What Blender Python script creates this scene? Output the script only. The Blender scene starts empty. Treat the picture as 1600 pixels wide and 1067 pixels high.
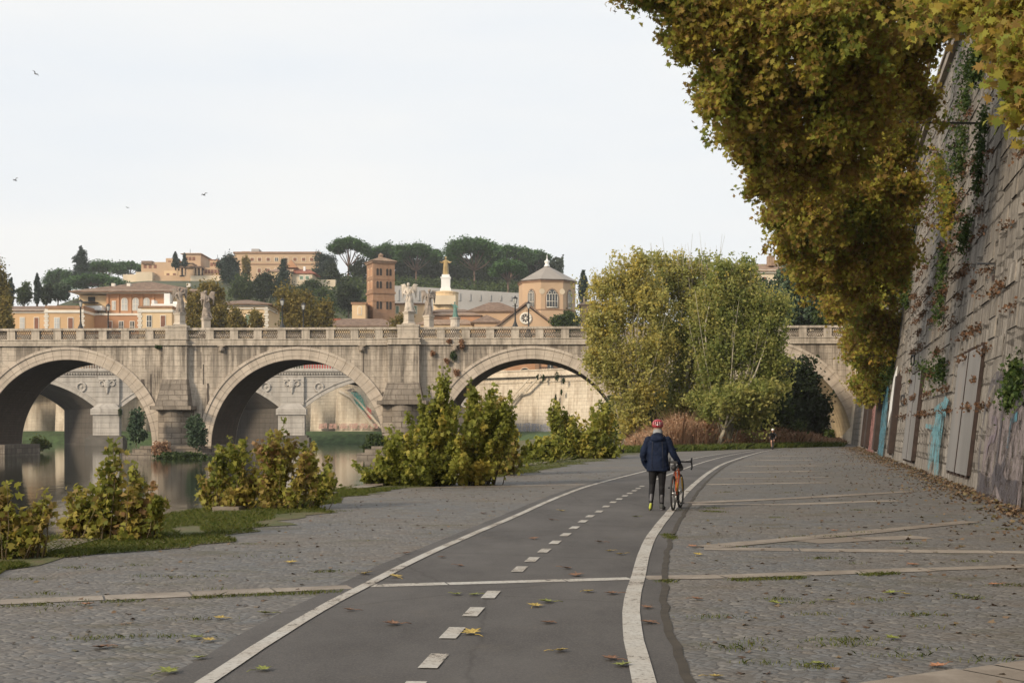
import bpy, bmesh, math, random
import numpy as np
from mathutils import Vector, Matrix, noise as mnoise
R = math.radians
SC = bpy.context.scene
COL = SC.collection
# ------------------------------------------------------------ camera, sky, sun, exposure
F = 2000.0; CH = 1.57; HZ = 671.0
cam = bpy.data.cameras.new('camera'); camo = bpy.data.objects.new('camera', cam); COL.objects.link(camo)
camo.location = (0, 0, CH); camo.rotation_euler = (R(90), 0, 0)
cam.sensor_width = 36; cam.lens = 36*F/1600; cam.shift_y = (HZ-533.5)/1600
cam.clip_start = 0.1; cam.clip_end = 6000
SC.camera = camo
SUN_EL = 25; SUN_DIR = Vector((-0.72, -0.69, math.tan(R(SUN_EL)))).normalized()
w = bpy.data.worlds.new('World'); SC.world = w; w.use_nodes = True
nt = w.node_tree; nt.nodes.clear()
out = nt.nodes.new('ShaderNodeOutputWorld'); bg = nt.nodes.new('ShaderNodeBackground')
sky = nt.nodes.new('ShaderNodeTexSky'); sky.sky_type = 'NISHITA'; sky.sun_disc = False
sky.sun_elevation = R(SUN_EL); sky.sun_rotation = math.atan2(SUN_DIR.x, SUN_DIR.y); sky.dust_density = 3
tc = nt.nodes.new('ShaderNodeTexCoord'); mp = nt.nodes.new('ShaderNodeMapping'); mp.inputs['Scale'].default_value = (1.2, 1.2, 5)
ns = nt.nodes.new('ShaderNodeTexNoise'); ns.inputs['Scale'].default_value = 1.6; ns.inputs['Detail'].default_value = 5
rp = nt.nodes.new('ShaderNodeValToRGB')
rp.color_ramp.elements[0].position = .36; rp.color_ramp.elements[0].color = (7.6, 7.9, 8.2, 1)
rp.color_ramp.elements[1].position = .64; rp.color_ramp.elements[1].color = (8.5, 8.45, 8.25, 1)
mx = nt.nodes.new('ShaderNodeMix'); mx.data_type = 'RGBA'; mx.inputs[0].default_value = .94
nt.links.new(tc.outputs['Generated'], mp.inputs[0]); nt.links.new(mp.outputs[0], ns.inputs['Vector'])
nt.links.new(ns.outputs[0], rp.inputs[0]); nt.links.new(sky.outputs[0], mx.inputs[6]); nt.links.new(rp.outputs[0], mx.inputs[7])
nt.links.new(mx.outputs[2], bg.inputs['Color']); bg.inputs['Strength'].default_value = .1
nt.links.new(bg.outputs[0], out.inputs['Surface'])
sun = bpy.data.lights.new('sun', 'SUN'); suno = bpy.data.objects.new('sun', sun); COL.objects.link(suno)
sun.energy = 3.0; sun.angle = R(12); sun.color = (1, .83, .62)
suno.rotation_euler = SUN_DIR.to_track_quat('Z', 'Y').to_euler()
SC.view_settings.view_transform = 'Standard'; SC.view_settings.look = 'None'
SC.view_settings.exposure = 0.27; SC.view_settings.gamma = 1
SC.cycles.max_bounces = 6; SC.cycles.diffuse_bounces = 4; SC.cycles.transparent_max_bounces = 6

# ------------------------------------------------------------ helpers
def P(px, py, Y): return Vector(((px-800)*Y/F, Y, CH+(HZ-py)*Y/F))
def G(px, py, z=0.0):
    Y = (CH-z)*F/(py-HZ); return Vector(((px-800)*Y/F, Y, z))
def tag(o, label=None, cat=None, group=None, kind=None):
    if label: o['label'] = label
    if cat: o['category'] = cat
    if group: o['group'] = group
    if kind: o['kind'] = kind
    return o
def empty(name, loc, rz=0, label=None, cat=None, group=None):
    o = bpy.data.objects.new(name, None); COL.objects.link(o)
    o.location = loc; o.rotation_euler = (0, 0, rz); o.empty_display_size = .2
    return tag(o, label, cat, group)
def copy_tree(o, parent=None):
    c = o.copy(); COL.objects.link(c); c.parent = parent
    if parent: c.matrix_parent_inverse = o.matrix_parent_inverse
    for ch in list(o.children): copy_tree(ch, c)
    return c
class MB:
    def __init__(s): s.v = []; s.f = []; s.uv = []; s.sm = []
    def face(s, pts, uv=None, sm=False):
        i = len(s.v); s.v.extend([tuple(p) for p in pts]); s.f.append(tuple(range(i, i+len(pts)))); s.uv.append(uv); s.sm.append(sm)
    def box(s, x0, x1, y0, y1, z0, z1):
        p = [(x0,y0,z0),(x1,y0,z0),(x1,y1,z0),(x0,y1,z0),(x0,y0,z1),(x1,y0,z1),(x1,y1,z1),(x0,y1,z1)]
        for q, ax in (((0,1,5,4),0),((1,2,6,5),1),((2,3,7,6),0),((3,0,4,7),1),((4,5,6,7),2),((3,2,1,0),2)):
            pts = [p[k] for k in q]
            uv = [(a[0], a[2]) if ax == 0 else (a[1], a[2]) if ax == 1 else (a[0], a[1]) for a in pts]
            s.face(pts, uv)
        return s
    def hexa(s, lo, hi):
        # lo/hi: four points each, counter clockwise from above
        for k in range(4):
            a, b, c, d = lo[k], lo[(k+1) % 4], hi[(k+1) % 4], hi[k]
            L = math.dist(a[:2], b[:2]); u0 = a[0]+a[1]
            s.face([a, b, c, d], [(u0, a[2]), (u0+L, b[2]), (u0+L, c[2]), (u0, d[2])])
        s.face(hi, [(q[0], q[1]) for q in hi]); s.face(lo[::-1], [(q[0], q[1]) for q in lo[::-1]])
        return s
    def tube(s, pts, rad, n=8, sy=1.0, cap=True, sm=True):
        pts = [Vector(p) for p in pts]
        if not hasattr(rad, '__len__'): rad = [rad]*len(pts)
        rings = []; ref = None; ln = 0
        for i, p in enumerate(pts):
            d = (pts[min(i+1, len(pts)-1)]-pts[max(i-1, 0)])
            d = d.normalized() if d.length > 1e-9 else Vector((0, 0, 1))
            if ref is None: ref = Vector((1, 0, 0)) if abs(d.x) < .8 else Vector((0, 1, 0))
            a = (ref-d*ref.dot(d)).normalized(); b = d.cross(a); ref = a
            rings.append([p+(a*math.cos(2*math.pi*k/n)+b*math.sin(2*math.pi*k/n)*sy)*rad[i] for k in range(n)])
        base = len(s.v)
        for r_ in rings: s.v.extend([tuple(q) for q in r_])
        for i in range(len(rings)-1):
            l2 = ln+(pts[i+1]-pts[i]).length
            for k in range(n):
                k2 = (k+1) % n
                s.f.append((base+i*n+k, base+i*n+k2, base+(i+1)*n+k2, base+(i+1)*n+k)); s.sm.append(sm)
                c = 2*math.pi*rad[i]/n
                s.uv.append([(c*k, ln), (c*(k+1), ln), (c*(k+1), l2), (c*k, l2)])
            ln = l2
        if cap:
            s.f.append(tuple(base+k for k in range(n))[::-1]); s.uv.append(None); s.sm.append(False)
            s.f.append(tuple(base+(len(rings)-1)*n+k for k in range(n))); s.uv.append(None); s.sm.append(False)
        return s
    def capsule(s, a, b, ra, rb, n=12):
        a = Vector(a); b = Vector(b); d = (b-a)
        d = d.normalized() if d.length > 1e-6 else Vector((0, 0, 1))
        pts = []; rr = []
        for t in (-1, -.8, -.45): pts.append(a+d*ra*t); rr.append(ra*math.sqrt(max(0.001, 1-t*t)))
        pts.append(a); rr.append(ra); pts.append(b); rr.append(rb)
        for t in (.45, .8, 1): pts.append(b+d*rb*t); rr.append(rb*math.sqrt(max(0.001, 1-t*t)))
        return s.tube(pts, rr, n)
    def chain(s, pts, rad, n=12):
        for i in range(len(pts)-1): s.capsule(pts[i], pts[i+1], rad[i], rad[i+1], n)
        return s
    def loft(s, rings, sm=True, cap=True):
        n = len(rings[0]); base = len(s.v)
        for r_ in rings: s.v.extend([tuple(q) for q in r_])
        for i in range(len(rings)-1):
            for k in range(n):
                k2 = (k+1) % n
                s.f.append((base+i*n+k, base+i*n+k2, base+(i+1)*n+k2, base+(i+1)*n+k)); s.sm.append(sm)
                s.uv.append([(k*.2, rings[i][k][2]), (k*.2+.2, rings[i][k2][2]), (k*.2+.2, rings[i+1][k2][2]), (k*.2, rings[i+1][k][2])])
        if cap:
            s.f.append(tuple(base+k for k in range(n))[::-1]); s.uv.append(None); s.sm.append(False)
            s.f.append(tuple(base+(len(rings)-1)*n+k for k in range(n))); s.uv.append(None); s.sm.append(False)
        return s
    def lathe(s, c, prof, n=16, sm=True):
        c = Vector(c)
        return s.loft([[c+Vector((r*math.cos(2*math.pi*k/n), r*math.sin(2*math.pi*k/n), z)) for k in range(n)] for r, z in prof], sm)
    def ell(s, c, r, n=14, m=9):
        c = Vector(c)
        if not hasattr(r, '__len__'): r = (r, r, r)
        return s.loft([[c+Vector((r[0]*math.cos(2*math.pi*k/n)*math.sin(t), r[1]*math.sin(2*math.pi*k/n)*math.sin(t), -r[2]*math.cos(t))) for k in range(n)]
                       for t in [math.pi*(.04+.92*i/(m-1)) for i in range(m)]])
    def torus(s, c, R0, r, axis='x', n=32, m=6, a0=0, a1=2*math.pi):
        c = Vector(c); pts = []
        for i in range(n+1):
            t = a0+(a1-a0)*i/n
            o = {'x': (0, math.cos(t), math.sin(t)), 'y': (math.cos(t), 0, math.sin(t)), 'z': (math.cos(t), math.sin(t), 0)}[axis]
            pts.append(c+Vector(o)*R0)
        return s.tube(pts, r, m)
    def prism(s, poly, y0, y1):
        # poly in (x, z), extruded along y
        n = len(poly)
        s.face([(p[0], y0, p[1]) for p in poly], [(p[0], p[1]) for p in poly])
        s.face([(p[0], y1, p[1]) for p in poly][::-1], [(p[0], p[1]) for p in poly][::-1])
        for k in range(n):
            a, b = poly[k], poly[(k+1) % n]
            s.face([(a[0], y0, a[1]), (a[0], y1, a[1]), (b[0], y1, b[1]), (b[0], y0, b[1])], [(y0, a[1]), (y1, a[1]), (y1, b[1]), (y0, b[1])])
        return s
    def build(s, name, m, parent=None, merge=False):
        me = bpy.data.meshes.new(name); me.from_pydata(s.v, [], s.f)
        if any(u is not None for u in s.uv):
            ul = me.uv_layers.new(name='uv'); dat = []
            for f, u in zip(s.f, s.uv):
                if u is None: dat.extend([0.0]*(2*len(f)))
                else:
                    for a in u: dat.extend(a)
            ul.data.foreach_set('uv', dat)
        me.polygons.foreach_set('use_smooth', s.sm)
        if m: me.materials.append(m)
        bm = bmesh.new(); bm.from_mesh(me)
        if merge: bmesh.ops.remove_doubles(bm, verts=bm.verts, dist=1e-4)
        bmesh.ops.recalc_face_normals(bm, faces=bm.faces); bm.to_mesh(me); bm.free()
        o = bpy.data.objects.new(name, me); COL.objects.link(o)
        if parent: o.parent = parent
        return o
def remesh(o, vox, it=2):
    md = o.modifiers.new('remesh', 'REMESH'); md.mode = 'VOXEL'; md.voxel_size = vox; md.use_smooth_shade = True
    if it:
        sm = o.modifiers.new('smooth', 'SMOOTH'); sm.factor = .5; sm.iterations = it
    return o
def catmull(pts, step=.5):
    pts = [Vector(p) for p in pts]; o = []
    for i in range(len(pts)-1):
        a = pts[max(i-1, 0)]; b = pts[i]; c = pts[i+1]; d = pts[min(i+2, len(pts)-1)]
        n = max(1, int((c-b).length/step))
        t1 = (c-a); t2 = (d-b); L = (c-b).length
        t1 = t1.normalized()*L; t2 = t2.normalized()*L
        for k in range(n):
            t = k/n; o.append((2*t**3-3*t*t+1)*b+(t**3-2*t*t+t)*t1+(-2*t**3+3*t*t)*c+(t**3-t*t)*t2)
    o.append(pts[-1]); return o

# ------------------------------------------------------------ materials
def newmat(name):
    m = bpy.data.materials.new(name); m.use_nodes = True; n = m.node_tree.nodes; n.clear()
    o = n.new('ShaderNodeOutputMaterial'); b = n.new('ShaderNodeBsdfPrincipled')
    m.node_tree.links.new(b.outputs[0], o.inputs[0])
    return m, m.node_tree, b, o
def N(nt, t, **k):
    n = nt.nodes.new(t)
    for a, b in k.items():
        if a.startswith('i_'):
            key = a[2:].replace('_', ' ')
            n.inputs[key].default_value = b
        else: setattr(n, a, b)
    return n
def mixc(nt, f, a, b, mode='MIX'):
    m = nt.nodes.new('ShaderNodeMix'); m.data_type = 'RGBA'; m.blend_type = mode
    for s, v in ((0, f), (6, a), (7, b)):
        if hasattr(v, 'links') or hasattr(v, 'node'): nt.links.new(v, m.inputs[s])
        else: m.inputs[s].default_value = v if s == 0 else (*v[:3], 1)
    return m.outputs[2]
def ramp(nt, src, stops):
    r = nt.nodes.new('ShaderNodeValToRGB'); cr = r.color_ramp
    while len(cr.elements) < len(stops): cr.elements.new(.5)
    for e, (p, c) in zip(cr.elements, stops):
        e.position = p; e.color = (c, c, c, 1) if not hasattr(c, '__len__') else (*c[:3], 1)
    nt.links.new(src, r.inputs[0]); return r.outputs[0]
def noise_out(nt, scale, detail=4, vec=None, sc=None, rough=.55):
    n = nt.nodes.new('ShaderNodeTexNoise'); n.inputs['Scale'].default_value = scale; n.inputs['Detail'].default_value = detail
    n.inputs['Roughness'].default_value = rough
    if vec is not None:
        if sc:
            mp = nt.nodes.new('ShaderNodeMapping'); mp.inputs['Scale'].default_value = sc
            nt.links.new(vec, mp.inputs[0]); vec = mp.outputs[0]
        nt.links.new(vec, n.inputs['Vector'])
    return n.outputs[0]
def bump(nt, b, h, strength=.4, dist=.02, prev=None):
    n = nt.nodes.new('ShaderNodeBump'); n.inputs['Strength'].default_value = strength; n.inputs['Distance'].default_value = dist
    nt.links.new(h, n.inputs['Height'])
    if prev: nt.links.new(prev, n.inputs['Normal'])
    if b: nt.links.new(n.outputs[0], b.inputs['Normal'])
    return n.outputs[0]
def objc(nt): return nt.nodes.new('ShaderNodeTexCoord').outputs['Object']
def uvc(nt): return nt.nodes.new('ShaderNodeTexCoord').outputs['UV']
def simple(name, col, rough=.7, var=.25, scale=3, metal=0, bmp=.15, spec=.5):
    m, nt, b, o = newmat(name); v = objc(nt)
    n1 = noise_out(nt, scale, 5, v)
    dark = tuple(c*(1-var) for c in col); lite = tuple(min(1, c*(1+var)) for c in col)
    nt.links.new(ramp(nt, n1, [(.3, dark), (.7, lite)]), b.inputs['Base Color'])
    b.inputs['Roughness'].default_value = rough; b.inputs['Metallic'].default_value = metal
    b.inputs['Specular IOR Level'].default_value = spec
    if bmp: bump(nt, b, noise_out(nt, scale*8, 3, v), bmp, .01)
    return m
def stone(name, c1, c2, mortar, bw, bh, ms=.012, stain=.5, staincol=(.06, .05, .04), bstr=.5, sscale=.5, blot=.3, drip=None):
    m, nt, b, o = newmat(name); uv = uvc(nt)
    br = nt.nodes.new('ShaderNodeTexBrick'); nt.links.new(uv, br.inputs['Vector'])
    br.inputs['Scale'].default_value = 1; br.inputs['Brick Width'].default_value = bw; br.inputs['Row Height'].default_value = bh
    br.inputs['Mortar Size'].default_value = ms; br.inputs['Mortar Smooth'].default_value = .3; br.inputs['Bias'].default_value = 0
    br.inputs['Color1'].default_value = (*c1, 1); br.inputs['Color2'].default_value = (*c2, 1); br.inputs['Mortar'].default_value = (*mortar, 1)
    big = noise_out(nt, .25, 5, uv)
    c = mixc(nt, ramp(nt, big, [(.35, 0), (.7, .45)]), br.outputs[0], tuple(x*.62 for x in c2))
    # vertical run-off stains
    st = noise_out(nt, sscale, 6, uv, (2.2, .16, 1), .65)
    st2 = noise_out(nt, .35, 4, uv, (1, 1, 1))
    ms_ = nt.nodes.new('ShaderNodeMath'); ms_.operation = 'MULTIPLY'
    nt.links.new(ramp(nt, st, [(.46, 0), (.62, 1)]), ms_.inputs[0]); nt.links.new(ramp(nt, st2, [(.36, .2), (.56, stain)]), ms_.inputs[1])
    c = mixc(nt, ms_.outputs[0], c, staincol)
    fl = noise_out(nt, 1.6, 8, uv, None, .7)
    fac = nt.nodes.new('ShaderNodeMath'); fac.operation = 'MULTIPLY'; fac.inputs[1].default_value = blot
    nt.links.new(ramp(nt, fl, [(.5, 0), (.62, 1)]), fac.inputs[0])
    c = mixc(nt, fac.outputs[0], c, tuple(x*.5 for x in c1))
    if drip:    # dirt washed down from under the cornice: long tongues of uneven length
        sp = nt.nodes.new('ShaderNodeSeparateXYZ'); nt.links.new(uv, sp.inputs[0])
        mr = nt.nodes.new('ShaderNodeMapRange'); mr.inputs['From Min'].default_value = drip[0]-drip[1]; mr.inputs['From Max'].default_value = drip[0]; nt.links.new(sp.outputs[1], mr.inputs[0])
        tg = noise_out(nt, 1.0, 6, uv, (1.1, .05, 1), .7); ad = nt.nodes.new('ShaderNodeMath'); ad.operation = 'MULTIPLY'
        nt.links.new(ramp(nt, tg, [(.4, 0), (.66, 1)]), ad.inputs[0]); nt.links.new(mr.outputs[0], ad.inputs[1])
        c = mixc(nt, ramp(nt, ad.outputs[0], [(.1, 0), (.5, .75)]), c, staincol)
        lo = nt.nodes.new('ShaderNodeMapRange'); lo.inputs['From Min'].default_value = 3.2; lo.inputs['From Max'].default_value = -.5; nt.links.new(sp.outputs[1], lo.inputs[0])
        m2 = nt.nodes.new('ShaderNodeMath'); m2.operation = 'MULTIPLY'; nt.links.new(lo.outputs[0], m2.inputs[0]); nt.links.new(ramp(nt, fl, [(.35, .3), (.6, 1)]), m2.inputs[1]); c = mixc(nt, m2.outputs[0], c, (.17, .145, .11))
    nt.links.new(c, b.inputs['Base Color']); b.inputs['Roughness'].default_value = .88; b.inputs['Specular IOR Level'].default_value = .25
    n1 = bump(nt, None, noise_out(nt, 3, 8, uv, None, .7), bstr, .08)
    inv = nt.nodes.new('ShaderNodeMath'); inv.operation = 'SUBTRACT'; inv.inputs[0].default_value = 1; nt.links.new(br.outputs['Fac'], inv.inputs[1])
    bump(nt, b, inv.outputs[0], .8, .06, n1)
    return m
def leafmat(name, cols, trans=.35, gloss=.25):
    m, nt, b, o = newmat(name)
    at = nt.nodes.new('ShaderNodeAttribute'); at.attribute_name = 'tone'
    k = len(cols)
    c = ramp(nt, at.outputs['Fac'], [(i/(k-1), cc) for i, cc in enumerate(cols)])
    nt.links.new(c, b.inputs['Base Color']); b.inputs['Roughness'].default_value = .6; b.inputs['Specular IOR Level'].default_value = gloss
    tr = nt.nodes.new('ShaderNodeBsdfTranslucent'); nt.links.new(c, tr.inputs[0])
    ms_ = nt.nodes.new('ShaderNodeMixShader'); ms_.inputs[0].default_value = trans
    nt.links.new(b.outputs[0], ms_.inputs[1]); nt.links.new(tr.outputs[0], ms_.inputs[2]); nt.links.new(ms_.outputs[0], o.inputs[0])
    return m

M = {}
M['traver'] = stone('travertine', (.58, .505, .415), (.51, .44, .36), (.33, .28, .22), 1.9, .62, .012, 1.0, (.10, .085, .07), .5, .55, .7, (13.0, 9.0))
M['ring'] = stone('arch_stone', (.56, .485, .40), (.5, .43, .355), (.26, .215, .17), .95, 3.0, .02, .3, (.12, .1, .08), .4, .5, .3)
M['cornice'] = stone('cornice_stone', (.56, .49, .405), (.48, .42, .345), (.3, .25, .2), 2.4, 1.4, .015, .6, (.09, .078, .062), .5, .9, .65)
M['oldblock'] = stone('weathered_pier_stone', (.32, .275, .225), (.2, .17, .14), (.1, .08, .06), 1.4, .6, .03, .6, (.07, .058, .045), .9, .8, .8)
M['soffit'] = stone('shaded_soffit_brick', (.12, .09, .068), (.095, .072, .055), (.07, .058, .046), .8, .3, .01, .4, (.05, .04, .03), .4)  # brick colour darkened to carry the shade under the arches
M['bank_wall'] = stone('pale_bank_stone', (.70, .62, .50), (.62, .54, .43), (.42, .36, .28), 1.4, .7, .012, .55, (.26, .19, .13), .5, .5, .25)
M['bridge2'] = stone('white_stone', (.50, .465, .42), (.46, .43, .39), (.27, .25, .22), 6, .95, .03, .4, (.14, .125, .11), .3, .5, .25)
M['soffit2'] = stone('shaded_vault_stone', (.13, .115, .1), (.11, .1, .088), (.07, .06, .05), 6, .95, .03, .5, (.05, .045, .04), .3)  # dark copy of the far bridge stone, vault shade put into the colour
M['quaywall'] = stone('quay_wall_stone', (.37, .338, .298), (.265, .24, .21), (.08, .068, .055), 1.05, .55, .03, 1.0, (.11, .095, .08), 1.2, 1.3, .9)
M['ochre'] = simple('ochre_plaster', (.58, .385, .21), .9, .12, .15, bmp=0)
M['cream'] = simple('cream_plaster', (.64, .48, .29), .9, .1, .15, bmp=0)
M['paleplaster'] = simple('pale_plaster', (.62, .52, .38), .9, .12, .12, bmp=0)
M['brickor'] = simple('orange_brick', (.44, .24, .135), .9, .12, .3, bmp=0)
M['brickbr'] = stone('tower_brick', (.41, .25, .155), (.35, .21, .13), (.3, .22, .16), .9, .3, .02, .3, (.2, .1, .06), .2)
M['hillbrick'] = simple('hill_brick', (.5, .35, .225), .9, .12, .12, bmp=0)
M['white'] = simple('white_trim', (.68, .64, .56), .8, .08, .5, bmp=0)
M['whitepaint'] = simple('white_paint', (.75, .75, .73), .6, .08, .5, bmp=0)
M['shutter'] = simple('brown_shutter', (.2, .085, .05), .7, .15, 1, bmp=0)
M['gshutter'] = simple('green_shutter', (.16, .24, .17), .7, .15, 1, bmp=0)
M['glass'] = simple('window_glass', (.05, .055, .06), .15, .2, 1, bmp=0)
M['dark'] = simple('dark_opening', (.03, .025, .022), .9, .2, 1, bmp=0)
M['greywall'] = simple('grey_render', (.36, .35, .34), .9, .12, .1, bmp=0)
M['lead'] = simple('lead_roof', (.27, .24, .21), .6, .1, .4, bmp=0)
def tile_mat(name, a, b_):
    m, nt, b, o = newmat(name); v = objc(nt)
    wv = N(nt, 'ShaderNodeTexWave', wave_type='BANDS', bands_direction='X'); wv.inputs['Scale'].default_value = 1.1; wv.inputs['Distortion'].default_value = .4
    nt.links.new(v, wv.inputs['Vector'])
    n1 = noise_out(nt, .9, 8, v, None, .8)
    c = ramp(nt, n1, [(.38, tuple(x*.7 for x in a)), (.5, a), (.62, b_)])
    c = mixc(nt, ramp(nt, wv.outputs[0], [(.2, .3), (.6, 0)]), c, tuple(x*.5 for x in a))
    nt.links.new(c, b.inputs['Base Color']); b.inputs['Roughness'].default_value = .9
    bump(nt, b, wv.outputs[0], .6, .1); return m
M['tile'] = tile_mat('roof_tile', (.2, .13, .09), (.32, .225, .16))
M['tilered'] = tile_mat('red_roof_tile', (.3, .1, .06), (.4, .18, .11))
M['tilepale'] = tile_mat('pale_roof_tile', (.3, .2, .135), (.42, .3, .21))
M['iron'] = simple('dark_iron', (.035, .035, .035), .5, .2, 4, metal=.4)
M['bronze'] = simple('green_bronze', (.1, .2, .17), .7, .3, 2)
M['gold'] = simple('gilt_bronze', (.34, .24, .1), .5, .3, .6, metal=.3)
M['lampglass'] = simple('lamp_glass', (.55, .55, .52), .2, .05, 2, bmp=0)
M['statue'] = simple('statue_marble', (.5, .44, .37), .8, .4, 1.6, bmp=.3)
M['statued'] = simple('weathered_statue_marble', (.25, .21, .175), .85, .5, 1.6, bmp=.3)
M['bark'] = simple('bark', (.12, .095, .07), .95, .35, 2, bmp=.5)
M['palebark'] = simple('pale_bark', (.36, .33, .26), .9, .3, 1, bmp=.3)
M['pinebark'] = simple('pine_bark', (.2, .13, .1), .95, .3, 1, bmp=.5)
M['stem'] = simple('stem', (.13, .1, .055), .9, .3, 5, bmp=.2)
# leaves, dark to light
M['l_plane'] = leafmat('plane_leaves', [(.11, .135, .028), (.18, .215, .038), (.29, .32, .055), (.39, .38, .065), (.27, .18, .06), (.36, .235, .065), (.49, .42, .07), (.33, .34, .055), (.5, .26, .07)], .55)
M['l_plane_far'] = leafmat('far_plane_leaves', [(.09, .085, .02), (.17, .14, .03), (.22, .17, .04), (.26, .18, .05)], .3)
M['l_shrub'] = leafmat('shrub_leaves', [(.15, .17, .035), (.26, .27, .05), (.36, .34, .07), (.29, .21, .08), (.46, .39, .08), (.34, .21, .1)], .45)
M['l_shrubg'] = leafmat('green_shrub_leaves', [(.15, .165, .035), (.23, .255, .045), (.31, .32, .06), (.4, .37, .08), (.48, .38, .08)], .45)
M['l_poplar'] = leafmat('poplar_leaves', [(.12, .16, .045), (.24, .28, .075), (.38, .38, .12), (.52, .46, .15), (.66, .50, .08)], .5)
M['l_green'] = leafmat('green_leaves', [(.028, .045, .015), (.05, .08, .02), (.085, .115, .028)], .3)
M['l_dark'] = leafmat('dark_leaves', [(.012, .022, .008), (.025, .04, .013), (.04, .055, .02)], .2)
M['l_pine'] = leafmat('pine_needles', [(.03, .07, .02), (.06, .13, .035), (.10, .18, .05)], .15)
M['l_conifer'] = leafmat('conifer_needles', [(.016, .032, .024), (.03, .052, .035), (.045, .075, .045)], .15)
M['l_teal'] = leafmat('grey_green_leaves', [(.04, .07, .04), (.07, .11, .06), (.11, .15, .08)], .25)
M['l_dry'] = leafmat('dry_stems', [(.2, .1, .055), (.34, .19, .11), (.42, .28, .18), (.46, .37, .25)], .3)
M['l_grass'] = leafmat('grass_blades', [(.05, .08, .015), (.09, .125, .02), (.15, .15, .035), (.2, .17, .06)], .3)
M['l_litter'] = leafmat('leaf_litter', [(.07, .042, .026), (.13, .08, .045), (.19, .13, .08), (.14, .12, .05)], .1)
M['l_ivy'] = leafmat('ivy_leaves', [(.02, .04, .012), (.045, .08, .018), (.08, .11, .025)], .25)

# ------------------------------------------------------------ foliage
MAPLE = np.array([(0, -.55), (.18, -.2), (.62, -.35), (.45, 0), (.95, .2), (.48, .3), (.38, .62), (.2, .5), (0, 1.05), (-.2, .5), (-.38, .62), (-.48, .3), (-.95, .2), (-.45, 0), (-.62, -.35), (-.18, -.2)])*.62
STAR = np.array([(0, -.5), (.6, -.3), (.4, .1), (.85, .35), (.25, .45), (0, 1.0), (-.25, .45), (-.85, .35), (-.4, .1), (-.6, -.3)])*.62
OVAL = np.array([(0, -.6), (.36, -.05), (.2, .45), (0, .7), (-.2, .45), (-.36, -.05)])
DIAM = np.array([(0, -.6), (.4, 0), (0, .7), (-.4, 0)])
TRI = np.array([(-.45, -.4), (.45, -.35), (.05, .65)])
def leafmesh(name, C, size, tone, shape, mat_, parent, rng, up=.35, droop=.0, aspect=1.0):
    n = len(C); k = len(shape)
    nrm = rng.normal(size=(n, 3)); nrm[:, 2] += up*2; nrm /= np.linalg.norm(nrm, axis=1)[:, None]
    t = rng.normal(size=(n, 3)); t[:, 2] -= droop
    t -= nrm*(t*nrm).sum(1)[:, None]; t /= np.linalg.norm(t, axis=1)[:, None]
    b = np.cross(nrm, t)
    s = (size*(rng.uniform(.6, 1.25, n)))[:, None, None] if np.isscalar(size) else size[:, None, None]
    pts = C[:, None, :]+s*(shape[None, :, 0:1]*b[:, None, :]*aspect+shape[None, :, 1:2]*t[:, None, :]-(np.abs(shape[None, :, 0:1])*.35)*nrm[:, None, :])
    me = bpy.data.meshes.new(name); me.vertices.add(n*k); me.vertices.foreach_set('co', pts.astype(np.float32).ravel())
    me.loops.add(n*k); me.loops.foreach_set('vertex_index', np.arange(n*k, dtype=np.int32))
    me.polygons.add(n); me.polygons.foreach_set('loop_start', np.arange(0, n*k, k, dtype=np.int32))
    me.update(calc_edges=True); me.validate()
    a = me.attributes.new('tone', 'FLOAT', 'FACE'); a.data.foreach_set('value', np.clip(tone, 0, 1).astype(np.float32))
    me.materials.append(mat_)
    o = bpy.data.objects.new(name, me); COL.objects.link(o)
    if parent: o.parent = parent
    return o
def crown_pts(blobs, n, rng, sub=16, subr=.34, shell=.5, flat=1.0):
    """blobs: (center, (rx,ry,rz)); returns points and a tone seed"""
    wts = np.array([(b[1][0]*b[1][1]*b[1][2])**(2/3) for b in blobs]); wts /= wts.sum()
    P_, T_ = [], []
    for (c, r), wt in zip(blobs, wts):
        m = max(8, int(n*wt)); ns_ = sub
        d = rng.normal(size=(ns_, 3)); d /= np.linalg.norm(d, axis=1)[:, None]
        rad = shell+(1-shell)*rng.uniform(0, 1, ns_)**.6
        sc = np.array(c)[None]+d*rad[:, None]*np.array(r)[None]*(1-subr*.45)
        sr = subr*rng.uniform(.6, 1.3, ns_)
        tn = rng.uniform(0, 1, ns_)
        idx = rng.integers(0, ns_, m)
        g = rng.normal(size=(m, 3))*.52; g[:, 2] *= flat
        L = np.linalg.norm(g, axis=1); far = L > 1.35; g[far] *= (1.35/L[far])[:, None]
        pts = sc[idx]+g*sr[idx][:, None]*np.array(r)[None]
        P_.append(pts); T_.append(tn[idx])
    return np.concatenate(P_), np.concatenate(T_)
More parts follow.
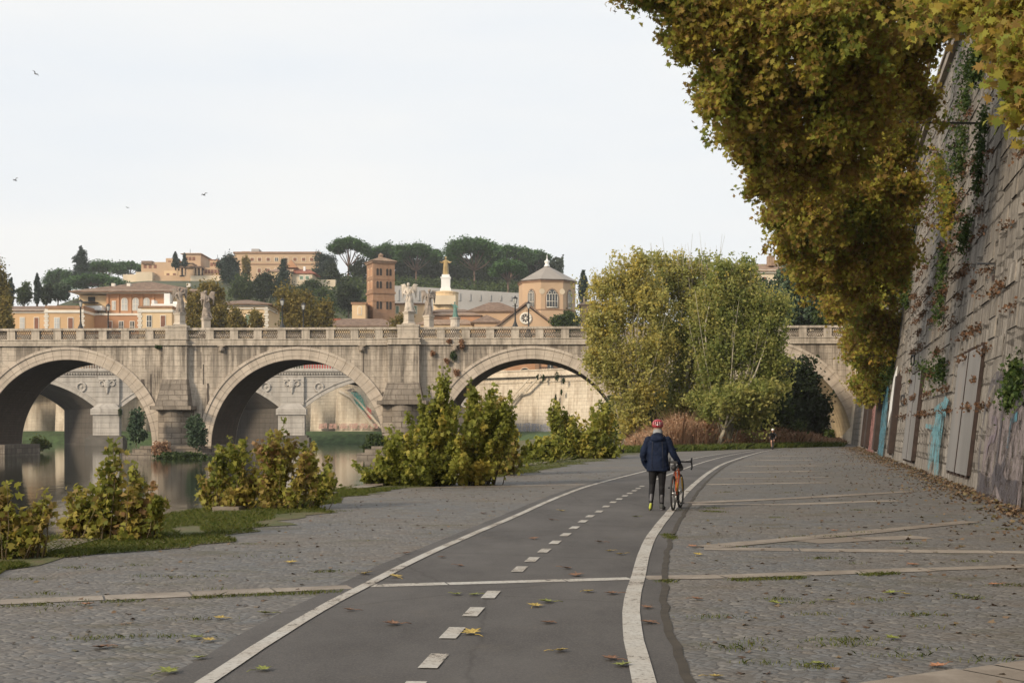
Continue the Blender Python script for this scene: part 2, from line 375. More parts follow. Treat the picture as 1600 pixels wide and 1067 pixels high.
def twig_pts(blobs, n, rng, shoots, bz, Lf, spread, size):
    """leaves set along many shoots that reach past the outline of each blob"""
    wts = np.array([(b[1][0]*b[1][1]*b[1][2])**(2/3) for b in blobs]); wts /= wts.sum(); P_, T_ = [], []
    for (c, r), wt in zip(blobs, wts):
        c = np.array(c); r = np.array(r); ns_ = max(6, int(shoots*wt)); m = max(10, int(n*wt))
        d = rng.normal(size=(ns_, 3)); d /= np.linalg.norm(d, axis=1)[:, None]
        rad = rng.uniform(.1, 1, ns_)**.45*np.where(rng.uniform(0, 1, ns_) < .25, rng.uniform(1.1, 1.5, ns_), rng.uniform(.75, 1.1, ns_)); tip = c+d*rad[:, None]*r
        dr = d*.7+np.array([0, 0, bz])+rng.normal(size=(ns_, 3))*.25; dr /= np.linalg.norm(dr, axis=1)[:, None]
        L = r.mean()*Lf*rng.uniform(.5, 1.3, ns_); i = rng.integers(0, ns_, m); t = rng.uniform(0, 1, m)**.9
        tn = rng.uniform(0, 1, ns_); sag = -.12*np.sin(t*3)*L[i]
        p = tip[i]-dr[i]*(L[i]*t)[:, None]+rng.normal(size=(m, 3))*(spread*(.35+t))[:, None]; p[:, 2] += sag*.3
        P_.append(p); T_.append(np.clip(.5*tn[i]+.25+.45*np.sin(p[:, 0]*1.9/r.mean()+p[:, 2]*1.3/r.mean()+c[1])*np.sin(p[:, 2]*2.1/r.mean()+c[0]), 0, 1))
    return np.concatenate(P_), np.concatenate(T_)
def crown(name, blobs, n, size, mat_, parent, seed, shape=DIAM, sub=16, subr=.34, shell=.5, up=.35, droop=0, tb=(.0, 1.0), flat=1.0, tmix=.5, twig=None):
    rng = np.random.default_rng(seed)
    if parent is not None:
        L = parent.location; blobs = [(np.array(c)-np.array(L), r) for c, r in blobs]
    C, T = crown_pts(blobs, n, rng, sub, subr, shell, flat) if twig is None else twig_pts(blobs, n, rng, *twig, size)
    tone = T*tmix+rng.uniform(0, 1, len(C))*(1-tmix)
    tone = tb[0]+(tb[1]-tb[0])*tone
    return leafmesh(name, C, size, tone, shape, mat_, parent, rng, up, droop)
def limb_mb(mb, a, b, r0, r1, rng, bend=.12, n=5, seg=6):
    a = Vector(a); b = Vector(b); L = (b-a).length; pts = []
    o = Vector(rng.normal(size=3)*bend*L)
    for i in range(n+1):
        t = i/n; pts.append(a.lerp(b, t)+o*math.sin(math.pi*t)*.5)
    mb.tube(pts, [r0+(r1-r0)*i/n for i in range(n+1)], seg)
def tree(name, label, cat, base, blobs, n, size, lmat, seed, group=None, tr=.3, split=.35, bark='bark', shape=DIAM, **kw):
    """base world point; blobs world"""
    root = empty(name, base, 0, label, cat, group); rng = np.random.default_rng(seed+7)
    base = Vector(base)
    crown('crown', blobs, n, size, M[lmat], root, seed, shape, **kw)
    mb = MB(); cz = sum(b[0][2] for b in blobs)/len(blobs); cx = sum(b[0][0] for b in blobs)/len(blobs); cy = sum(b[0][1] for b in blobs)/len(blobs)
    fork = base.lerp(Vector((cx, cy, cz)), split)
    limb_mb(mb, (0, 0, -.3), fork-base, tr, tr*.7, rng, .05)
    for c, r in blobs: limb_mb(mb, fork-base, Vector(c)-base+Vector((0, 0, r[2]*.3)), tr*.5, tr*.1, rng)
    mb.build('trunk', M[bark], root)
    return root
def pb(px, py, Y, rpx, rz=None, ry=None):
    """blob: centre given by the sight line and its distance; radii in photo pixels at that distance -> metres"""
    s = Y/F; c = P(px, py, Y); rx = rpx*s; rz = (rz if rz else rpx)*s
    return ((c.x, c.y, c.z), (rx, ry*s if ry else rx, rz))
# ============================================================ SETTING
def ground_mats():
    # cobbles
    m, nt, b, o = newmat('cobbles'); v = objc(nt)
    vo = N(nt, 'ShaderNodeTexVoronoi', feature='DISTANCE_TO_EDGE'); vo.inputs['Scale'].default_value = 11; vo.inputs['Randomness'].default_value = .55
    wp = nt.nodes.new('ShaderNodeMapping'); wp.inputs['Rotation'].default_value = (0, 0, R(38)); nt.links.new(v, wp.inputs[0])
    nt.links.new(wp.outputs[0], vo.inputs['Vector'])
    vc = N(nt, 'ShaderNodeTexVoronoi'); vc.inputs['Scale'].default_value = 11; vc.inputs['Randomness'].default_value = .55; nt.links.new(wp.outputs[0], vc.inputs['Vector'])
    joint = ramp(nt, vo.outputs['Distance'], [(.0, 1), (.13, 0)])
    big = noise_out(nt, .22, 6, v, None, .62)
    c = mixc(nt, ramp(nt, big, [(.38, 0), (.62, 1)]), (.142, .150, .158), (.172, .158, .144))
    sep = nt.nodes.new('ShaderNodeSeparateColor'); nt.links.new(vc.outputs['Color'], sep.inputs[0])
    c = mixc(nt, ramp(nt, sep.outputs[0], [(0, .5), (1, 0)]), c, (.10, .09, .08))
    c = mixc(nt, ramp(nt, sep.outputs[1], [(.7, 0), (1, .45)]), c, (.26, .24, .21))
    c = mixc(nt, ramp(nt, joint, [(0, 0), (1, .4)]), c, (.085, .074, .062))
    dirt = noise_out(nt, 1.1, 7, v, None, .7)
    c = mixc(nt, ramp(nt, dirt, [(.5, 0), (.68, .5)]), c, (.14, .11, .082))
    moss = noise_out(nt, .6, 8, v, (1, 2.5, 1), .72)
    c = mixc(nt, ramp(nt, moss, [(.54, 0), (.66, .65)]), c, (.085, .078, .042))
    # brown leaf dust towards the wall foot is laid as litter, not here
    nt.links.new(c, b.inputs['Base Color']); b.inputs['Roughness'].default_value = .85; b.inputs['Specular IOR Level'].default_value = .3
    n1 = bump(nt, None, noise_out(nt, 2.2, 6, v, None, .6), .5, .05)
    bump(nt, b, ramp(nt, vo.outputs['Distance'], [(0, 0), (.25, 1)]), .6, .016, n1)
    M['cobble'] = m
    m, nt, b, o = newmat('asphalt'); v = objc(nt)
    g = noise_out(nt, 55, 3, v, None, .8); big = noise_out(nt, .5, 8, v, (1, .45, 1), .7)
    c = mixc(nt, ramp(nt, big, [(.36, 0), (.64, 1)]), (.056, .054, .054), (.106, .102, .100))
    c = mixc(nt, ramp(nt, g, [(.45, 0), (.75, .5)]), c, (.19, .165, .15))
    cr = N(nt, 'ShaderNodeTexVoronoi', feature='DISTANCE_TO_EDGE'); cr.inputs['Scale'].default_value = .28
    wv = nt.nodes.new('ShaderNodeMix'); wv.data_type = 'RGBA'; wv.inputs[0].default_value = .12
    nz = nt.nodes.new('ShaderNodeTexNoise'); nz.inputs['Scale'].default_value = 2.5; nt.links.new(v, nz.inputs['Vector'])
    nt.links.new(v, wv.inputs[6]); nt.links.new(nz.outputs[1], wv.inputs[7]); nt.links.new(wv.outputs[2], cr.inputs['Vector'])
    c = mixc(nt, ramp(nt, cr.outputs['Distance'], [(0, .35), (.006, 0)]), c, (.03, .027, .024))
    st = noise_out(nt, 1.7, 6, v, None, .7)
    c = mixc(nt, ramp(nt, st, [(.56, 0), (.72, .3)]), c, (.14, .12, .1))
    nt.links.new(c, b.inputs['Base Color']); b.inputs['Roughness'].default_value = .9; b.inputs['Specular IOR Level'].default_value = .3
    bump(nt, b, g, .5, .008); M['asphalt'] = m
    m, nt, b, o = newmat('worn_road_paint'); v = objc(nt)
    a = noise_out(nt, 28, 6, v, None, .75); bb = noise_out(nt, 1.5, 5, v, None, .6)
    c = mixc(nt, ramp(nt, bb, [(.35, 0), (.65, 1)]), (.46, .45, .42), (.37, .33, .28))
    c = mixc(nt, ramp(nt, a, [(.5, 0), (.62, .7)]), c, (.2, .18, .155))
    nt.links.new(c, b.inputs['Base Color']); b.inputs['Roughness'].default_value = .8; M['paint'] = m
    tr = nt.nodes.new('ShaderNodeBsdfTransparent'); ms_ = nt.nodes.new('ShaderNodeMixShader')
    ad = nt.nodes.new('ShaderNodeMath'); ad.operation = 'MULTIPLY_ADD'; ad.inputs[1].default_value = .55; nt.links.new(bb, ad.inputs[0]); nt.links.new(noise_out(nt, 14, 8, v, None, .85), ad.inputs[2])
    nt.links.new(ramp(nt, ad.outputs[0], [(.84, 0), (.88, 1)]), ms_.inputs[0]); nt.links.new(b.outputs[0], ms_.inputs[1]); nt.links.new(tr.outputs[0], ms_.inputs[2]); nt.links.new(ms_.outputs[0], o.inputs[0])
    m, nt, b, o = newmat('strip_stone'); v = objc(nt)
    a = noise_out(nt, 3, 7, v, None, .7); bb = noise_out(nt, .7, 4, v)
    c = mixc(nt, ramp(nt, a, [(.35, 0), (.65, 1)]), (.20, .168, .135), (.36, .315, .265))
    c = mixc(nt, ramp(nt, bb, [(.38, 0), (.6, .8)]), c, (.17, .14, .112))
    nt.links.new(c, b.inputs['Base Color']); b.inputs['Roughness'].default_value = .85; bump(nt, b, a, .4, .01); M['strip'] = m
    m, nt, b, o = newmat('river_water'); v = objc(nt)
    b.inputs['Base Color'].default_value = (.014, .019, .012, 1); b.inputs['Roughness'].default_value = .06
    b.inputs['IOR'].default_value = 1.33; b.inputs['Specular IOR Level'].default_value = .6
    bump(nt, b, noise_out(nt, .9, 5, v, (1, .45, 1)), .16, .06); M['water'] = m
    m, nt, b, o = newmat('bank_earth'); v = objc(nt)
    nt.links.new(ramp(nt, noise_out(nt, .8, 8, v, None, .7), [(.3, (.05, .04, .025)), (.5, (.09, .085, .03)), (.7, (.15, .12, .07))]), b.inputs['Base Color'])
    b.inputs['Roughness'].default_value = .95; bump(nt, b, noise_out(nt, 5, 5, v), .6, .08); M['earth'] = m
    m, nt, b, o = newmat('verge_turf'); v = objc(nt)
    nt.links.new(ramp(nt, noise_out(nt, 1.5, 8, v, None, .75), [(.3, (.05, .065, .018)), (.5, (.085, .09, .03)), (.6, (.12, .095, .05)), (.75, (.1, .085, .065))]), b.inputs['Base Color'])
    b.inputs['Roughness'].default_value = .95; bump(nt, b, noise_out(nt, 14, 5, v), .8, .04); M['turf'] = m
ground_mats()

EDGE = [(-9.5, -15), (-7.4, 0), (-6.6, 9), (-6.3, 15.8), (-6.2, 18.4), (-5.9, 22.8), (-5.5, 26.4), (-4.7, 30.5), (-3.9, 36), (-1.7, 44), (1.1, 59), (3.7, 73), (6.5, 88), (9.5, 104), (11.5, 125), (12, 150), (10, 185), (4, 215)]
EDGE = [(p.x, p.y) for p in catmull([(a, b, 0) for a, b in EDGE], 1.5)]
def edge_x(Y): return float(np.interp(Y, [e[1] for e in EDGE], [e[0] for e in EDGE]))
WS, WO = .235, 4.12                       # foot line of the near quay wall: x = WO + WS*y
def wall_x(Y): return WO+WS*Y
def wall_h(Y): return float(np.interp(Y, [-20, 60, 138], [17.5, 17.2, 13.0]))
BAT = .105
FARW = [(36.6, 138), (37.8, 152), (37.5, 172), (34, 200), (25, 230), (5, 256), (-22, 276), (-70, 296), (-140, 306)]
FARW = [(p.x, p.y) for p in catmull([(a, b, 0) for a, b in FARW], 6)]

mb = MB()
poly = [(x, y, 0) for x, y in EDGE]+[(25, 229, 0), (38.5, 190, 0), (39, 150, 0), (38.5, 139, 0), (wall_x(-15)+.5, -15, 0)]
mb.face(poly)
tag(mb.build('quay_paving', M['cobble']), kind='structure')
# quay edge wall and earth bank down to the water
mb = MB()
for (x0, y0), (x1, y1) in zip(EDGE[:-1], EDGE[1:]):
    for (yy, xx) in ((y0, x0),): pass
    w0 = float(np.interp(y0, [40, 70, 120], [1.5, 4, 7])); w1 = float(np.interp(y1, [40, 70, 120], [1.5, 4, 7]))
    mb.face([(x0, y0, -.02), (x1, y1, -.02), (x1-w1*.5, y1, -.35), (x0-w0*.5, y0, -.35)], sm=True)
    mb.face([(x0-w0*.5, y0, -.35), (x1-w1*.5, y1, -.35), (x1-w1*1.2, y1, -2.2), (x0-w0*1.2, y0, -2.2)], sm=True)
tag(mb.build('river_bank', M['earth'], merge=True), kind='structure')
mb = MB(); mb.face([(-700, -60, -1.5), (60, -60, -1.5), (60, 350, -1.5), (-700, 350, -1.5)])
tag(mb.build('river_water', M['water']), kind='structure')

# upper land: street level behind the walls and the hill
def hill_z(x, y):
    px = 800+F*x/y
    A = float(np.interp(px, [-600, 0, 90, 190, 500, 850, 930, 1100, 2600], [6, 12, 34, 56, 56, 52, 26, 4, 4]))
    t = min(1, max(0, (y-345)/240)); return 12.2+A*t*t*(3-2*t)
mb = MB(); rows = [0, 3, 15, 40, 70, 100, 140, 180, 220, 260, 300, 340, 420, 600, 1400, 3500]
lp = [(wall_x(y)+BAT*wall_h(y)+.4, y) for y in range(-15, 138, 17)]+FARW+[(-260, 312), (-700, 318)]
lp = [(a, b) for a, b in lp]
def outward(i):
    x, y = lp[i]
    t = i/(len(lp)-1)
    a = np.interp(t, [0, .3, .45, 1], [0, 15, 60, 100]); return math.cos(R(a)), math.sin(R(a))
grid = []
for i, (x, y) in enumerate(lp):
    ox, oy = outward(i); h0 = wall_h(y)-1.0 if y < 138 else 12.2
    grid.append([(x+ox*d, y+oy*d, (h0 if y+oy*d < 345 else hill_z(x+ox*d, y+oy*d)) if d < 3000 else 10) for d in rows])
for i in range(len(grid)-1):
    for j in range(len(rows)-1): mb.face([grid[i][j], grid[i+1][j], grid[i+1][j+1], grid[i][j+1]], sm=True)
m_, nt_, b_, o_ = newmat('hill_ground'); nt_.links.new(ramp(nt_, noise_out(nt_, .05, 6, objc(nt_)), [(.3, (.03, .045, .02)), (.7, (.08, .085, .035))]), b_.inputs['Base Color']); b_.inputs['Roughness'].default_value = 1
tag(mb.build('hill_terrain', m_, merge=True), kind='structure')

# bike path: asphalt sheet, painted lines
RL = [(.55, -15), (.6, 0), (.72, 6), (.83, 8.18), (.953, 10.16), (1.107, 11.8), (1.36, 13.75), (1.646, 15.98), (2.065, 18.86), (2.88, 23.6), (4.48, 32.7), (7.43, 47.9), (10.4, 61.6), (17.5, 89.7), (20.6, 100), (24.5, 112), (30, 128)]
LL = [(-2.5, -15), (-2.2, 0), (-1.97, 6), (-1.9, 7.93), (-1.68, 11.03), (-1.47, 12.84), (-1.155, 15.4), (-.69, 18.5), (0, 22.75), (.918, 28.7), (2.13, 35.5), (4.95, 47.9), (7.27, 58.1), (10.2, 70.6), (12.6, 79.5), (15.35, 88.4), (18.9, 100), (22.8, 112), (28.2, 128)]
RLc = catmull([(a, b, 0) for a, b in RL], .6); LLc = catmull([(a, b, 0) for a, b in LL], .6)
def at_y(c, Y): return float(np.interp(Y, [p.y for p in c], [p.x for p in c]))
def ribbon(mb, pts, w, z, jit=0):
    L = []; Rr = []; rg = random.Random(3)
    for i, p in enumerate(pts):
        d = (pts[min(i+1, len(pts)-1)]-pts[max(i-1, 0)]).normalized(); n = Vector((-d.y, d.x, 0))
        j = rg.uniform(-jit, jit)
        L.append(p+n*(w/2+j)+Vector((0, 0, z))); Rr.append(p-n*(w/2-j)+Vector((0, 0, z)))
    for i in range(len(pts)-1): mb.face([Rr[i], Rr[i+1], L[i+1], L[i]])
mb = MB(); Ys = [y*.75-15 for y in range(0, 190)]; rg = random.Random(5)
le = [Vector((at_y(LLc, y)-.27-rg.uniform(0, .04), y, .004)) for y in Ys]; re = [Vector((at_y(RLc, y)+.26+rg.uniform(0, .03), y, .004)) for y in Ys]
for i in range(len(Ys)-1): mb.face([le[i], re[i], re[i+1], le[i+1]])
tag(mb.build('bike_path', M['asphalt']), kind='structure')
mb = MB(); ribbon(mb, RLc, .15, .012, .004); ribbon(mb, LLc, .12, .012, .004)
DP = [(678,1034),(707,990),(740,957),(767,930),(812,890),(831.5,875),(850.6,861),(867.5,848),(883.6,836),(897.5,825),(911,815),(922,807),(936,799.6),(947,791.7),(958,785),(967.6,780),(976.6,775),(984,771),(991,767),(997,763.5),(1003,760)]
for px, py in DP:
    g = G(px, py); d = Vector((at_y(LLc, g.y+.5)+at_y(RLc, g.y+.5)-at_y(LLc, g.y-.5)-at_y(RLc, g.y-.5), 2, 0)).normalized()
    if g.y < 14: d = Vector((.1, 1, 0)).normalized()
    ribbon(mb, [g-d*.27, g+d*.27], .13, .012)
for g0 in (Vector((-.64, 7.4, 0)), Vector((-.72, 6.2, 0)), Vector((-.8, 5, 0))): ribbon(mb, [g0, g0+Vector((.05, .54, 0))], .13, .012)
mid = [Vector((.5*at_y(LLc, y)+.5*at_y(RLc, y), y, 0)) for y in np.arange(40, 100, 1.0)]
ribbon(mb, mid, .11, .012)
tag(mb.build('path_markings', M['paint']), kind='structure')
# travertine drain strips laid across the quay
def strip(mb, pts, w, z=.004, slab=1.4, gap=.02, rs=1):
    rg = random.Random(rs); pts = [Vector(p) for p in pts]
    for a, b in zip(pts[:-1], pts[1:]):
        L = (b-a).length; d = (b-a).normalized(); n = Vector((-d.y, d.x, 0)); t = 0
        while t < L-.05:
            l = min(slab*rg.uniform(.7, 1.2), L-t); ww = w*rg.uniform(.85, 1.1); o = rg.uniform(-.02, .02)
            p = a+d*t; q = a+d*(t+l-gap)
            mb.face([tuple(p+n*(o-ww/2)+Vector((0, 0, z))), tuple(q+n*(o-ww/2)+Vector((0, 0, z))), tuple(q+n*(o+ww/2)+Vector((0, 0, z))), tuple(p+n*(o+ww/2)+Vector((0, 0, z)))])
            t += l
mb = MB()
strip(mb, [G(-140, 950), G(0, 941), G(300, 928), G(550, 917)], .36, .006, 1.1)
strip(mb, [G(1008, 903), G(1130, 901), G(1350, 893), G(1600, 884.5), G(1780, 879)], .33, .006, 1.2)
strip(mb, [G(560, 764), G(600, 763), G(760, 760), G(915, 757)], .5, .006, 2)
strip(mb, [G(1100, 857), G(1250, 859), G(1420, 861), G(1610, 863)], .4, .005, 1.5)
strip(mb, [G(1104, 855), G(1330, 834), G(1520, 815)], .4, .009, 1.5)
strip(mb, [G(1258, 847), G(1350, 842), G(1445, 839)], .55, .006, 1.6)
strip(mb, [G(1078, 788), G(1230, 788), G(1400, 782)], .45, .005, 2)
strip(mb, [G(1080, 786), G(1230, 779), G(1425, 768)], .45, .009, 2)
for a, b_, y0, y1, ww in ((1106, 1290, 757, 754, .6), (1120, 1300, 748, 745.5, .4), (1152, 1275, 738, 736, .8), (1165, 1282, 728.5, 727.5, .9), (1182, 1270, 719, 718.5, 1.1), (1193, 1268, 713, 712.5, 1)):
    strip(mb, [G(a, y0), G(b_, y1)], ww, .006, 3, .03)
strip(mb, [G(1380, 1082), G(1600, 1048), G(1700, 1035)], .5, .006, 1.3)
tag(mb.build('drain_strips', M['strip']), kind='structure')
mb = MB(); strip(mb, [G(578, 916), G(700, 912.5), G(985, 904)], .21, .008, 1.5, .015); tag(mb.build('path_cross_line', M['paint']), kind='structure')
# dark strip painted for the shade in the edge crack right of the path
mb = MB(); rg = random.Random(8); pts = [Vector((at_y(RLc, y)+.29, y, 0)) for y in np.arange(4, 70, .35)]
ribbon(mb, pts, .07, .0065, .02)
tag(mb.build('edge_shade_strip', simple('edge_shade_tone', (.045, .037, .028), .95, .3, 6)), kind='structure')
# kerb slabs along the quay edge, broken by turf
mb = MB(); rg = random.Random(11); y = 6.0
while y < 100:
    L = rg.uniform(1.0, 1.9)
    if rg.random() < .62:
        x0, x1 = edge_x(y), edge_x(y+L-.04); t = rg.uniform(.03, .07)
        mb.hexa([(x0-.12, y, -.3), (x0+.4, y, -.3), (x1+.4, y+L-.04, -.3), (x1-.12, y+L-.04, -.3)], [(x0-.12, y, t), (x0+.4, y, t), (x1+.4, y+L-.04, t), (x1-.12, y+L-.04, t)])
    y += L
tag(mb.build('quay_edge_kerb', M['strip']), kind='structure')
# turf verge sheet with a ragged border
mb = MB(); rg = random.Random(4)
Ys = [8+i*.45 for i in range(190)]; inn = []
for y in Ys:
    w_ = 1.15+.9*mnoise.noise(Vector((y*.35, 3, 0)))+.5*mnoise.noise(Vector((y*1.3, 9, 0)))
    w_ *= 1.25*float(np.interp(y, [8, 14, 17, 24, 27, 40, 70], [.35, .5, 1.4, 1.5, .9, 1.1, 1.6])); inn.append(max(.1, w_))
for i in range(len(Ys)-1):
    a, b_ = edge_x(Ys[i]), edge_x(Ys[i+1])
    mb.face([(a+.0, Ys[i], .008), (a+inn[i], Ys[i], .008), (b_+inn[i+1], Ys[i+1], .008), (b_+.0, Ys[i+1], .008)])
tag(mb.build('turf_verge', M['turf']), kind='structure')
# far low bank and grassy islets
mb = MB(); 
low = [(x, y) for x, y in FARW if y > 170]
for i in range(len(low)-1):
    q = []
    for j in (i, i+1):
        a_, c_ = low[max(j-1, 0)], low[min(j+1, len(low)-1)]; d = Vector((c_[0]-a_[0], c_[1]-a_[1], 0)).normalized(); n_ = Vector((-d.y, d.x, 0)); p = Vector((*low[j], 0)); k_ = 1+.25*mnoise.noise(p*.1)
        q.append([p-n_*1+Vector((0, 0, 1.3)), p+n_*6*k_+Vector((0, 0, .5)), p+n_*9*k_+Vector((0, 0, -1.2)), p+n_*10*k_+Vector((0, 0, -2))])
    for k in range(3): mb.face([q[0][k], q[1][k], q[1][k+1], q[0][k+1]], sm=True)
tag(mb.build('far_bank', simple('bank_weeds', (.05, .085, .03), .95, .5, .8, bmp=.4), merge=True), kind='structure')

# ============================================================ NEAR BRIDGE
BY0 = 141.87; BS = .05; BROT = -math.atan(BS)
def bu(px, dy=0):      # photo column -> metres along the bridge face
    k = (px-800)/F; Y = BY0/(1+BS*k); return k*Y*math.sqrt(1+BS*BS)
def bz(py, px=800):
    k = (px-800)/F; Y = BY0/(1+BS*k); return CH+(HZ-py)*Y/F
bridge = empty('stone_bridge', (0, BY0, 0), BROT, 'long pale travertine bridge with round arches and an openwork parapet across the river', 'bridge')
ZTOP = bz(539); DEP = 10.2
ARCH = [(105-357, 9.75, -.3), (105, 9.75, -.3), (464, 9.7, -.3), (830, 10.3, -.9), (1180, 10.6, -.5)]
ARCHES = [(bu(p), r, z) for p, r, z in ARCH]
prof = []
u_start = ARCHES[0][0]-14
prof.append((u_start, -2.2))
for c, r, z in ARCHES:
    prof.append((c-r, -2.2))
    for k in range(0, 49):
        t = math.pi*k/48; prof.append((c-r*math.cos(t), z+r*math.sin(t)))
    prof.append((c+r, -2.2))
u_end = bu(1335)+8
prof.append((u_end, -2.2))
mb = MB(); so = MB(); ln = 0
for (a, za), (b_, zb) in zip(prof[:-1], prof[1:]):
    if abs(a-b_) > 1e-6:
        for yy in (0, DEP):
            mb.face([(a, yy, za), (b_, yy, zb), (b_, yy, ZTOP), (a, yy, ZTOP)], [(a, za), (b_, zb), (b_, ZTOP), (a, ZTOP)])
    l2 = ln+math.hypot(b_-a, zb-za)
    if not (za == zb == -2.2):
        so.face([(a, 0, za), (a, DEP, za), (b_, DEP, zb), (b_, 0, zb)], [(0, ln), (DEP, ln), (DEP, l2), (0, l2)])
    ln = l2
mb.face([(u_start, 0, ZTOP), (u_end, 0, ZTOP), (u_end, DEP, ZTOP), (u_start, DEP, ZTOP)], [(u_start, 0), (u_end, 0), (u_end, 10), (u_start, 10)])
mb.build('spandrel_wall', M['traver'], bridge)
M['lit_soffit'] = stone('lit_vault_stone', (.56, .44, .27), (.48, .37, .23), (.3, .24, .16), .9, .5, .015, .7, (.2, .15, .08), .5)  # paler warm soffit for the last arch, sunlight painted into its colour
def split_build(src, name, m, parent):
    groups = []; m0 = m
    for i, f in enumerate(src.f):
        pts = [src.v[k] for k in f]
        if groups and min(math.dist(p, q) for p in pts for q in groups[-1][1]) < .8: groups[-1][0].append(i); groups[-1][1] = pts
        else: groups.append([[i], pts])
    for j, (idx, _) in enumerate(groups):
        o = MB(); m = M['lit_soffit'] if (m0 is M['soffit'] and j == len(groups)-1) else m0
        for i in idx: o.face([src.v[k] for k in src.f[i]], src.uv[i])
        o.build(name, m, parent)
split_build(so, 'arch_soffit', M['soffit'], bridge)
# arch rings
for c, r, z in ARCHES:
    mb = MB(); W = 1.42; n = 56
    for (r0, r1, pr) in ((r-.02, r+W-.3, .08), (r+W-.3, r+W, .2), (r+.42, r+.5, .12)):
        for side, yy in ((-1, 0), (1, DEP)):
            y0 = yy+side*pr
            for k in range(n):
                t0, t1 = math.pi*k/n, math.pi*(k+1)/n
                q = [(c-rr*math.cos(t), z+rr*math.sin(t)) for rr, t in ((r0, t0), (r0, t1), (r1, t1), (r1, t0))]
                uvq = [(t0*r, r0-r), (t1*r, r0-r), (t1*r, r1-r), (t0*r, r1-r)]
                mb.face([(q[i][0], y0, q[i][1]) for i in range(4)], uvq)
                mb.face([(q[3][0], y0, q[3][1]), (q[2][0], y0, q[2][1]), (q[2][0], yy, q[2][1]), (q[3][0], yy, q[3][1])], [(t0*r, 0), (t1*r, 0), (t1*r, .2), (t0*r, .2)])
                mb.face([(q[1][0], y0, q[1][1]), (q[0][0], y0, q[0][1]), (q[0][0], yy, q[0][1]), (q[1][0], yy, q[1][1])], [(t0*r, 0), (t1*r, 0), (t1*r, .2), (t0*r, .2)])
    mb.build('arch_ring', M['ring'], bridge)
# cornice band and floor of the parapet, both sides
ZC0, ZC1 = bz(538.5), bz(529); ZP0, ZP1 = ZC1, bz(514); ZTP = bz(510.5)
BUT = [(bu(276), 1.35, .7), (bu(633), 1.75, .9), (bu(1000), 1.7, .8), (bu(276)-26, 1.35, .7)]   # pilasters above the piers
def ucuts(): return sorted(BUT)
for side in (0, 1):
    s = -1 if side == 0 else 1; y0 = 0 if side == 0 else DEP
    mb = MB()
    def band(z0, z1, pr, ua, ub):
        a, b_ = sorted((y0+s*pr, y0-s*.55)); mb.box(ua, ub, a, b_, z0, z1)
    band(ZC0, ZC0+.18, .28, u_start, u_end); band(ZC0+.18, ZC1-.05, .16, u_start, u_end); band(ZC1-.05, ZC1+.08, .24, u_start, u_end)
    if side == 0:
        for u, hw, pr in BUT:
            mb.box(u-hw-.12, u+hw+.12, -pr-.28, -.281, ZC0+.003, ZC0+.183); mb.box(u-hw, u+hw, -pr-.14, -.165, ZC0+.183, ZC1-.047); mb.box(u-hw-.1, u+hw+.1, -pr-.24, -.245, ZC1-.047, ZC1+.083)
    mb.build('cornice', M['cornice'], bridge)
    mb = MB(); a, b_ = sorted((y0+s*.2, y0-s*.42)); mb.box(u_start, u_end, a, b_, ZP1, ZTP); mb.build('coping', M['cornice'], bridge)
posts_px = [18, 56, 90, 126, 161, 196, 234, 328, 366, 403, 440.5, 478, 516, 554, 592, 689, 728, 766, 805, 843, 883, 921, 959, 1032, 1070, 1108, 1146, 1178, 1216, 1254.5, 1293, 1331]
posts_px += [18-37*k for k in range(1, 7)]
posts_px = sorted(posts_px); blocks_px = [(261, 294), (622, 655), (985, 1016)]
lat = M['ironbar'] = simple('parapet_lattice', (.2, .17, .14), .8, .3, 3)
edges = sorted([(p-6.2, p+6.2, 0) for p in posts_px]+[(a, b_, 1) for a, b_ in blocks_px])
for a, b_, k in edges:
    for yy in ((0, 0), (DEP, 1)):
        mb = MB(); y0, y1 = (-.14, .36) if yy[1] == 0 else (DEP-.36, DEP+.14)
        if k and yy[1] == 0:
            mb.box(bu(a), bu(b_), -.62, .36, ZP0+.085, ZTP+.05); mb.box(bu(a)-.08, bu(b_)+.08, -.7, .4, ZTP+.05, ZTP+.25)
            mb.build('parapet_pedestal', M['cornice'], bridge)
        elif yy[1] == 0:
            mb.box(bu(a), bu(b_), y0, y1, ZP0+.085, ZP1); mb.build('parapet_post', M['cornice'], bridge)
# openwork lattice panels between posts (near side one part per bay)
def lattice(mb, u0, u1, y, z0, z1):
    n = 8; w_ = (u1-u0)/n; h = (z1-z0)
    for k in range(-2, n):
        for sgn in (1, -1):
            a = u0+k*w_; b2 = a+w_*2
            pa, pbt = (a, z0), (b2, z1)
            if sgn < 0: pa, pbt = (a, z1), (b2, z0)
            # clip
            def at(u): return pa[1]+(pbt[1]-pa[1])*(u-pa[0])/(pbt[0]-pa[0])
            x0 = max(u0, a); x1 = min(u1, b2)
            if x1-x0 < .05: continue
            mb.tube([(x0, y+.02*sgn, at(x0)), (x1, y+.02*sgn, at(x1))], .045, 4, sm=False)
    mb.tube([(u0, y, (z0+z1)/2), (u1, y, (z0+z1)/2)], .03, 4, sm=False)
for (a0, b0, k0), (a1, b1, k1) in zip(edges[:-1], edges[1:]):
    if a1-b0 > 60: continue
    mb = MB(); lattice(mb, bu(b0)-.02, bu(a1)+.02, .1, ZP0+.09, ZP1); mb.build('parapet_lattice', lat, bridge)
mb = MB(); lattice(mb, bu(1337), u_end, .1, ZP0+.09, ZP1); mb.build('parapet_lattice', lat, bridge)
# far parapet: posts and lattice as one part
mb = MB()
for a, b_, k in edges: mb.box(bu((a+b_)/2)-.45, bu((a+b_)/2)+.45, DEP-.36, DEP+.14, ZP0+.085, ZP1)
mb.build('far_parapet_posts', M['cornice'], bridge)
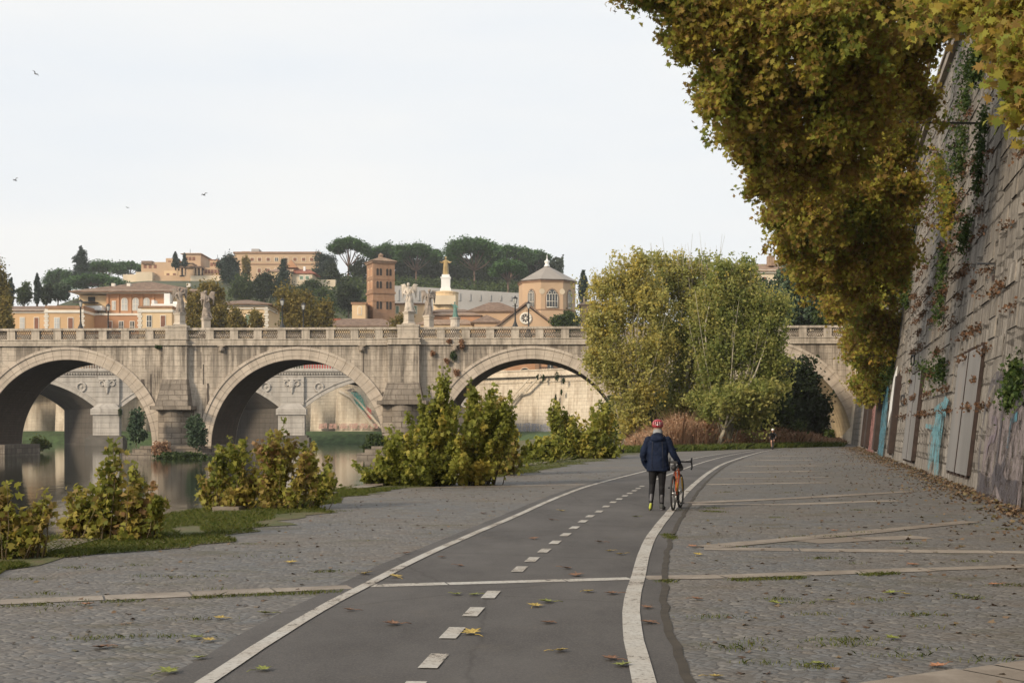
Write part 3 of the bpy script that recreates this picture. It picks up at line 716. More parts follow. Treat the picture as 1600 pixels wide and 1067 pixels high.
# pilasters, cutwaters
def pier(px, hw, pr, zledge, zbat, kind):
    u = bu(px); mb = MB()
    mb.box(u-hw, u+hw, -pr, .2, zbat-.3, ZC0-.003)
    mb.build('pier_pilaster', M['traver'], bridge)
    mb = MB(); wl = hw+.62
    z0 = zledge
    if kind == 'round':
        n = 14
        def ring(rad, off, z): return [(u-rad+2*rad*k/n, -(off+rad*.75*math.sin(math.pi*k/n)), z) for k in range(n+1)]+[(u+rad, .2, z), (u-rad, .2, z)]
        mb.loft([ring(wl+.6, pr-.1, -2.2), ring(wl+.6, pr-.1, -.2), ring(wl+.02, pr-.3, -.15), ring(wl, pr-.3, z0)], sm=False)
    else:
        mb.box(u-wl, u+wl, -pr-.9, .2, -.3, z0)
    mb.build('cutwater', M['oldblock'], bridge)
    mb = MB(); mb.box(u-wl-.35, u+wl+.35, -pr-1.6, .2, z0, z0+.42); mb.build('ledge', M['oldblock'], bridge)
    mb = MB()
    mb.hexa([(u-wl+.1, -pr-1.2, z0+.42), (u+wl-.1, -pr-1.2, z0+.42), (u+wl-.1, .1, z0+.42), (u-wl+.1, .1, z0+.42)],
            [(u-hw-.05, -pr-.1, zbat), (u+hw+.05, -pr-.1, zbat), (u+hw+.05, .1, zbat), (u-hw-.05, .1, zbat)])
    mb.build('buttress', M['oldblock'], bridge)
    mb = MB()
    for k, (ww, dd, zz) in enumerate(((4.6, 4.4, -1.0), (3.9, 3.4, -.55), (3.3, 2.6, -.25))):
        mb.box(u-ww, u+ww, -dd, -.03*k-.03, -2.3, zz)
    mb.build('pier_footing', M['oldblock'], bridge)
pier(276, 1.35, .7, bz(640), bz(592), 'round'); pier(632, 1.75, .9, bz(632), bz(598), 'round'); pier(1000, 1.7, .8, bz(632), bz(598), 'round'); pier(276-357, 1.35, .7, bz(640), bz(592), 'round')
mb = MB(); c, r, z = ARCHES[1]; mb.box(c-r-1.0, c-r+2.4, .3, DEP-.3, -2.2, -.15)
mb.build('pier_footing', M['oldblock'], bridge)
mb = MB(); c, r, z = ARCHES[2]; mb.box(c-r-1.2, c-r+1.1, .3, DEP-.3, -2.2, -.15); mb.build('pier_footing', M['oldblock'], bridge)
# carved mask corbels under the cornice
for px in (347, 566, 711):
    mb = MB(); u = bu(px); z = ZC0-.42
    mb.ell((u, -.28, z), (.3, .26, .34)); mb.box(u-.42, u+.42, -.45, .05, ZC0-.16, ZC0-.01); mb.capsule((u, -.5, z-.05), (u, -.54, z-.16), .07, .1)
    mb.capsule((u-.24, -.2, z+.05), (u-.3, -.2, z-.3), .1, .06); mb.capsule((u+.24, -.2, z+.05), (u+.3, -.2, z-.3), .1, .06)
    remesh(mb.build('mask_corbel', M['cornice'], bridge), .05, 1)

# ============================================================ SECOND BRIDGE
D2 = 240; s2 = D2/F
def X2(px): return (px-800)*s2
def Z2(py): return CH+(HZ-py)*s2
b2 = empty('far_bridge', (0, D2, 0), 0, 'white stone bridge with shallow arches and carved ornament behind the nearer bridge', 'bridge')
SK = Vector((-13, 20, 0)); PC = [169-287*2, 169-287, 169, 457, 745]; HWp = 18.5
Zs, Zcr, Zcor, Zpar = Z2(638), Z2(592), Z2(579), Z2(567)
span = (287-2*HWp)*s2; rise = Zcr-Zs; rr = (span*span/4+rise*rise)/(2*rise); th0 = math.asin(span/2/rr)
mb = MB(); so = MB(); rg_ = MB()
pr2 = [(X2(PC[0])-6, -2.2)]
for a, b_ in zip(PC[:-1], PC[1:]):
    cx = X2((a+b_)/2); x0, x1 = X2(a+HWp), X2(b_-HWp)
    pr2.append((x0, -2.2))
    arc = [(cx+rr*math.sin(-th0+2*th0*k/30), Zcr-rr+rr*math.cos(-th0+2*th0*k/30)) for k in range(31)]
    pr2 += arc; pr2.append((x1, -2.2))
    for k in range(30):
        def off(p, d):
            v = Vector((p[0]-cx, p[1]-(Zcr-rr))).normalized(); return (p[0]+v.x*d, p[1]+v.y*d)
        for d0, d1, prj in ((0, .75, .12), (.75, 1.0, .26)):
            q = [off(arc[k], d0), off(arc[k+1], d0), off(arc[k+1], d1), off(arc[k], d1)]
            rg_.face([(p[0], -prj, p[1]) for p in q], [(k*.8, 0), (k*.8+.8, 0), (k*.8+.8, .4), (k*.8, .4)])
            rg_.face([(q[3][0], -prj, q[3][1]), (q[2][0], -prj, q[2][1]), (q[2][0], 0, q[2][1]), (q[3][0], 0, q[3][1])])
            rg_.face([(q[0][0], -prj, q[0][1]), (q[1][0], -prj, q[1][1]), (q[1][0], 0, q[1][1]), (q[0][0], 0, q[0][1])])
pr2.append((X2(PC[-1]-HWp)+1.0, -2.2))
ln = 0
for (a, za), (b_, zb) in zip(pr2[:-1], pr2[1:]):
    if abs(a-b_) > 1e-6:
        mb.face([(a, 0, za), (b_, 0, zb), (b_, 0, Zcor), (a, 0, Zcor)], [(a, za), (b_, zb), (b_, Zcor), (a, Zcor)])
        mb.face([(a+SK.x, SK.y, za), (b_+SK.x, SK.y, zb), (b_+SK.x, SK.y, Zcor), (a+SK.x, SK.y, Zcor)])
    l2 = ln+math.hypot(b_-a, zb-za)
    if not (za == zb == -2.2): so.face([(a, 0, za), (a+SK.x, SK.y, za), (b_+SK.x, SK.y, zb), (b_, 0, zb)], [(0, za), (24, za), (24, zb), (0, zb)])
    ln = l2
xe = pr2[-1][0]; mb.face([(xe, 0, -2.2), (xe+SK.x, SK.y, -2.2), (xe+SK.x, SK.y, Zcor), (xe, 0, Zcor)]); mb.face([(pr2[0][0], 0, Zcor), (xe, 0, Zcor), (xe+SK.x, SK.y, Zcor), (pr2[0][0]+SK.x, SK.y, Zcor)])
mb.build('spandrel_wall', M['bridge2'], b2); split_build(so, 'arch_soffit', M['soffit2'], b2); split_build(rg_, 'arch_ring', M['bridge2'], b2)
mb = MB(); xa = pr2[0][0]
for z0, z1, p in ((Zcor-1.15, Zcor-.95, .2), (Zcor-.45, Zcor-.15, .35), (Zcor-.15, Zcor+.12, .6)): mb.box(xa, xe, -p, .3, z0, z1)
x = xa
while x < xe: mb.box(x, x+.22, -.34, -.003, Zcor-.8, Zcor-.45); x += .5
mb.build('cornice', M['bridge2'], b2)
mb = MB(); mb.box(xa, xe, -.25, .25, Zcor+.12, Zcor+.4); mb.box(xa, xe, -.3, .3, Zpar-.25, Zpar); x = xa
while x < xe: mb.box(x, x+.24, -.15, .15, Zcor+.4, Zpar-.25); x += .48
mb.build('parapet', M['bridge2'], b2)
for pc in PC[:-1]:
    x = X2(pc); hw = HWp*s2
    mb = MB(); mb.box(x-hw, x+hw, -.5, .1, Zs+.6, Zcor-1.16); mb.build('pier_panel', M['bridge2'], b2)
    mb = MB(); mb.hexa([(x-hw-.6, -1.6, Zs-1.2), (x+hw+.6, -1.6, Zs-1.2), (x+hw+.6, 0, Zs-1.2), (x-hw-.6, 0, Zs-1.2)], [(x-hw-.6, -1.6, Zs-.1), (x+hw+.6, -1.6, Zs-.1), (x+hw+.6, 0, Zs-.1), (x-hw-.6, 0, Zs-.1)])
    mb.hexa([(x-hw-.5, -1.5, Zs-.1), (x+hw+.5, -1.5, Zs-.1), (x+hw+.5, 0, Zs-.1), (x-hw-.5, 0, Zs-.1)], [(x-hw*.7, -.7, Zs+.9), (x+hw*.7, -.7, Zs+.9), (x+hw*.7, 0, Zs+.9), (x-hw*.7, 0, Zs+.9)])
    mb.build('pier_cap', M['bridge2'], b2)
    mb = MB(); mb.box(x-hw-.25, x+hw+.25, -1.3, .1, -.4, Zs-1.2); mb.build('pier_shaft', M['bridge2'], b2)
    mb = MB(); mb.box(x-hw-1.3, x+hw+1.3, -2.6, .2, -2.2, .1); mb.box(x-hw-.8, x+hw+.8, -2.0, .2, .1, .5); mb.build('pier_footing', simple('wet_stone', (.1, .09, .075), .6, .3, .6) if pc == PC[0] else bpy.data.materials['wet_stone'], b2)
    mb = MB(); zc = Zcor-2.6
    mb.torus((x-.95, -.6, zc+.2), .45, .13, 'y', 16); mb.torus((x+.95, -.6, zc+.2), .45, .13, 'y', 16); mb.ell((x, -.62, zc), (.6, .3, .9)); mb.capsule((x, -.6, zc-.9), (x, -.58, zc-1.7), .3, .12)
    mb.capsule((x-1.4, -.6, zc+.9), (x+1.4, -.6, zc+.9), .16, .16)
    mb.build('cartouche', M['bridge2'], b2)
    for sx in (-1, 1):
        mb = MB(); mb.torus((x+sx*5.0, -.06, Zcor-3.1), .8, .2, 'y', 20); mb.ell((x+sx*5.0, -.02, Zcor-3.1), (.3, .15, .3)); mb.build('medallion', M['bridge2'], b2)

# ============================================================ WALLS
def wpt(s, h, off=0.0):   # near quay wall: s = y at the foot, h up the face
    n = Vector((-1, WS, 0)).normalized()
    return Vector((wall_x(s)+BAT*h, s, h))+n*off
qw = empty('quay_wall', (0, 0, 0), 0, 'tall leaning embankment wall of grey stained stone blocks at right, streaked and overgrown', 'wall')
mb = MB(); Lf = math.sqrt(1+WS*WS); rgn = np.random.default_rng(2)
ss = list(np.arange(-15, 139.5, 1.5)); 
for a, b_ in zip(ss[:-1], ss[1:]):
    H0, H1 = wall_h(a), wall_h(b_); n = 24
    for k in range(n):
        f0, f1 = k/n, (k+1)/n
        mb.face([wpt(a, -.2+f0*H0 if k else -.2), wpt(b_, f0*H1 if k else -.2), wpt(b_, f1*H1), wpt(a, f1*H0)],
                [(a*Lf, f0*H0), (b_*Lf, f0*H1), (b_*Lf, f1*H1), (a*Lf, f1*H0)])
mb.build('stone_face', M['quaywall'], qw)
mb = MB()   # projecting block courses: individual proud stones with ledges for weeds
rg = random.Random(21)
for row in range(5, 31):
    h = row*.55; s = -8.0
    while s < 75:
        L = rg.uniform(.7, 1.7)
        if rg.random() < .45 and h < wall_h(s)-1:
            o_ = rg.uniform(.015, .045)
            q = [wpt(s, h+.02, o_), wpt(s+L-.05, h+.02, o_), wpt(s+L-.05, h+.52, o_*.6), wpt(s, h+.52, o_*.6)]
            bq = [wpt(s, h+.02, -.02), wpt(s+L-.05, h+.02, -.02), wpt(s+L-.05, h+.52, -.02), wpt(s, h+.52, -.02)]
            U = [(s*Lf, h+.02), ((s+L)*Lf, h+.02), ((s+L)*Lf, h+.52), (s*Lf, h+.52)]
            mb.face(q, U)
            for k in range(4):
                k2 = (k+1) % 4; mb.face([q[k], q[k2], bq[k2], bq[k]], [U[k], U[k2], U[k2], U[k]])
        s += L
mb.build('proud_blocks', M['quaywall'], qw)
mb = MB()
for a, b_ in zip(ss[:-1], ss[1:]):
    for k, (h0, h1, o0) in enumerate(((0, .35, .22), (.35, 1.2, .05), (1.2, 1.4, .14))):
        A = [wpt(a, wall_h(a)+h0, o0), wpt(b_, wall_h(b_)+h0, o0), wpt(b_, wall_h(b_)+h1, o0), wpt(a, wall_h(a)+h1, o0)]
        B = [wpt(a, wall_h(a)+h0, -.5), wpt(b_, wall_h(b_)+h0, -.5), wpt(b_, wall_h(b_)+h1, -.5), wpt(a, wall_h(a)+h1, -.5)]
        for k2 in range(4):
            k3 = (k2+1) % 4; mb.face([A[k2], A[k3], B[k3], B[k2]], [(a, 0), (b_, 0), (b_, .3), (a, .3)])
        mb.face(A, [(a*Lf, h0), (b_*Lf, h0), (b_*Lf, h1), (a*Lf, h1)])
mb.build('coping', M['strip'], qw)
# smooth rendered plinth course
# steel flood boards fixed on the wall
def s_of(px): k = (px-800)/F; return WO/(k-WS)
def boards(label, pairs, hb, ht, th, mat_, lean=-.55):
    root = empty('steel_board', wpt((pairs[0][0]+pairs[-1][1])/2, hb, 0), 0, label, 'metal panel', 'steel boards bolted to the quay wall')
    L0 = root.location
    for s0, s1 in pairs:
        mb = MB()
        def q(off): return [wpt(s0, hb, off)-L0, wpt(s1, hb, off)-L0, wpt(s1+lean, ht, off)-L0, wpt(s0+lean, ht, off)-L0]
        A, B = q(th), q(.0)
        mb.face(A, [(0, 0), (2, 0), (2, 3), (0, 3)])
        mb.build('board', mat_, root)
        mb = MB(); A2, B2 = q(th-.003), q(0.01)
        for k in range(4): mb.face([A2[k], A2[(k+1) % 4], B2[(k+1) % 4], B2[k]])
        mb.build('side_frame', M['rustdark'], root)
    for s0, s1 in pairs:
        for fs in (.12, .5, .88):
            for h in (hb, ht):
                mb = MB(); p = wpt(s0+(s1-s0)*fs+(lean if h == ht else 0), h, th*.5)-L0; mb.box(p.x-.04, p.x+.04, p.y-.05, p.y+.05, p.z-.1, p.z+.1); mb.build('clamp', M['rustdark'], root)
def steel():
    m, nt, b, o = newmat('grey_steel'); v = objc(nt)
    c = ramp(nt, noise_out(nt, .9, 5, v, (1, 1, .25)), [(.3, (.17, .165, .16)), (.6, (.24, .23, .225)), (.75, (.28, .23, .2))])
    nt.links.new(c, b.inputs['Base Color']); b.inputs['Roughness'].default_value = .55; b.inputs['Metallic'].default_value = .1; bump(nt, b, noise_out(nt, 6, 3, v), .15, .01); return m
M['steel'] = steel(); M['rustdark'] = simple('dark_rusty_steel', (.035, .022, .018), .8, .35, 3)
boards('wide pair of grey steel boards leaning on the wall, nearest to the viewer', [(33.7, 36.45), (36.7, 39.0)], .35, 3.75, .11, M['steel'])
boards('second pair of grey steel boards on the wall, beyond the blue graffiti', [(51.8, 54.3), (54.5, 57.2)], .3, 3.95, .18, M['steel'])
boards('narrow dark steel board on the wall beside the torn white sheet', [(65.5, 66.6)], .35, 4.3, .3, M['rustdark'])
boards('dark steel board between the blue and the pink patch of paint', [(79.5, 81.6)], .3, 5.6, .4, M['rustdark'])
boards('steel board on the wall past the pink patch of paint', [(92.5, 95)], .3, 4.6, .4, M['rustdark'])
boards('farthest steel board on the wall close to the bridge', [(101, 104)], .3, 4.8, .4, M['steel'])
# torn white sheet
mb = MB()
A = [wpt(66.9, 2.7, .2), wpt(67.4, 1.9, .22), wpt(68.3, 2.6, .2), wpt(69.5, 1.7, .24), wpt(70.2, 3.0, .2), wpt(69.2, 4.4, .2), wpt(67.2, 4.9, .2)]
B = [p+Vector((.03, 0, 0)) for p in A]; mb.face(A); mb.face(B[::-1])
for k in range(len(A)): mb.face([A[k], A[(k+1) % len(A)], B[(k+1) % len(A)], B[k]])
o = mb.build('torn_sheet', M['whitepaint']); tag(o, 'torn white sheet hanging on the wall between the steel boards', 'sheet')
# mooring rings
for i, (s, h, lab) in enumerate(((61.8, 3.2, 'lower iron mooring ring on the wall beside the torn sheet'), (57.8, 4.9, 'upper iron mooring ring on the wall above the steel boards'))):
    p = wpt(s, h, .12); root = empty('mooring_ring', p, 0, lab, 'ring', 'mooring rings')
    mb = MB(); mb.torus((0, 0, -.2), .24, .035, 'x', 20); mb.build('ring', M['iron'], root)
    mb = MB(); mb.capsule((.15, 0, 0), (-.03, 0, 0), .05, .05); mb.build('pin', M['iron'], root)
# graffiti: sprayed paint lying on the stone
def spray(name, col, r=.7):
    m, nt, b, o = newmat(name); v = objc(nt)
    a = noise_out(nt, 3.5, 7, v, None, .75)
    nt.links.new(ramp(nt, a, [(.35, tuple(c*.75 for c in col)), (.7, col)]), b.inputs['Base Color']); b.inputs['Roughness'].default_value = r
    tr = nt.nodes.new('ShaderNodeBsdfTransparent'); mx_ = nt.nodes.new('ShaderNodeMixShader')
    nt.links.new(ramp(nt, noise_out(nt, 2.2, 8, v, None, .8), [(.44, 0), (.6, .95)]), mx_.inputs[0]); nt.links.new(tr.outputs[0], mx_.inputs[2]); nt.links.new(b.outputs[0], mx_.inputs[1]); nt.links.new(mx_.outputs[0], o.inputs[0])
    return m
def gpt(px, py):
    """point on the leaning wall face met by the sight line through a photo pixel"""
    k = (px-800)/F; q = (HZ-py)/F
    # kY = WO + WS*Y + BAT*h ; h = CH + q*Y
    Y = (WO+BAT*CH)/(k-WS-BAT*q); return Y, CH+q*Y
def patch(name, pts, mat_, off=.125):
    mb = MB(); mb.face([wpt(*gpt(x, y), off) for x, y in pts]); mb.build(name, mat_, qw)
def stroke(name, pts, w_, mat_, off=.13, parent=None):
    mb = MB(); q = [wpt(*gpt(x, y), off) for x, y in pts]; q = catmull(q, .25); nn = Vector((-1, WS, BAT)).normalized()
    L, Rr = [], []
    for i, p in enumerate(q):
        d = (q[min(i+1, len(q)-1)]-q[max(i-1, 0)]).normalized(); t = d.cross(nn); L.append(p+t*w_/2); Rr.append(p-t*w_/2)
    for i in range(len(q)-1): mb.face([L[i], L[i+1], Rr[i+1], Rr[i]])
    return mb.build(name, mat_, parent or qw)
blue = spray('blue_spray', (.14, .34, .40)); pink = spray('pink_spray', (.42, .2, .18)); blue2 = spray('deep_blue_spray', (.08, .25, .33)); blk = spray('dark_spray', (.085, .075, .085)); pale = spray('violet_spray', (.2, .16, .19)); teal = spray('teal_spray', (.05, .35, .3))
patch('graffiti', [(1483, 618), (1476, 640), (1471, 632), (1466, 660), (1459, 700), (1456, 735), (1465, 715), (1466, 745), (1472, 742), (1474, 705), (1480, 665), (1481, 650), (1489, 625)], blue)
for i, pp in enumerate(([(1478, 640), (1470, 665), (1458, 690), (1456, 730)], [(1480, 628), (1476, 670), (1474, 700), (1467, 745)], [(1466, 640), (1480, 632), (1484, 650)], [(1452, 665), (1466, 668), (1479, 672)])): stroke('graffiti', pp, .16, blue)
patch('graffiti', [(1374, 716), (1382, 719), (1389, 660), (1392, 605), (1386, 600), (1380, 650)], blue2)
patch('graffiti', [(1355, 706), (1367, 709), (1376, 640), (1372, 630), (1366, 640)], pink)
stroke('graffiti', [(1537, 768), (1540, 700), (1552, 620), (1566, 590), (1576, 606), (1574, 660), (1566, 735), (1580, 720), (1596, 640), (1612, 615)], .3, blk)
stroke('graffiti', [(1536, 752), (1556, 762), (1566, 740), (1578, 765), (1600, 770)], .5, blk)
stroke('graffiti', [(1548, 720), (1554, 690), (1566, 672), (1558, 655)], .2, pale); stroke('graffiti', [(1584, 700), (1590, 660), (1600, 650)], .2, blue2)
patch('graffiti', [(1536, 775), (1604, 800), (1612, 640), (1580, 600), (1552, 640)], spray('faded_violet_spray', (.24, .2, .2)), .11)
# far embankment wall behind both bridges
fw = empty('embankment_wall', (0, 0, 0), 0, 'sunlit pale embankment wall curving behind the bridges, streaked with brown stains', 'wall')
mb = MB(); cp = MB(); gr = MB(); ln = 0
for (x0, y0), (x1, y1) in zip(FARW[:-1], FARW[1:]):
    l2 = ln+math.hypot(x1-x0, y1-y0); dx, dy = (x1-x0)/(l2-ln), (y1-y0)/(l2-ln); nx, ny = -dy, dx   # towards the river
    mb.face([(x0, y0, -1), (x1, y1, -1), (x1-nx*1, y1-ny*1, 12.2), (x0-nx*1, y0-ny*1, 12.2)], [(ln, -1), (l2, -1), (l2, 12.2), (ln, 12.2)], sm=True)
    def bnd(m_, z0, z1, o0, o1):
        a = [(x0+nx*o0, y0+ny*o0, z0), (x1+nx*o0, y1+ny*o0, z0), (x1+nx*o0, y1+ny*o0, z1), (x0+nx*o0, y0+ny*o0, z1)]
        bq = [(x0+nx*o1, y0+ny*o1, z0), (x1+nx*o1, y1+ny*o1, z0), (x1+nx*o1, y1+ny*o1, z1), (x0+nx*o1, y0+ny*o1, z1)]
        uvv = [(ln, z0), (l2, z0), (l2, z1), (ln, z1)]
        m_.face(a, uvv); m_.face([a[3], a[2], bq[2], bq[3]], uvv); m_.face([a[0], a[1], bq[1], bq[0]], uvv)
    bnd(cp, 11.0, 11.3, -.7, -1.3); bnd(cp, 12.2, 12.6, -.6, -1.8); bnd(cp, 12.6, 13.4, -.9, -1.4); bnd(cp, 13.4, 13.65, -.75, -1.6)
    ln = l2
mb.build('stone_face', M['bank_wall'], fw, merge=True); cp.build('coping', M['bank_wall'], fw)
# stair ramps on the far wall (string course rising diagonally), graffiti
def fpt(px, py):   # meet the far wall
    best = None
    for (x0, y0), (x1, y1) in zip(FARW[:-1], FARW[1:]):
        p0 = 800+F*x0/y0; p1 = 800+F*x1/y1
        if min(p0, p1) <= px <= max(p0, p1):
            t = (px-p0)/(p1-p0); Y = y0+(y1-y0)*t; return P(px, py, Y-.6)
    return P(px, py, 250)
for nm, pts, th in (('stair_string', [(845, 586), (832, 600), (822, 611), (810, 615), (797, 632), (786, 645)], .28), ('stair_string', [(826, 592), (790, 632)], .2), ('stair_string', [(530, 612), (548, 622), (585, 668)], .4), ('stair_string', [(545, 612), (562, 628), (596, 668)], .3)):
    mb = MB(); mb.tube([fpt(a, b_) for a, b_ in pts], th, 4, sm=False); mb.build(nm, M['bank_wall'], fw)
def fpatch(pts, m_):
    mb = MB(); mb.face([fpt(a, b_)+Vector((0, -.15, 0)) for a, b_ in pts]); mb.build('graffiti', m_, fw)
fpatch([(548, 612), (556, 610), (566, 620), (572, 638), (568, 642), (556, 630)], teal); fpatch([(572, 634), (580, 640), (581, 656), (574, 650)], spray('red_spray', (.45, .08, .07)))
fpatch([(538, 610), (552, 606), (560, 614), (548, 612)], blk)
gw = spray('grey_tag_spray', (.3, .31, .36))
for a in range(690, 860, 14): fpatch([(a, 661+(a % 5)*.5), (a+13, 660+(a % 3)), (a+13, 676), (a, 677)], gw)
for a in range(498, 590, 16): fpatch([(a, 662), (a+13, 661), (a+13, 669), (a, 670)], spray('pink_tag_spray', (.5, .3, .26)) if a == 498 else bpy.data.materials['pink_tag_spray'])
for i, (px, py, w_, h, lab) in enumerate(((840, 589, 4, 9, 'small dark vine hanging from the far wall top, left of the others'), (849, 590, 4, 10, 'dark vine on the far wall next to the leftmost one'), (870, 588, 7, 12, 'widest dark vine spilling over the far wall coping'), (881, 595, 4, 9, 'short dark vine right of the widest one on the far wall'), (868, 624, 3.5, 14, 'long thin vine low on the far wall'), (877, 613, 2.5, 7, 'tiny vine tuft low on the far wall'))):
    c = fpt(px, py); rt = empty('vine', c, 0, lab, 'vine', 'vines on the far wall')
    crown('foliage', [((c.x, c.y-.3, c.z), (w_*.07, .25, h*.075))], 350, .2, M['l_ivy'], rt, 300+i, DIAM, tb=(0, .6))

# narrow dark vertical streaks with uneven sides, set just proud of the spandrels
M['dark_streak'] = simple('dark_streak_stone', (.085, .07, .058), .95, .4, 1.2, bmp=.3)
for px, ya, yb_, w_ in ((236, 583, 655, 3), (223, 591, 628, 7), (152, 560, 590, 1.2), (318, 568, 600, 2.2), (325, 598, 640, 4.5), (314, 548, 575, 1.5), (228, 545, 575, 1.2), (568, 548, 600, 2), (600, 612, 650, 6)):
    mb = MB(); u = bu(px); w2 = w_*.035; rg = random.Random(px); L, Rr = [], []
    for k in range(9): zz = bz(ya)+(bz(yb_)-bz(ya))*k/8; L.append((u-w2*rg.uniform(.6, 1.1), -.012, zz)); Rr.append((u+w2*rg.uniform(.6, 1.1), -.012, zz))
    for k in range(8): mb.face([L[k], Rr[k], Rr[k+1], L[k+1]])
    mb.build('spandrel_streak', M['dark_streak'], bridge)
# ============================================================ BRIDGE STATUES AND LAMPS
def onbridge(px, v=0.1):
    k = (px-800)/F; Y = BY0/(1+BS*k)+v; return Vector((k*Y, Y, 0))
ZPAR = bz(510)
def angel(px, ytop, yped, v, label, mat_, pose, pm='cornice', flip=1, rz=0):
    b = onbridge(px, v); s = b.y/F; zt = CH+(HZ-ytop)*s; zp = CH+(HZ-yped)*s
    base = Vector((b.x, b.y, ZPAR+.2)); root = empty('angel_statue' if pose != 'saint' else 'saint_statue', base, BROT+rz, label, 'statue', 'statues standing on the bridge parapet')
    hp = zp-base.z; h = zt-zp; mb = MB()
    mb.box(-.72, .72, -.72, .72, -.3, .15); mb.lathe((0, 0, 0), [(.78, .15), (.66, .3), (.6, .4), (.6, hp-.3), (.7, hp-.18), (.74, hp)], 4 if pose != 'saint' else 12, False)
    mb.build('pedestal', M[pm], root)
    S = h/3.0; z0 = hp; mb = MB(); f = flip
    def q(x, y, z): return (x*S*f, y*S, z0+z*S)
    rnd = random.Random(int(px))
    # robe: swinging drapery with folds
    prof = [(.42, .38, 0, 0), (.46, .4, .25, 0), (.42, .36, .7, .03), (.36, .33, 1.15, .07), (.33, .28, 1.5, .06), (.28, .22, 1.75, .02), (.33, .24, 2.05, -.02), (.36, .2, 2.25, -.04), (.16, .14, 2.42, -.05)]
    rings = []
    for rx, ry, z, dx in prof:
        rings.append([q(dx+(rx*(1+.14*math.sin(7*t+z*2.2)))*math.cos(t), ry*(1+.16*math.sin(6*t+z*3))*math.sin(t), z) for t in [2*math.pi*k/40 for k in range(40)]])
    mb.loft(rings)
    mb.capsule(q(-.05, 0, 2.35), q(-.05, -.02, 2.55), .1*S, .1*S); mb.ell(q(-.06, -.04, 2.74), (.15*S, .17*S, .2*S)); mb.ell(q(-.06, .03, 2.8), (.18*S, .18*S, .17*S))
    # flying folds
    for k in range(5):
        a = q(.2+.05*k, -.2+.1*k, .9-.12*k); mb.chain([q(.1, -.2+.08*k, 1.5-.1*k), a, q(.5+.05*k, -.1+.05*k, .55-.15*k)], [.13*S, .11*S, .05*S], 8)
    if pose == 'pillar':
        mb.chain([q(.28, -.05, 2.2), q(.48, -.3, 1.85), q(.12, -.42, 1.7)], [.11*S, .09*S, .07*S]); mb.chain([q(-.34, -.05, 2.2), q(-.5, -.3, 1.9), q(-.1, -.45, 2.0)], [.11*S, .09*S, .07*S])
        mb.chain([q(.05, -.5, 1.2), q(.12, -.48, 2.3)], [.09*S, .09*S])
    elif pose == 'cross':
        mb.chain([q(.28, -.05, 2.2), q(.5, -.25, 1.9), q(.35, -.35, 2.25)], [.11*S, .09*S, .07*S]); mb.chain([q(-.34, -.05, 2.2), q(-.5, -.3, 1.85), q(-.15, -.42, 1.7)], [.11*S, .09*S, .07*S])
        mb.chain([q(-.4, -.45, 1.1), q(.45, -.35, 2.6)], [.06*S, .06*S])
    elif pose == 'raise':
        mb.chain([q(.28, -.05, 2.2), q(.56, -.2, 2.3), q(.6, -.3, 2.72)], [.11*S, .09*S, .06*S]); mb.chain([q(-.34, -.05, 2.2), q(-.55, -.3, 1.9), q(-.3, -.42, 1.6)], [.11*S, .09*S, .07*S])
    else:
        mb.chain([q(.28, -.05, 2.2), q(.5, -.1, 1.85), q(.62, -.25, 2.0)], [.11*S, .09*S, .06*S]); mb.chain([q(-.34, -.05, 2.2), q(-.6, -.15, 2.35), q(-.75, -.25, 2.6)], [.11*S, .09*S, .06*S]); mb.chain([q(.62, -.25, 1.2), q(.64, -.28, 2.6)], [.03*S, .02*S])
    remesh(mb.build('figure', M[mat_], root), .05, 1)
    if pose != 'saint':
        for sx in (-1, 1):
            mb = MB()
            for k in range(7):      # overlapping feathers fanned from the shoulder
                t = k/6; mb.chain([q(sx*.12, .22, 2.15), q(sx*(.5+.12*t), .32, 2.75-.6*t), q(sx*(.88-.2*t), .36, 2.75-1.35*t)], [.1*S, .13*S, .05*S], 8)
            remesh(mb.build('wing', M[mat_], root), .05, 1)
    mb = MB(); mb.ell((0, 0, z0+.02), (.55*S, .5*S, .22)); remesh(mb.build('plinth_rock', M[mat_], root), .06, 1)
    return root
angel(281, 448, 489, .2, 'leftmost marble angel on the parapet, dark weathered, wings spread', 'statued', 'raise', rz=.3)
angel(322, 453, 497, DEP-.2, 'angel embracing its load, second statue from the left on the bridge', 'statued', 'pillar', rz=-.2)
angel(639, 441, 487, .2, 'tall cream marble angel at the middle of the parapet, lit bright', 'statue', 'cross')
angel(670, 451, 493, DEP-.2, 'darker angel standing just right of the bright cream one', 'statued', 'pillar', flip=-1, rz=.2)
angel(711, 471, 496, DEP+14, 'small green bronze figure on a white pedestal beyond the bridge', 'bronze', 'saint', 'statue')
def lamp(px, ytop, v, label):
    b = onbridge(px, v); s = b.y/F; h = CH+(HZ-ytop)*s-(ZPAR-1.1); root = empty('street_lamp', (b.x, b.y, ZPAR-1.1), 0, label, 'street lamp', 'cast iron lamps along the bridge')
    mb = MB(); mb.lathe((0, 0, 0), [(.42, 0), (.42, .9), (.36, 1.0), (.3, 1.3), (.2, 1.5), (.13, 1.7), (.09, 2.0), (.075, h-1.05), (.12, h-1.0), (.05, h-.9)], 10)
    mb.capsule((-.3, 0, h-1.15), (.3, 0, h-1.15), .03, .03); mb.build('post', M['iron'], root)
    mb = MB(); mb.lathe((0, 0, 0), [(.13, h-.88), (.23, h-.35), (.23, h-.33)], 6, False); mb.build('lantern', M['lampglass'], root)
    mb = MB(); mb.lathe((0, 0, 0), [(.3, h-.34), (.25, h-.22), (.1, h-.12), (.06, h-.04), (.02, h)], 6, False)
    for k in range(6):
        t = 2*math.pi*k/6; mb.tube([(.135*math.cos(t), .135*math.sin(t), h-.9), (.24*math.cos(t), .24*math.sin(t), h-.34)], .018, 4)
    mb.build('lantern_cap', M['iron'], root)
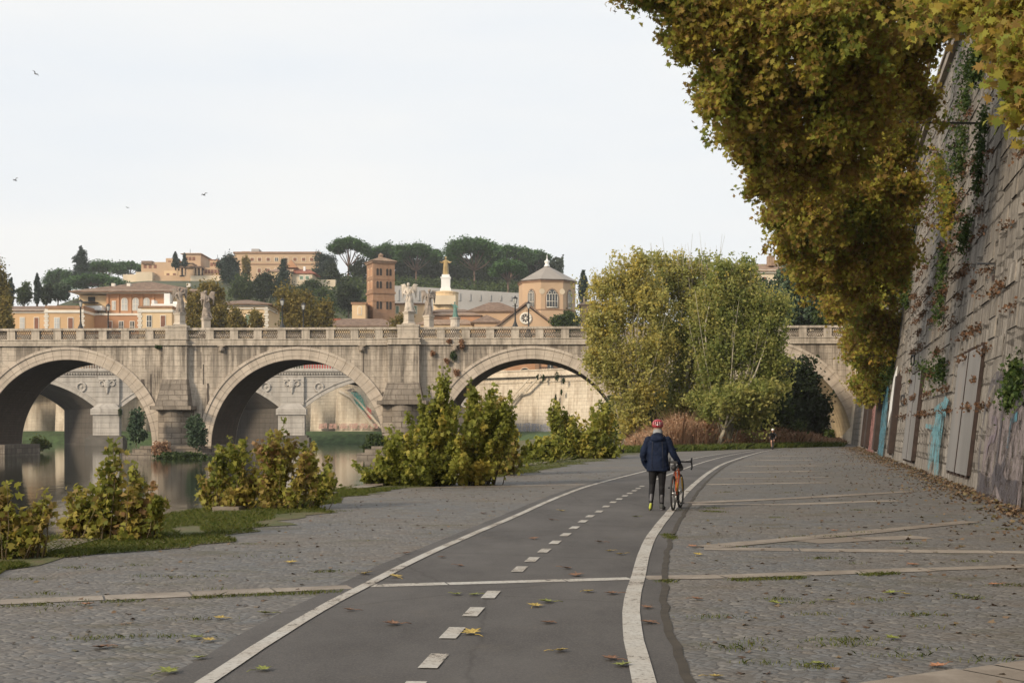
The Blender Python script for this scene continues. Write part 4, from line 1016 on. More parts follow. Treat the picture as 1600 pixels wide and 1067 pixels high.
for px, yt, v, lab in ((126, 467, 1.2, 'leftmost lamp on the bridge, before the ochre wing'), (169, 474, DEP-1.2, 'lamp on the far parapet before the arched windows'), (441, 465, 1.2, 'lamp left of the pair before the golden trees'), (474, 472, DEP-1.2, 'lamp right of the pair before the golden trees'), (805, 462, 1.2, 'lamp on the bridge at the left slope of the rose window gable'), (826, 470, DEP-1.2, 'lamp standing in front of the rose window')):
    lamp(px, yt, v, lab)

# ============================================================ TOWN
class Bld:
    """a building whose front faces the river; columns and rows given in photo pixels on its front plane, turned into metres there"""
    def __init__(s, name, label, px0, px1, D, cat='building', group=None, zb=10):
        s.D = D; s.s = D/F; s.x0 = (px0-800)*s.s; s.root = empty(name, (s.x0, D, 0), 0, label, cat, group); s.zb = zb
    def X(s, px): return (px-800)*s.s-s.x0
    def Z(s, py): return CH+(HZ-py)*s.s
    def wall(s, px0, px1, yt, mat_, y0=0, dep=12, yb=None, name='wall'):
        mb = MB(); mb.box(s.X(px0), s.X(px1), y0, y0+dep, s.zb if yb is None else s.Z(yb), s.Z(yt)); return mb.build(name, M[mat_], s.root)
    def band(s, px0, px1, yc, h, mat_='white', y0=0, pr=.25, dep=12, name='cornice'):
        mb = MB(); mb.box(s.X(px0)-pr, s.X(px1)+pr, y0-pr, y0+dep+pr, s.Z(yc)-h/2, s.Z(yc)+h/2); return mb.build(name, M[mat_], s.root)
    def hip(s, px0, px1, ye, yr, mat_, y0=0, dep=12, ov=.6, gable=False, inset=None):
        x0, x1 = s.X(px0)-ov, s.X(px1)+ov; a, b_ = y0-ov, y0+dep+ov; ze, zr = s.Z(ye), s.Z(yr); ins = (0 if gable else min((x1-x0)/2-.01, (b_-a)/2)) if inset is None else inset
        m = (a+b_)/2; mb = MB(); L, Rr = (x0+ins, m, zr), (x1-ins, m, zr)
        mb.face([(x0, a, ze), (x1, a, ze), Rr, L]); mb.face([(x1, b_, ze), (x0, b_, ze), L, Rr]); mb.face([(x0, b_, ze), (x0, a, ze), L]); mb.face([(x1, a, ze), (x1, b_, ze), Rr])
        mb.face([(x0, a, ze-.25), (x1, a, ze-.25), (x1, b_, ze-.25), (x0, b_, ze-.25)])
        for p, q in (((x0, a), (x1, a)), ((x1, a), (x1, b_)), ((x1, b_), (x0, b_)), ((x0, b_), (x0, a))): mb.face([(*p, ze-.25), (*q, ze-.25), (*q, ze), (*p, ze)])
        return mb.build('roof', M[mat_], s.root)
    def win(s, px, py, w_, h, kind='glass', y0=0, arch=False, fr='white', frame=True):
        """w_, h in photo pixels"""
        x = s.X(px); z = s.Z(py); W, H = w_*s.s/2, h*s.s/2; p = None; fw_ = .16*s.s/.15
        def shape(W, H):
            if not arch: return [(x-W, z-H), (x+W, z-H), (x+W, z+H), (x-W, z+H)]
            return [(x-W, z-H), (x+W, z-H)]+[(x+W*math.cos(t), z+H-W+W*math.sin(t)) for t in [math.pi*k/8 for k in range(9)]]
        mb = MB(); mb.prism(shape(W+fw_, H+fw_), y0-.1, y0+.1); f = mb.build('window', M[fr if frame else kind], s.root)
        mb = MB(); mb.prism(shape(W, H), y0-.16, y0-.104)
        o = mb.build({'shutter': 'shutter', 'gshutter': 'shutter'}.get(kind, 'pane'), M[kind], f)
        if kind in ('glass', 'whiteglass'):
            mb = MB(); mb.box(x-.06, x+.06, y0-.2, y0-.163, z-H, z+H*(.95)); mb.box(x-W, x+W, y0-.198, y0-.165, z-.05, z+.05); mb.build('glazing_bars', M['white'], f)
        return f
M['whiteglass'] = simple('curtained_glass', (.45, .46, .45), .3, .1, 1, bmp=0)
# low ochre wing
b = Bld('ochre_wing', 'low ochre wing with a flat brown roof at the far left behind the parapet', -60, 77, 300)
b.wall(-60, 76, 487, 'ochre', dep=9); b.band(-60, 76, 486.5, .8, dep=9); b.hip(-60, 103, 485, 474, 'tile', 0, 14)
for px, k in ((35, 'whiteglass'), (57, 'shutter'), (12, 'shutter'), (-10, 'glass')): b.win(px, 505, 6, 17, k)
# big institute: left pavilion, recessed orange block, right pavilion
b = Bld('ochre_palace', 'large ochre and orange palace with a hipped tile roof and three tall arched windows', 77, 330, 292)
b.wall(77, 134, 482, 'ochre', -2, 14); b.band(77, 134, 488, .6, 'white', -2, .25, 14); b.band(77, 134, 481.5, .7, 'brickbr', -2, .2, 14)
b.wall(134, 222, 487, 'brickor', 6, 10); b.band(134, 222, 487.5, .5, 'white', 6, .2, 10)
b.wall(221, 272, 481, 'cream', -2, 14); b.band(221, 272, 487, .6, 'white', -2, .25, 14); b.band(221, 272, 481, .5, 'brickbr', -2, .2, 14)
b.wall(103, 150, 455, 'cream', 9, 12, yb=500); b.wall(150, 250, 451, 'brickor', 8, 14, yb=500); b.wall(250, 302, 449, 'cream', 8, 14, yb=500)
b.band(101, 303, 450.5, .8, 'white', 7.5, .5, 16)
b.hip(100, 305, 450.2, 428.5, 'tile', 7, 17, 1.0, inset=15)
for px in (178, 196, 213.5): b.win(px, 470, 8.5, 19, 'whiteglass', 8, True)
b.win(161, 472, 4.5, 13, 'whiteglass', 8)
for px in (151, 168, 188, 206, 224): mb = MB(); mb.box(b.X(px)-.25, b.X(px)+.25, 7.75, 8.05, b.Z(486), b.Z(452)); mb.build('pilaster', M['brickor'], b.root)
for px in (159, 177, 194.5, 212): b.win(px, 507, 6, 16, 'glass' if px != 159 else 'shutter', 6)
for px, k in ((94, 'whiteglass'), (115, 'shutter')): b.win(px, 506, 7, 16, k, -2)
for px, k in ((237, 'glass'), (258.5, 'shutter')): b.win(px, 503, 6.5, 17, k, -2)
for px in (77.5, 222.5, 133):     # quoins
    mb = MB()
    for k in range(9): ww = .55 if k % 2 else .35; mb.box(b.X(px)-ww, b.X(px)+ww, -2.12, -1.9, b.Z(514)+k*.5+.0, b.Z(514)+k*.5+.42)
    mb.build('quoin', M['white'], b.root)
b.win(123, 463, 9, 9, 'dark', 9, frame=False)
mb = MB(); mb.box(b.X(105), b.X(147), 5.5, 9, b.Z(481), b.Z(474)); mb.build('terrace_wall', M['whitepaint'], b.root)
mb = MB(); mb.hexa([(b.X(108), 2.5, b.Z(471)), (b.X(134), 2.5, b.Z(471)), (b.X(134), 8.9, b.Z(468)), (b.X(108), 8.9, b.Z(468))], [(b.X(108), 2.5, b.Z(469)), (b.X(134), 2.5, b.Z(469)), (b.X(134), 8.9, b.Z(466)), (b.X(108), 8.9, b.Z(466))]); mb.build('awning', M['iron'], b.root)
mb = MB(); mb.box(b.X(228), b.X(280), 4, 7.8, b.Z(480), b.Z(472)); mb.box(b.X(229), b.X(233), 4, 7, b.Z(472), b.Z(466)); mb.box(b.X(247), b.X(256), 5, 7.9, b.Z(472), b.Z(455)); mb.box(b.X(262), b.X(278), 4.5, 7.9, b.Z(472), b.Z(468)); mb.build('roof_terrace', M['whitepaint'], b.root)
for px in (153, 178, 275): mb = MB(); mb.box(b.X(px)-.4, b.X(px)+.4, 11, 12, b.Z(440), b.Z(434)); mb.build('chimney', M['white'], b.root)
# cream house among golden trees
b = Bld('cream_house', 'cream house with brown roof half hidden by golden plane trees, white framed windows', 330, 434, 290)
b.wall(330, 417, 476, 'cream', 0, 16); b.band(330, 417, 477, .7); b.band(330, 417, 482, .3)
b.hip(328, 420, 475, 463, 'tile', 0, 16, .9, inset=7)
for px, k in ((345, 'shutter'), (367, 'gshutter'), (388, 'gshutter'), (404.5, 'shutter')): b.win(px, 499, 7, 15, k)
mb = MB()
for k in range(9): ww = .55 if k % 2 else .35; mb.box(b.X(416)-ww, b.X(416)+ww, -.12, .1, b.Z(514)+k*.6, b.Z(514)+k*.6+.5)
mb.build('quoin', M['white'], b.root)
b = Bld('low_house', 'long low tiled roof right of the golden trees, with a small red patch', 500, 622, 305)
b.wall(503, 622, 510, 'cream', 0, 14); b.hip(500, 622, 509, 494, 'tile', 0, 14, .5, inset=5)
mb = MB(); mb.box(b.X(511), b.X(527), 6, 9, b.Z(502), b.Z(494)); mb.build('dormer', M['tilered'], b.root)
b = Bld('cream_annex', 'small cream annex with an arched window at the left foot of the brick bell tower', 550, 571, 322)
b.wall(550, 571, 473, 'cream', 0, 9); b.band(550, 571, 474, .5, 'brickbr', 0, .25, 9); b.win(562, 485, 5, 12, 'cream', 0, True)
# bell tower
b = Bld('bell_tower', 'square brick bell tower with paired arched openings and a low tiled pyramid roof', 570, 616, 326, 'tower')
root = b.root; ang = R(-22)
W_ = 46*.163/(math.cos(R(22))+math.sin(R(22)))   # side length seen corner-on
o_c = (b.X(593), W_/2)
def rot(x, y): c, s = math.cos(-ang*2), math.sin(-ang*2); return (o_c[0]+x*c-y*s, o_c[1]+x*s+y*c)
tw = empty('tower_frame', (0, 0, 0)); COL.objects.unlink(tw); bpy.data.objects.remove(tw)
TH = R(23)
root.rotation_euler = (0, 0, TH); cxw, cyw = (593-800)*b.s, 326+W_*.5
root.location = (cxw, cyw, 0); hwid = 46*b.s/(math.cos(TH)+math.sin(TH))/2
def tb(mb, x0, x1, y0, y1, za, zb_): mb.box(x0, x1, y0, y1, b.Z(za), b.Z(zb_))
mb = MB(); mb.box(-hwid, hwid, -hwid, hwid, 10, b.Z(410)); mb.build('wall', M['brickbr'], root)
for py, h, pr in ((457, .55, .22), (409, .7, .3), (436, .25, .1), (470, .3, .12)): mb = MB(); mb.box(-hwid-pr, hwid+pr, -hwid-pr, hwid+pr, b.Z(py)-h/2, b.Z(py)+h/2); mb.build('string_course', M['tilepale' if py == 409 else 'brickbr'], root)
mb = MB(); mb.lathe((0, 0, 0), [((hwid+.55)*1.414, b.Z(408.2)), ((hwid+.55)*1.414, b.Z(407.2)), (.7, b.Z(400)), (.7, b.Z(397)), (.9, b.Z(396.6)), (.05, b.Z(393))], 4, False)
rf = mb.build('roof', M['tilepale'], root); rf.rotation_euler = (0, 0, R(45))
for fx in (0, 1):
    for py, h in ((425, 11), (445, 11), (477, 12)):
        for sx in (-.45, .45):
            mbf = MB(); mbp = MB(); H = h*b.s
            c = sx*hwid
            for d in (-.42, .42):
                pts = [(c+d-.3, b.Z(py)-H/2), (c+d+.3, b.Z(py)-H/2)]+[(c+d+.3*math.cos(t), b.Z(py)+H/2-.3+.3*math.sin(t)) for t in [math.pi*k/6 for k in range(7)]]
                mbp.prism(pts, -hwid-.06, -hwid+.1)
            mbf.prism([(c-.85, b.Z(py)-H/2-.15), (c+.85, b.Z(py)-H/2-.15), (c+.85, b.Z(py)+H/2-.1), (c+.5, b.Z(py)+H/2+.3), (c-.5, b.Z(py)+H/2+.3), (c-.85, b.Z(py)+H/2-.1)], -hwid-.03, -hwid+.12)
            f = mbf.build('window', M['brickbr' if fx == 0 else 'hillbrick'], root); pn = mbp.build('opening', M['dark'] if fx == 0 else M['brickor'], f)
            if fx: f.rotation_euler = (0, 0, R(-90))
b = Bld('yellow_house', 'yellow house with green shutters right of the bell tower', 616, 668, 335)
b.wall(614, 668, 474, 'cream', 0, 10); b.hip(614, 668, 474, 470, 'tile', 0, 10)
for px in (621, 649): b.win(px, 484, 4, 11, 'gshutter')
# hill top
b = Bld('hilltop_convent', 'stepped cluster of brown brick convent blocks with a loggia on the hill top at left', 190, 372, 610, zb=40)
def bx(px0, px1, yt, yb, y0, dep, m, nm='block'): mb = MB(); mb.box(b.X(px0), b.X(px1), y0, y0+dep, b.Z(yb), b.Z(yt)); mb.build(nm, M[m], b.root)
bx(215, 268, 407, 440, 6, 20, 'hillbrick'); bx(252, 268, 400, 420, 8, 12, 'hillbrick'); bx(276, 304, 390, 440, 12, 30, 'hillbrick'); bx(216, 233, 405.5, 410, 5, 18, 'tile')
b.hip(275, 304, 391, 387.5, 'tilepale', 12, 30, .8); bx(320, 333, 401, 445, 10, 14, 'hillbrick'); b.hip(319.5, 333.5, 401.5, 399.5, 'tilered', 10, 14, .4)
bx(190, 232, 428, 445, 2, 18, 'paleplaster', 'terrace_wall'); bx(212, 238, 425, 445, 0, 16, 'paleplaster', 'terrace_wall'); bx(230, 345, 429, 446, 3, 20, 'hillbrick', 'terrace_wall'); bx(252, 290, 421, 445, 5, 16, 'cream', 'terrace_wall')
bx(290, 304, 416, 446, -2, 10, 'hillbrick'); bx(275, 318, 417, 419.5, -3, 10, 'tile', 'loggia_roof'); bx(293, 302, 413, 417, -2, 8, 'hillbrick'); bx(292, 303, 411.5, 413, -2.5, 9, 'tilepale')
for px in (281, 286, 307, 312): b.win(px, 425, 3.4, 10, 'dark', 2.9, True, frame=False)
for px in (279, 284, 289.5, 305, 310, 315.5): mb = MB(); mb.box(b.X(px)-.35, b.X(px)+.35, -2.6, -1.9, b.Z(431), b.Z(419)); mb.build('loggia_pier', M['hillbrick'], b.root)
bx(318, 346, 418, 446, 1, 16, 'hillbrick')
for px in (321, 326, 331, 336, 341): b.win(px, 424, 1.6, 4, 'shutter', 1, frame=False)
bx(345, 368, 394, 445, 14, 12, 'hillbrick'); bx(300, 347, 432, 450, -3, 12, 'paleplaster', 'terrace_wall')
for px, py in ((221, 414), (229, 414), (237, 414), (258, 407), (264, 407), (281, 399), (287, 399), (293, 399), (323, 409), (329, 409), (350, 402), (357, 402), (258, 428), (268, 428)): b.win(px, py, 2.4, 3.6, 'shutter', {1: 6}.get(px < 250, 8 if px < 270 and py < 420 else 12 if px < 300 and py < 420 else 10 if px < 340 and py < 420 else 14 if py < 420 else 5), frame=False)
for px, yy in ((284, 391), (328, 400), (340, 394)): mb = MB(); mb.tube([(b.X(px), 16, b.Z(yy)), (b.X(px), 16, b.Z(yy-9))], .1, 4); mb.build('aerial', M['iron'], b.root)
b = Bld('long_hill_building', 'long brown hill building with rows of square windows and a small rooftop cabin', 366, 500, 600, zb=40)
b.wall(366, 499, 395, 'hillbrick', 0, 22); b.band(366, 499, 395, .9, 'brickbr', 0, .4, 22); b.band(366, 499, 413, .5, 'brickbr', 0, .2, 22); b.wall(390, 402, 387, 'greywall', 4, 6, yb=395, name='rooftop_cabin'); b.wall(375, 387, 391, 'hillbrick', 4, 6, yb=395, name='rooftop_cabin')
for px in (394, 405.5, 419, 432, 447, 461, 474.5, 487): b.win(px, 405.5, 5, 5, 'shutter' if px not in (432,) else 'glass', 0, fr='paleplaster')
for px in (405, 419, 432, 447, 461): b.win(px, 423, 5, 6, 'shutter', 0, fr='paleplaster')
b = Bld('hillside_villa', 'small villa with a red tiled roof and white chimney halfway up the hill', 421, 492, 520, zb=35)
b.wall(424, 456, 425, 'cream', -2, 12, yb=450); b.wall(450, 488, 427, 'paleplaster', 0, 12, yb=450); b.hip(447, 492, 427, 418, 'tilered', 0, 12, .5, inset=4); b.hip(421, 458, 425, 417, 'tilepale', -2, 12, .5, inset=4)
mb = MB(); mb.box(b.X(472), b.X(475), 3, 4.5, b.Z(422), b.Z(415)); mb.build('chimney', M['whitepaint'], b.root)
for px in (471, 480): b.win(px, 434, 5, 5, 'gshutter', 0)
mb = MB(); mb.prism([(b.X(444), b.Z(417)), (b.X(463), b.Z(417)), (b.X(453.5), b.Z(404.5))], 2, 8); mb.build('gable', M['brickor'], b.root)
b = Bld('garden_wall', 'pale garden wall on the slope right of the red roofed villa', 488, 524, 525, 'wall', zb=35); b.wall(488, 524, 437, 'paleplaster', 0, 3); 
# long grey wall
b = Bld('grey_retaining_wall', 'long grey retaining wall below the umbrella pines', 616, 815, 450, 'wall', zb=20)
mb = MB(); x0, x1 = b.X(612), b.X(815); mb.hexa([(x0, 0, 20), (x1, 0, 20), (x1, 3, 20), (x0, 3, 20)], [(x0, 0, b.Z(446)), (x1, 0, b.Z(458)), (x1, 3, b.Z(458)), (x0, 3, b.Z(446))]); mb.build('wall', M['greywall'], b.root)
for px in range(622, 815, 16): mb = MB(); mb.box(b.X(px)-.3, b.X(px)+.3, -.35, .05, b.Z(470), b.Z(452+(px-616)*.06)); mb.build('buttress', M['greywall'], b.root)
# monument
b = Bld('domed_monument', 'cream round monument carrying a tall white stepped pedestal', 677, 715, 400, 'monument', zb=20)
cx_ = b.X(695.5); z = b.Z
mb = MB(); mb.lathe((cx_, 4, 0), [(3.9, 20), (3.9, z(457)), (4.1, z(456.5)), (4.1, z(455)), (2.2, z(453))], 20, False); mb.build('drum', M['cream'], b.root)
mb = MB(); mb.box(cx_-1.7, cx_+1.7, 2.3, 5.7, z(456), z(449)); mb.box(cx_-1.4, cx_+1.4, 2.6, 5.4, z(449), z(433)); mb.box(cx_-1.6, cx_+1.6, 2.4, 5.6, z(433), z(431)); mb.box(cx_-1.2, cx_+1.2, 2.8, 5.2, z(431), z(427)); mb.build('pedestal', M['whitepaint'], b.root)
for k in range(7): b.win(683+k*3.6, 467, 2.4, 4.5, 'glass', -.6, frame=False)
mb = MB(); mb.box(b.X(677), b.X(712), -1, 5, z(476), z(462)); mb.build('gallery', M['paleplaster'], b.root)
ms = empty('gilded_statue', (cx_+b.x0, 404, z(427)), 0, 'gilded robed statue with open arms on top of the white pedestal', 'statue')
mb = MB(); S = (z(398)-z(427))/3
rings = []
for rx, ry, zz in ((.5, .45, 0), (.46, .4, .5), (.42, .36, 1.2), (.38, .3, 1.8), (.45, .3, 2.2), (.2, .18, 2.45)): rings.append([(S*rx*(1+.08*math.sin(6*t))*math.cos(t), S*ry*(1+.08*math.sin(5*t))*math.sin(t), zz*S) for t in [2*math.pi*k/24 for k in range(24)]])
mb.loft(rings); mb.ell((0, 0, 2.75*S), (.19*S, .2*S, .24*S))
for sx in (-1, 1): mb.chain([(sx*.35*S, 0, 2.2*S), (sx*.62*S, -.15*S, 1.95*S), (sx*.95*S, -.3*S, 2.1*S)], [.16*S, .14*S, .07*S])
remesh(mb.build('figure', M['gold'], ms), .09, 1)
# church nave roofs
b = Bld('church_nave', 'brown tiled church nave roofs between the monument and the octagon', 668, 812, 345)
b.wall(672, 735, 487, 'brickor', 2, 12); b.hip(668, 738, 486, 479, 'tile', 2, 12, .5, inset=3); b.wall(738, 812, 486, 'hillbrick', 0, 14); b.hip(732, 812, 486, 468.5, 'tile', 0, 14, .6, inset=6)
b.wall(676, 752, 497, 'brickor', -6, 8); b.hip(676, 752, 495, 489, 'tilepale', -6, 8, .5, inset=3)
b = Bld('hipped_house', 'low house with a hipped tile roof left of the rose window gable', 738, 782, 318)
b.wall(741, 780, 503, 'hillbrick', 0, 10); b.hip(738, 782, 503, 489, 'tile', 0, 10, .5)
b = Bld('pale_sheds', 'row of pale low roofs behind the small bronze statue', 655, 742, 326); b.wall(655, 742, 506, 'cream', 0, 9); b.hip(652, 744, 506, 497, 'tilepale', 0, 9, .4, inset=3)
# octagonal church
b = Bld('octagonal_church', 'octagonal brick church drum with pointed traceried windows and a grey pyramid roof', 810, 902, 335, 'church')
R8 = 46*b.s/math.cos(R(6)); c8 = (b.X(856), R8); a0 = R(-90-22.5+9)
v8 = [(c8[0]+R8*math.cos(a0+k*math.pi/4), c8[1]+R8*math.sin(a0+k*math.pi/4)) for k in range(8)]
def oct_(sc, za, zb_, m, nm, sc2=None):
    sc2 = sc2 or sc
    def r_(s_, zz): return [(c8[0]+(x-c8[0])*s_, c8[1]+(y-c8[1])*s_, zz) for x, y in v8]
    mb = MB(); mb.loft([r_(sc, za), r_(sc2, zb_)], sm=False); return mb.build(nm, M[m], b.root)
oct_(1, 10, z(436) if 0 else b.Z(438), 'hillbrick', 'wall'); oct_(1.03, b.Z(440), b.Z(438), 'brickbr', 'cornice'); oct_(1.05, b.Z(438), b.Z(436), 'tile', 'cornice'); oct_(1.02, b.Z(484), b.Z(482.5), 'brickbr', 'string_course')
oct_(1.09, b.Z(436), b.Z(410.5), 'lead', 'roof', .06)
mb = MB(); mb.lathe((c8[0], c8[1], 0), [(.9, b.Z(411)), (.7, b.Z(409)), (.45, b.Z(406)), (.7, b.Z(404)), (.75, b.Z(402)), (.3, b.Z(400.5)), (.1, b.Z(397)), (.08, b.Z(392))], 10); mb.build('finial', M['whitepaint'], b.root)
for k in (7, 0, 1):
    p0, p1 = v8[k], v8[(k+1) % 8]; m_ = ((p0[0]+p1[0])/2, (p0[1]+p1[1])/2); e = Vector((p1[0]-p0[0], p1[1]-p0[1], 0)).normalized(); n_ = Vector((e.y, -e.x, 0))
    def W8(t, zz, o): p = Vector((m_[0], m_[1], 0))+e*t+n_*o; return (p.x, p.y, zz)
    hw_ = 1.5 if k == 0 else .95; zl, zh = b.Z(480), b.Z(451.5)
    def pointed(hw, zl, zh, o):
        mb = MB(); pts = [(-hw, zl), (hw, zl), (hw, zh-hw*1.3), (hw*.8, zh-hw*.6), (hw*.4, zh-hw*.15), (0, zh), (-hw*.4, zh-hw*.15), (-hw*.8, zh-hw*.6), (-hw, zh-hw*1.3)]
        mb.face([W8(t, zz, o) for t, zz in pts])
        for i in range(len(pts)): (a, za), (c_, zc) = pts[i], pts[(i+1) % len(pts)]; mb.face([W8(a, za, o), W8(c_, zc, o), W8(c_, zc, -.1), W8(a, za, -.1)])
        return mb
    f = pointed(hw_+.35, zl-.3, zh+.35, .12).build('window', M['brickbr'], b.root); pointed(hw_, zl, zh, .18).build('pane', M['glass'], f)
    mb = MB()
    for t in [hw_*q for q in (-.98, -.5, 0, .5, .98)]: mb.tube([W8(t, zl, .25), W8(t, zh-hw_*1.2, .25)], .07, 4)
    for t in (-.74, -.25, .25, .74): mb.tube([W8(hw_*t+.28*hw_*math.cos(q), zh-hw_*1.2+.4*hw_*math.sin(q), .25) for q in [math.pi*i/6 for i in range(7)]], .06, 4)
    for t in (-.42, .42): mb.tube([W8(hw_*t+.26*hw_*math.cos(q), zh-hw_*.62+.26*hw_*math.sin(q), .25) for q in [2*math.pi*i/10 for i in range(11)]], .06, 4)
    mb.tube([W8(-hw_, zl, .25), W8(hw_, zl, .25)], .15, 4); mb.tube([W8(-hw_, (zl+zh)/2-.8, .25), W8(hw_, (zl+zh)/2-.8, .25)], .08, 4); mb.build('tracery', M['white'], f)
    if k == 0:
        for t in (-1, 1):
            mb = MB(); q = [W8(t*(hw_+1.2)+.75*math.cos(a), b.Z(455)+.75*math.sin(a), .08) for a in [2*math.pi*i/14 for i in range(14)]]; mb.face(q); mb.build('roundel', M['paleplaster'], b.root)
b = Bld('gabled_church_front', 'plain gabled church front with a white rose window', 774, 870, 312, 'church')
mb = MB(); mb.prism([(b.X(776), 10), (b.X(868), 10), (b.X(868), b.Z(512)), (b.X(822), b.Z(477.5)), (b.X(776), b.Z(512))], 0, 14); mb.build('front_wall', M['hillbrick'], b.root)
mb = MB()
for a, c_ in (((771, 515), (822, 475)), ((822, 475), (873, 515))):
    x0, z0, x1, z1 = b.X(a[0]), b.Z(a[1]), b.X(c_[0]), b.Z(c_[1]); mb.hexa([(x0, -.6, z0), (x1, -.6, z1), (x1, 15, z1), (x0, 15, z0)], [(x0, -.6, z0+.5), (x1, -.6, z1+.5), (x1, 15, z1+.5), (x0, 15, z0+.5)])
mb.build('roof', M['tile'], b.root)
mb = MB(); xx, zz = b.X(821.5), b.Z(497.5); mb.torus((xx, -.1, zz), 1.25, .28, 'y', 28, 8); mb.ell((xx, -.12, zz), (.25, .15, .25))
mb.prism([(xx+1.25*math.cos(t), zz+1.25*math.sin(t)) for t in [2*math.pi*k/24 for k in range(24)]], -.09, .0)
rw = mb.build('rose_window', M['white'], b.root)
for k in range(8):
    t = 2*math.pi*k/8; mb = MB(); cx2, cz2 = xx+.68*math.cos(t), zz+.68*math.sin(t)
    mb.prism([(cx2+.36*math.cos(q)*math.cos(t)-.19*math.sin(q)*math.sin(t), cz2+.36*math.cos(q)*math.sin(t)+.19*math.sin(q)*math.cos(t)) for q in [2*math.pi*i/10 for i in range(10)]], -.14, -.02); mb.build('petal_light', M['dark'], rw)
b = Bld('small_brick_house', 'small brick house with a chimney right of the octagon and dark cypress', 906, 930, 350); b.wall(908, 930, 476, 'hillbrick', 0, 8); b.hip(906, 932, 476, 468, 'tilepale', 0, 8); mb = MB(); mb.box(b.X(912), b.X(915), 2, 3, b.Z(474), b.Z(462)); mb.build('chimney', M['cream'], b.root)
b = Bld('ribbed_roof_palace', 'pale palace with a ribbed tile roof above the poplars at right', 1120, 1290, 240); b.wall(1135, 1290, 424, 'paleplaster', 0, 16); b.band(1135, 1290, 424.5, .6, 'white', 0, .4, 16); b.hip(1133, 1292, 423, 404, 'tilepale', 0, 16, .6, inset=4)
mb = MB(); mb.box(b.X(1206), b.X(1216), 3, 5, b.Z(412), b.Z(396)); mb.build('chimney', M['tilepale'], b.root)
for px in (1150, 1172, 1194, 1216, 1240, 1262): b.win(px, 440, 6, 14, 'shutter', 0)
# brown riverside house seen through the third arch
b = Bld('riverside_house', 'brown house with arched doorway and railing seen through the third arch', 790, 960, 285)
b.wall(790, 960, 545, 'brickor', 0, 10); b.win(820, 583, 17, 16, 'dark', 0, True, 'paleplaster'); b.wall(836, 842, 555, 'brickbr', -.5, 1)
for px in (860, 882, 905, 926): b.win(px, 575, 9, 22, 'glass', 0, True, 'brickbr')
mb = MB()
for k in range(40): x = b.X(843)+k*.42; mb.box(x, x+.08, -3, -2.92, b.Z(592), b.Z(575))
mb.box(b.X(843), b.X(960), -3.05, -2.87, b.Z(576), b.Z(574.5)); mb.build('railing', M['iron'], b.root)
# red bus on the second bridge
bus = empty('city_bus', (X2(497), D2+6, Zcor), 0, 'red and white bus crossing the far white bridge', 'bus')
mb = MB(); mb.box(-3.6, 3.6, -1.2, 1.2, .4, 2.9); mb.box(-3.4, 3.4, -1.1, 1.1, 2.9, 3.05); mb.build('body', simple('red_paint', (.45, .05, .04), .4, .1, 1, bmp=0), bus)
for k in range(5): mb = MB(); mb.box(-3.2+k*1.3, -2.1+k*1.3, -1.26, -1.18, 1.5, 2.5); mb.build('window', M['whiteglass'], bus)
for x in (-2.3, 2.2): mb = MB(); mb.torus((x, -1.1, .45), .35, .14, 'y', 16); mb.ell((x, -1.1, .45), (.3, .1, .3)); mb.build('wheel', M['iron'], bus)

# ============================================================ TREES ON THE HILL
def pine(px, ytop, ybase, D, wpx, hpx, label, seed, n=5200, grp='umbrella pines on the hill'):
    base = P(px+(seed % 5-2), ybase, D); c = P(px, ytop+hpx*.55, D); s = D/F
    rx = wpx*.56*s; rz = hpx*.52*s
    rg = random.Random(seed); bl = []
    m = max(5, int(wpx/9))
    for k in range(m):
        t = -1+2*(k+.5)/m; dx = t*rx*.8; dz = -abs(t)**2.2*rz*.75+rg.uniform(-.1, .1)*rz; ry_ = rx*.4
        for yy in (-.45, .35): bl.append(((c.x+dx+rg.uniform(-1, 1), c.y+yy*rx, c.z+dz), (rx*.3, ry_, rz*.5)))
    return tree('umbrella_pine', label, 'tree', base, bl, int(n*2.4), .75, 'l_pine', seed, grp, tr=.5, split=.55, bark='pinebark', sub=16, subr=.62, shell=.2, up=.7, tb=(0, 1))
pine(545, 364, 460, 560, 58, 30, 'tall umbrella pine with a rounded crown standing apart, left of the bell tower', 11)
pine(606, 374, 455, 600, 66, 30, 'umbrella pine with a flat crown directly behind the bell tower', 12); pine(650, 371, 460, 590, 70, 34, 'umbrella pine between bell tower and gilded statue', 13)
pine(740, 361, 466, 560, 88, 42, 'largest umbrella pine with a broad dome right of the gilded statue', 14, 8000); pine(800, 376, 462, 600, 74, 34, 'umbrella pine behind the big domed one, sloping to the right', 15)
pine(838, 384, 462, 610, 44, 26, 'small umbrella pine just left of the octagon roof', 16, 3000); pine(793, 396, 466, 520, 56, 34, 'lower bright umbrella pine in front, between the big pine and the octagon', 17, 4500)
pine(97, 411, 462, 620, 52, 36, 'leftmost rounded umbrella pine on the hill', 18); pine(166, 401, 450, 640, 62, 26, 'umbrella pine right of the tall ragged conifer', 19, 4500); pine(203, 404, 446, 650, 46, 20, 'umbrella pine touching the hilltop convent', 20, 3000); pine(155, 423, 455, 560, 92, 26, 'long low pine crown above the ochre palace roof', 21, 5000)
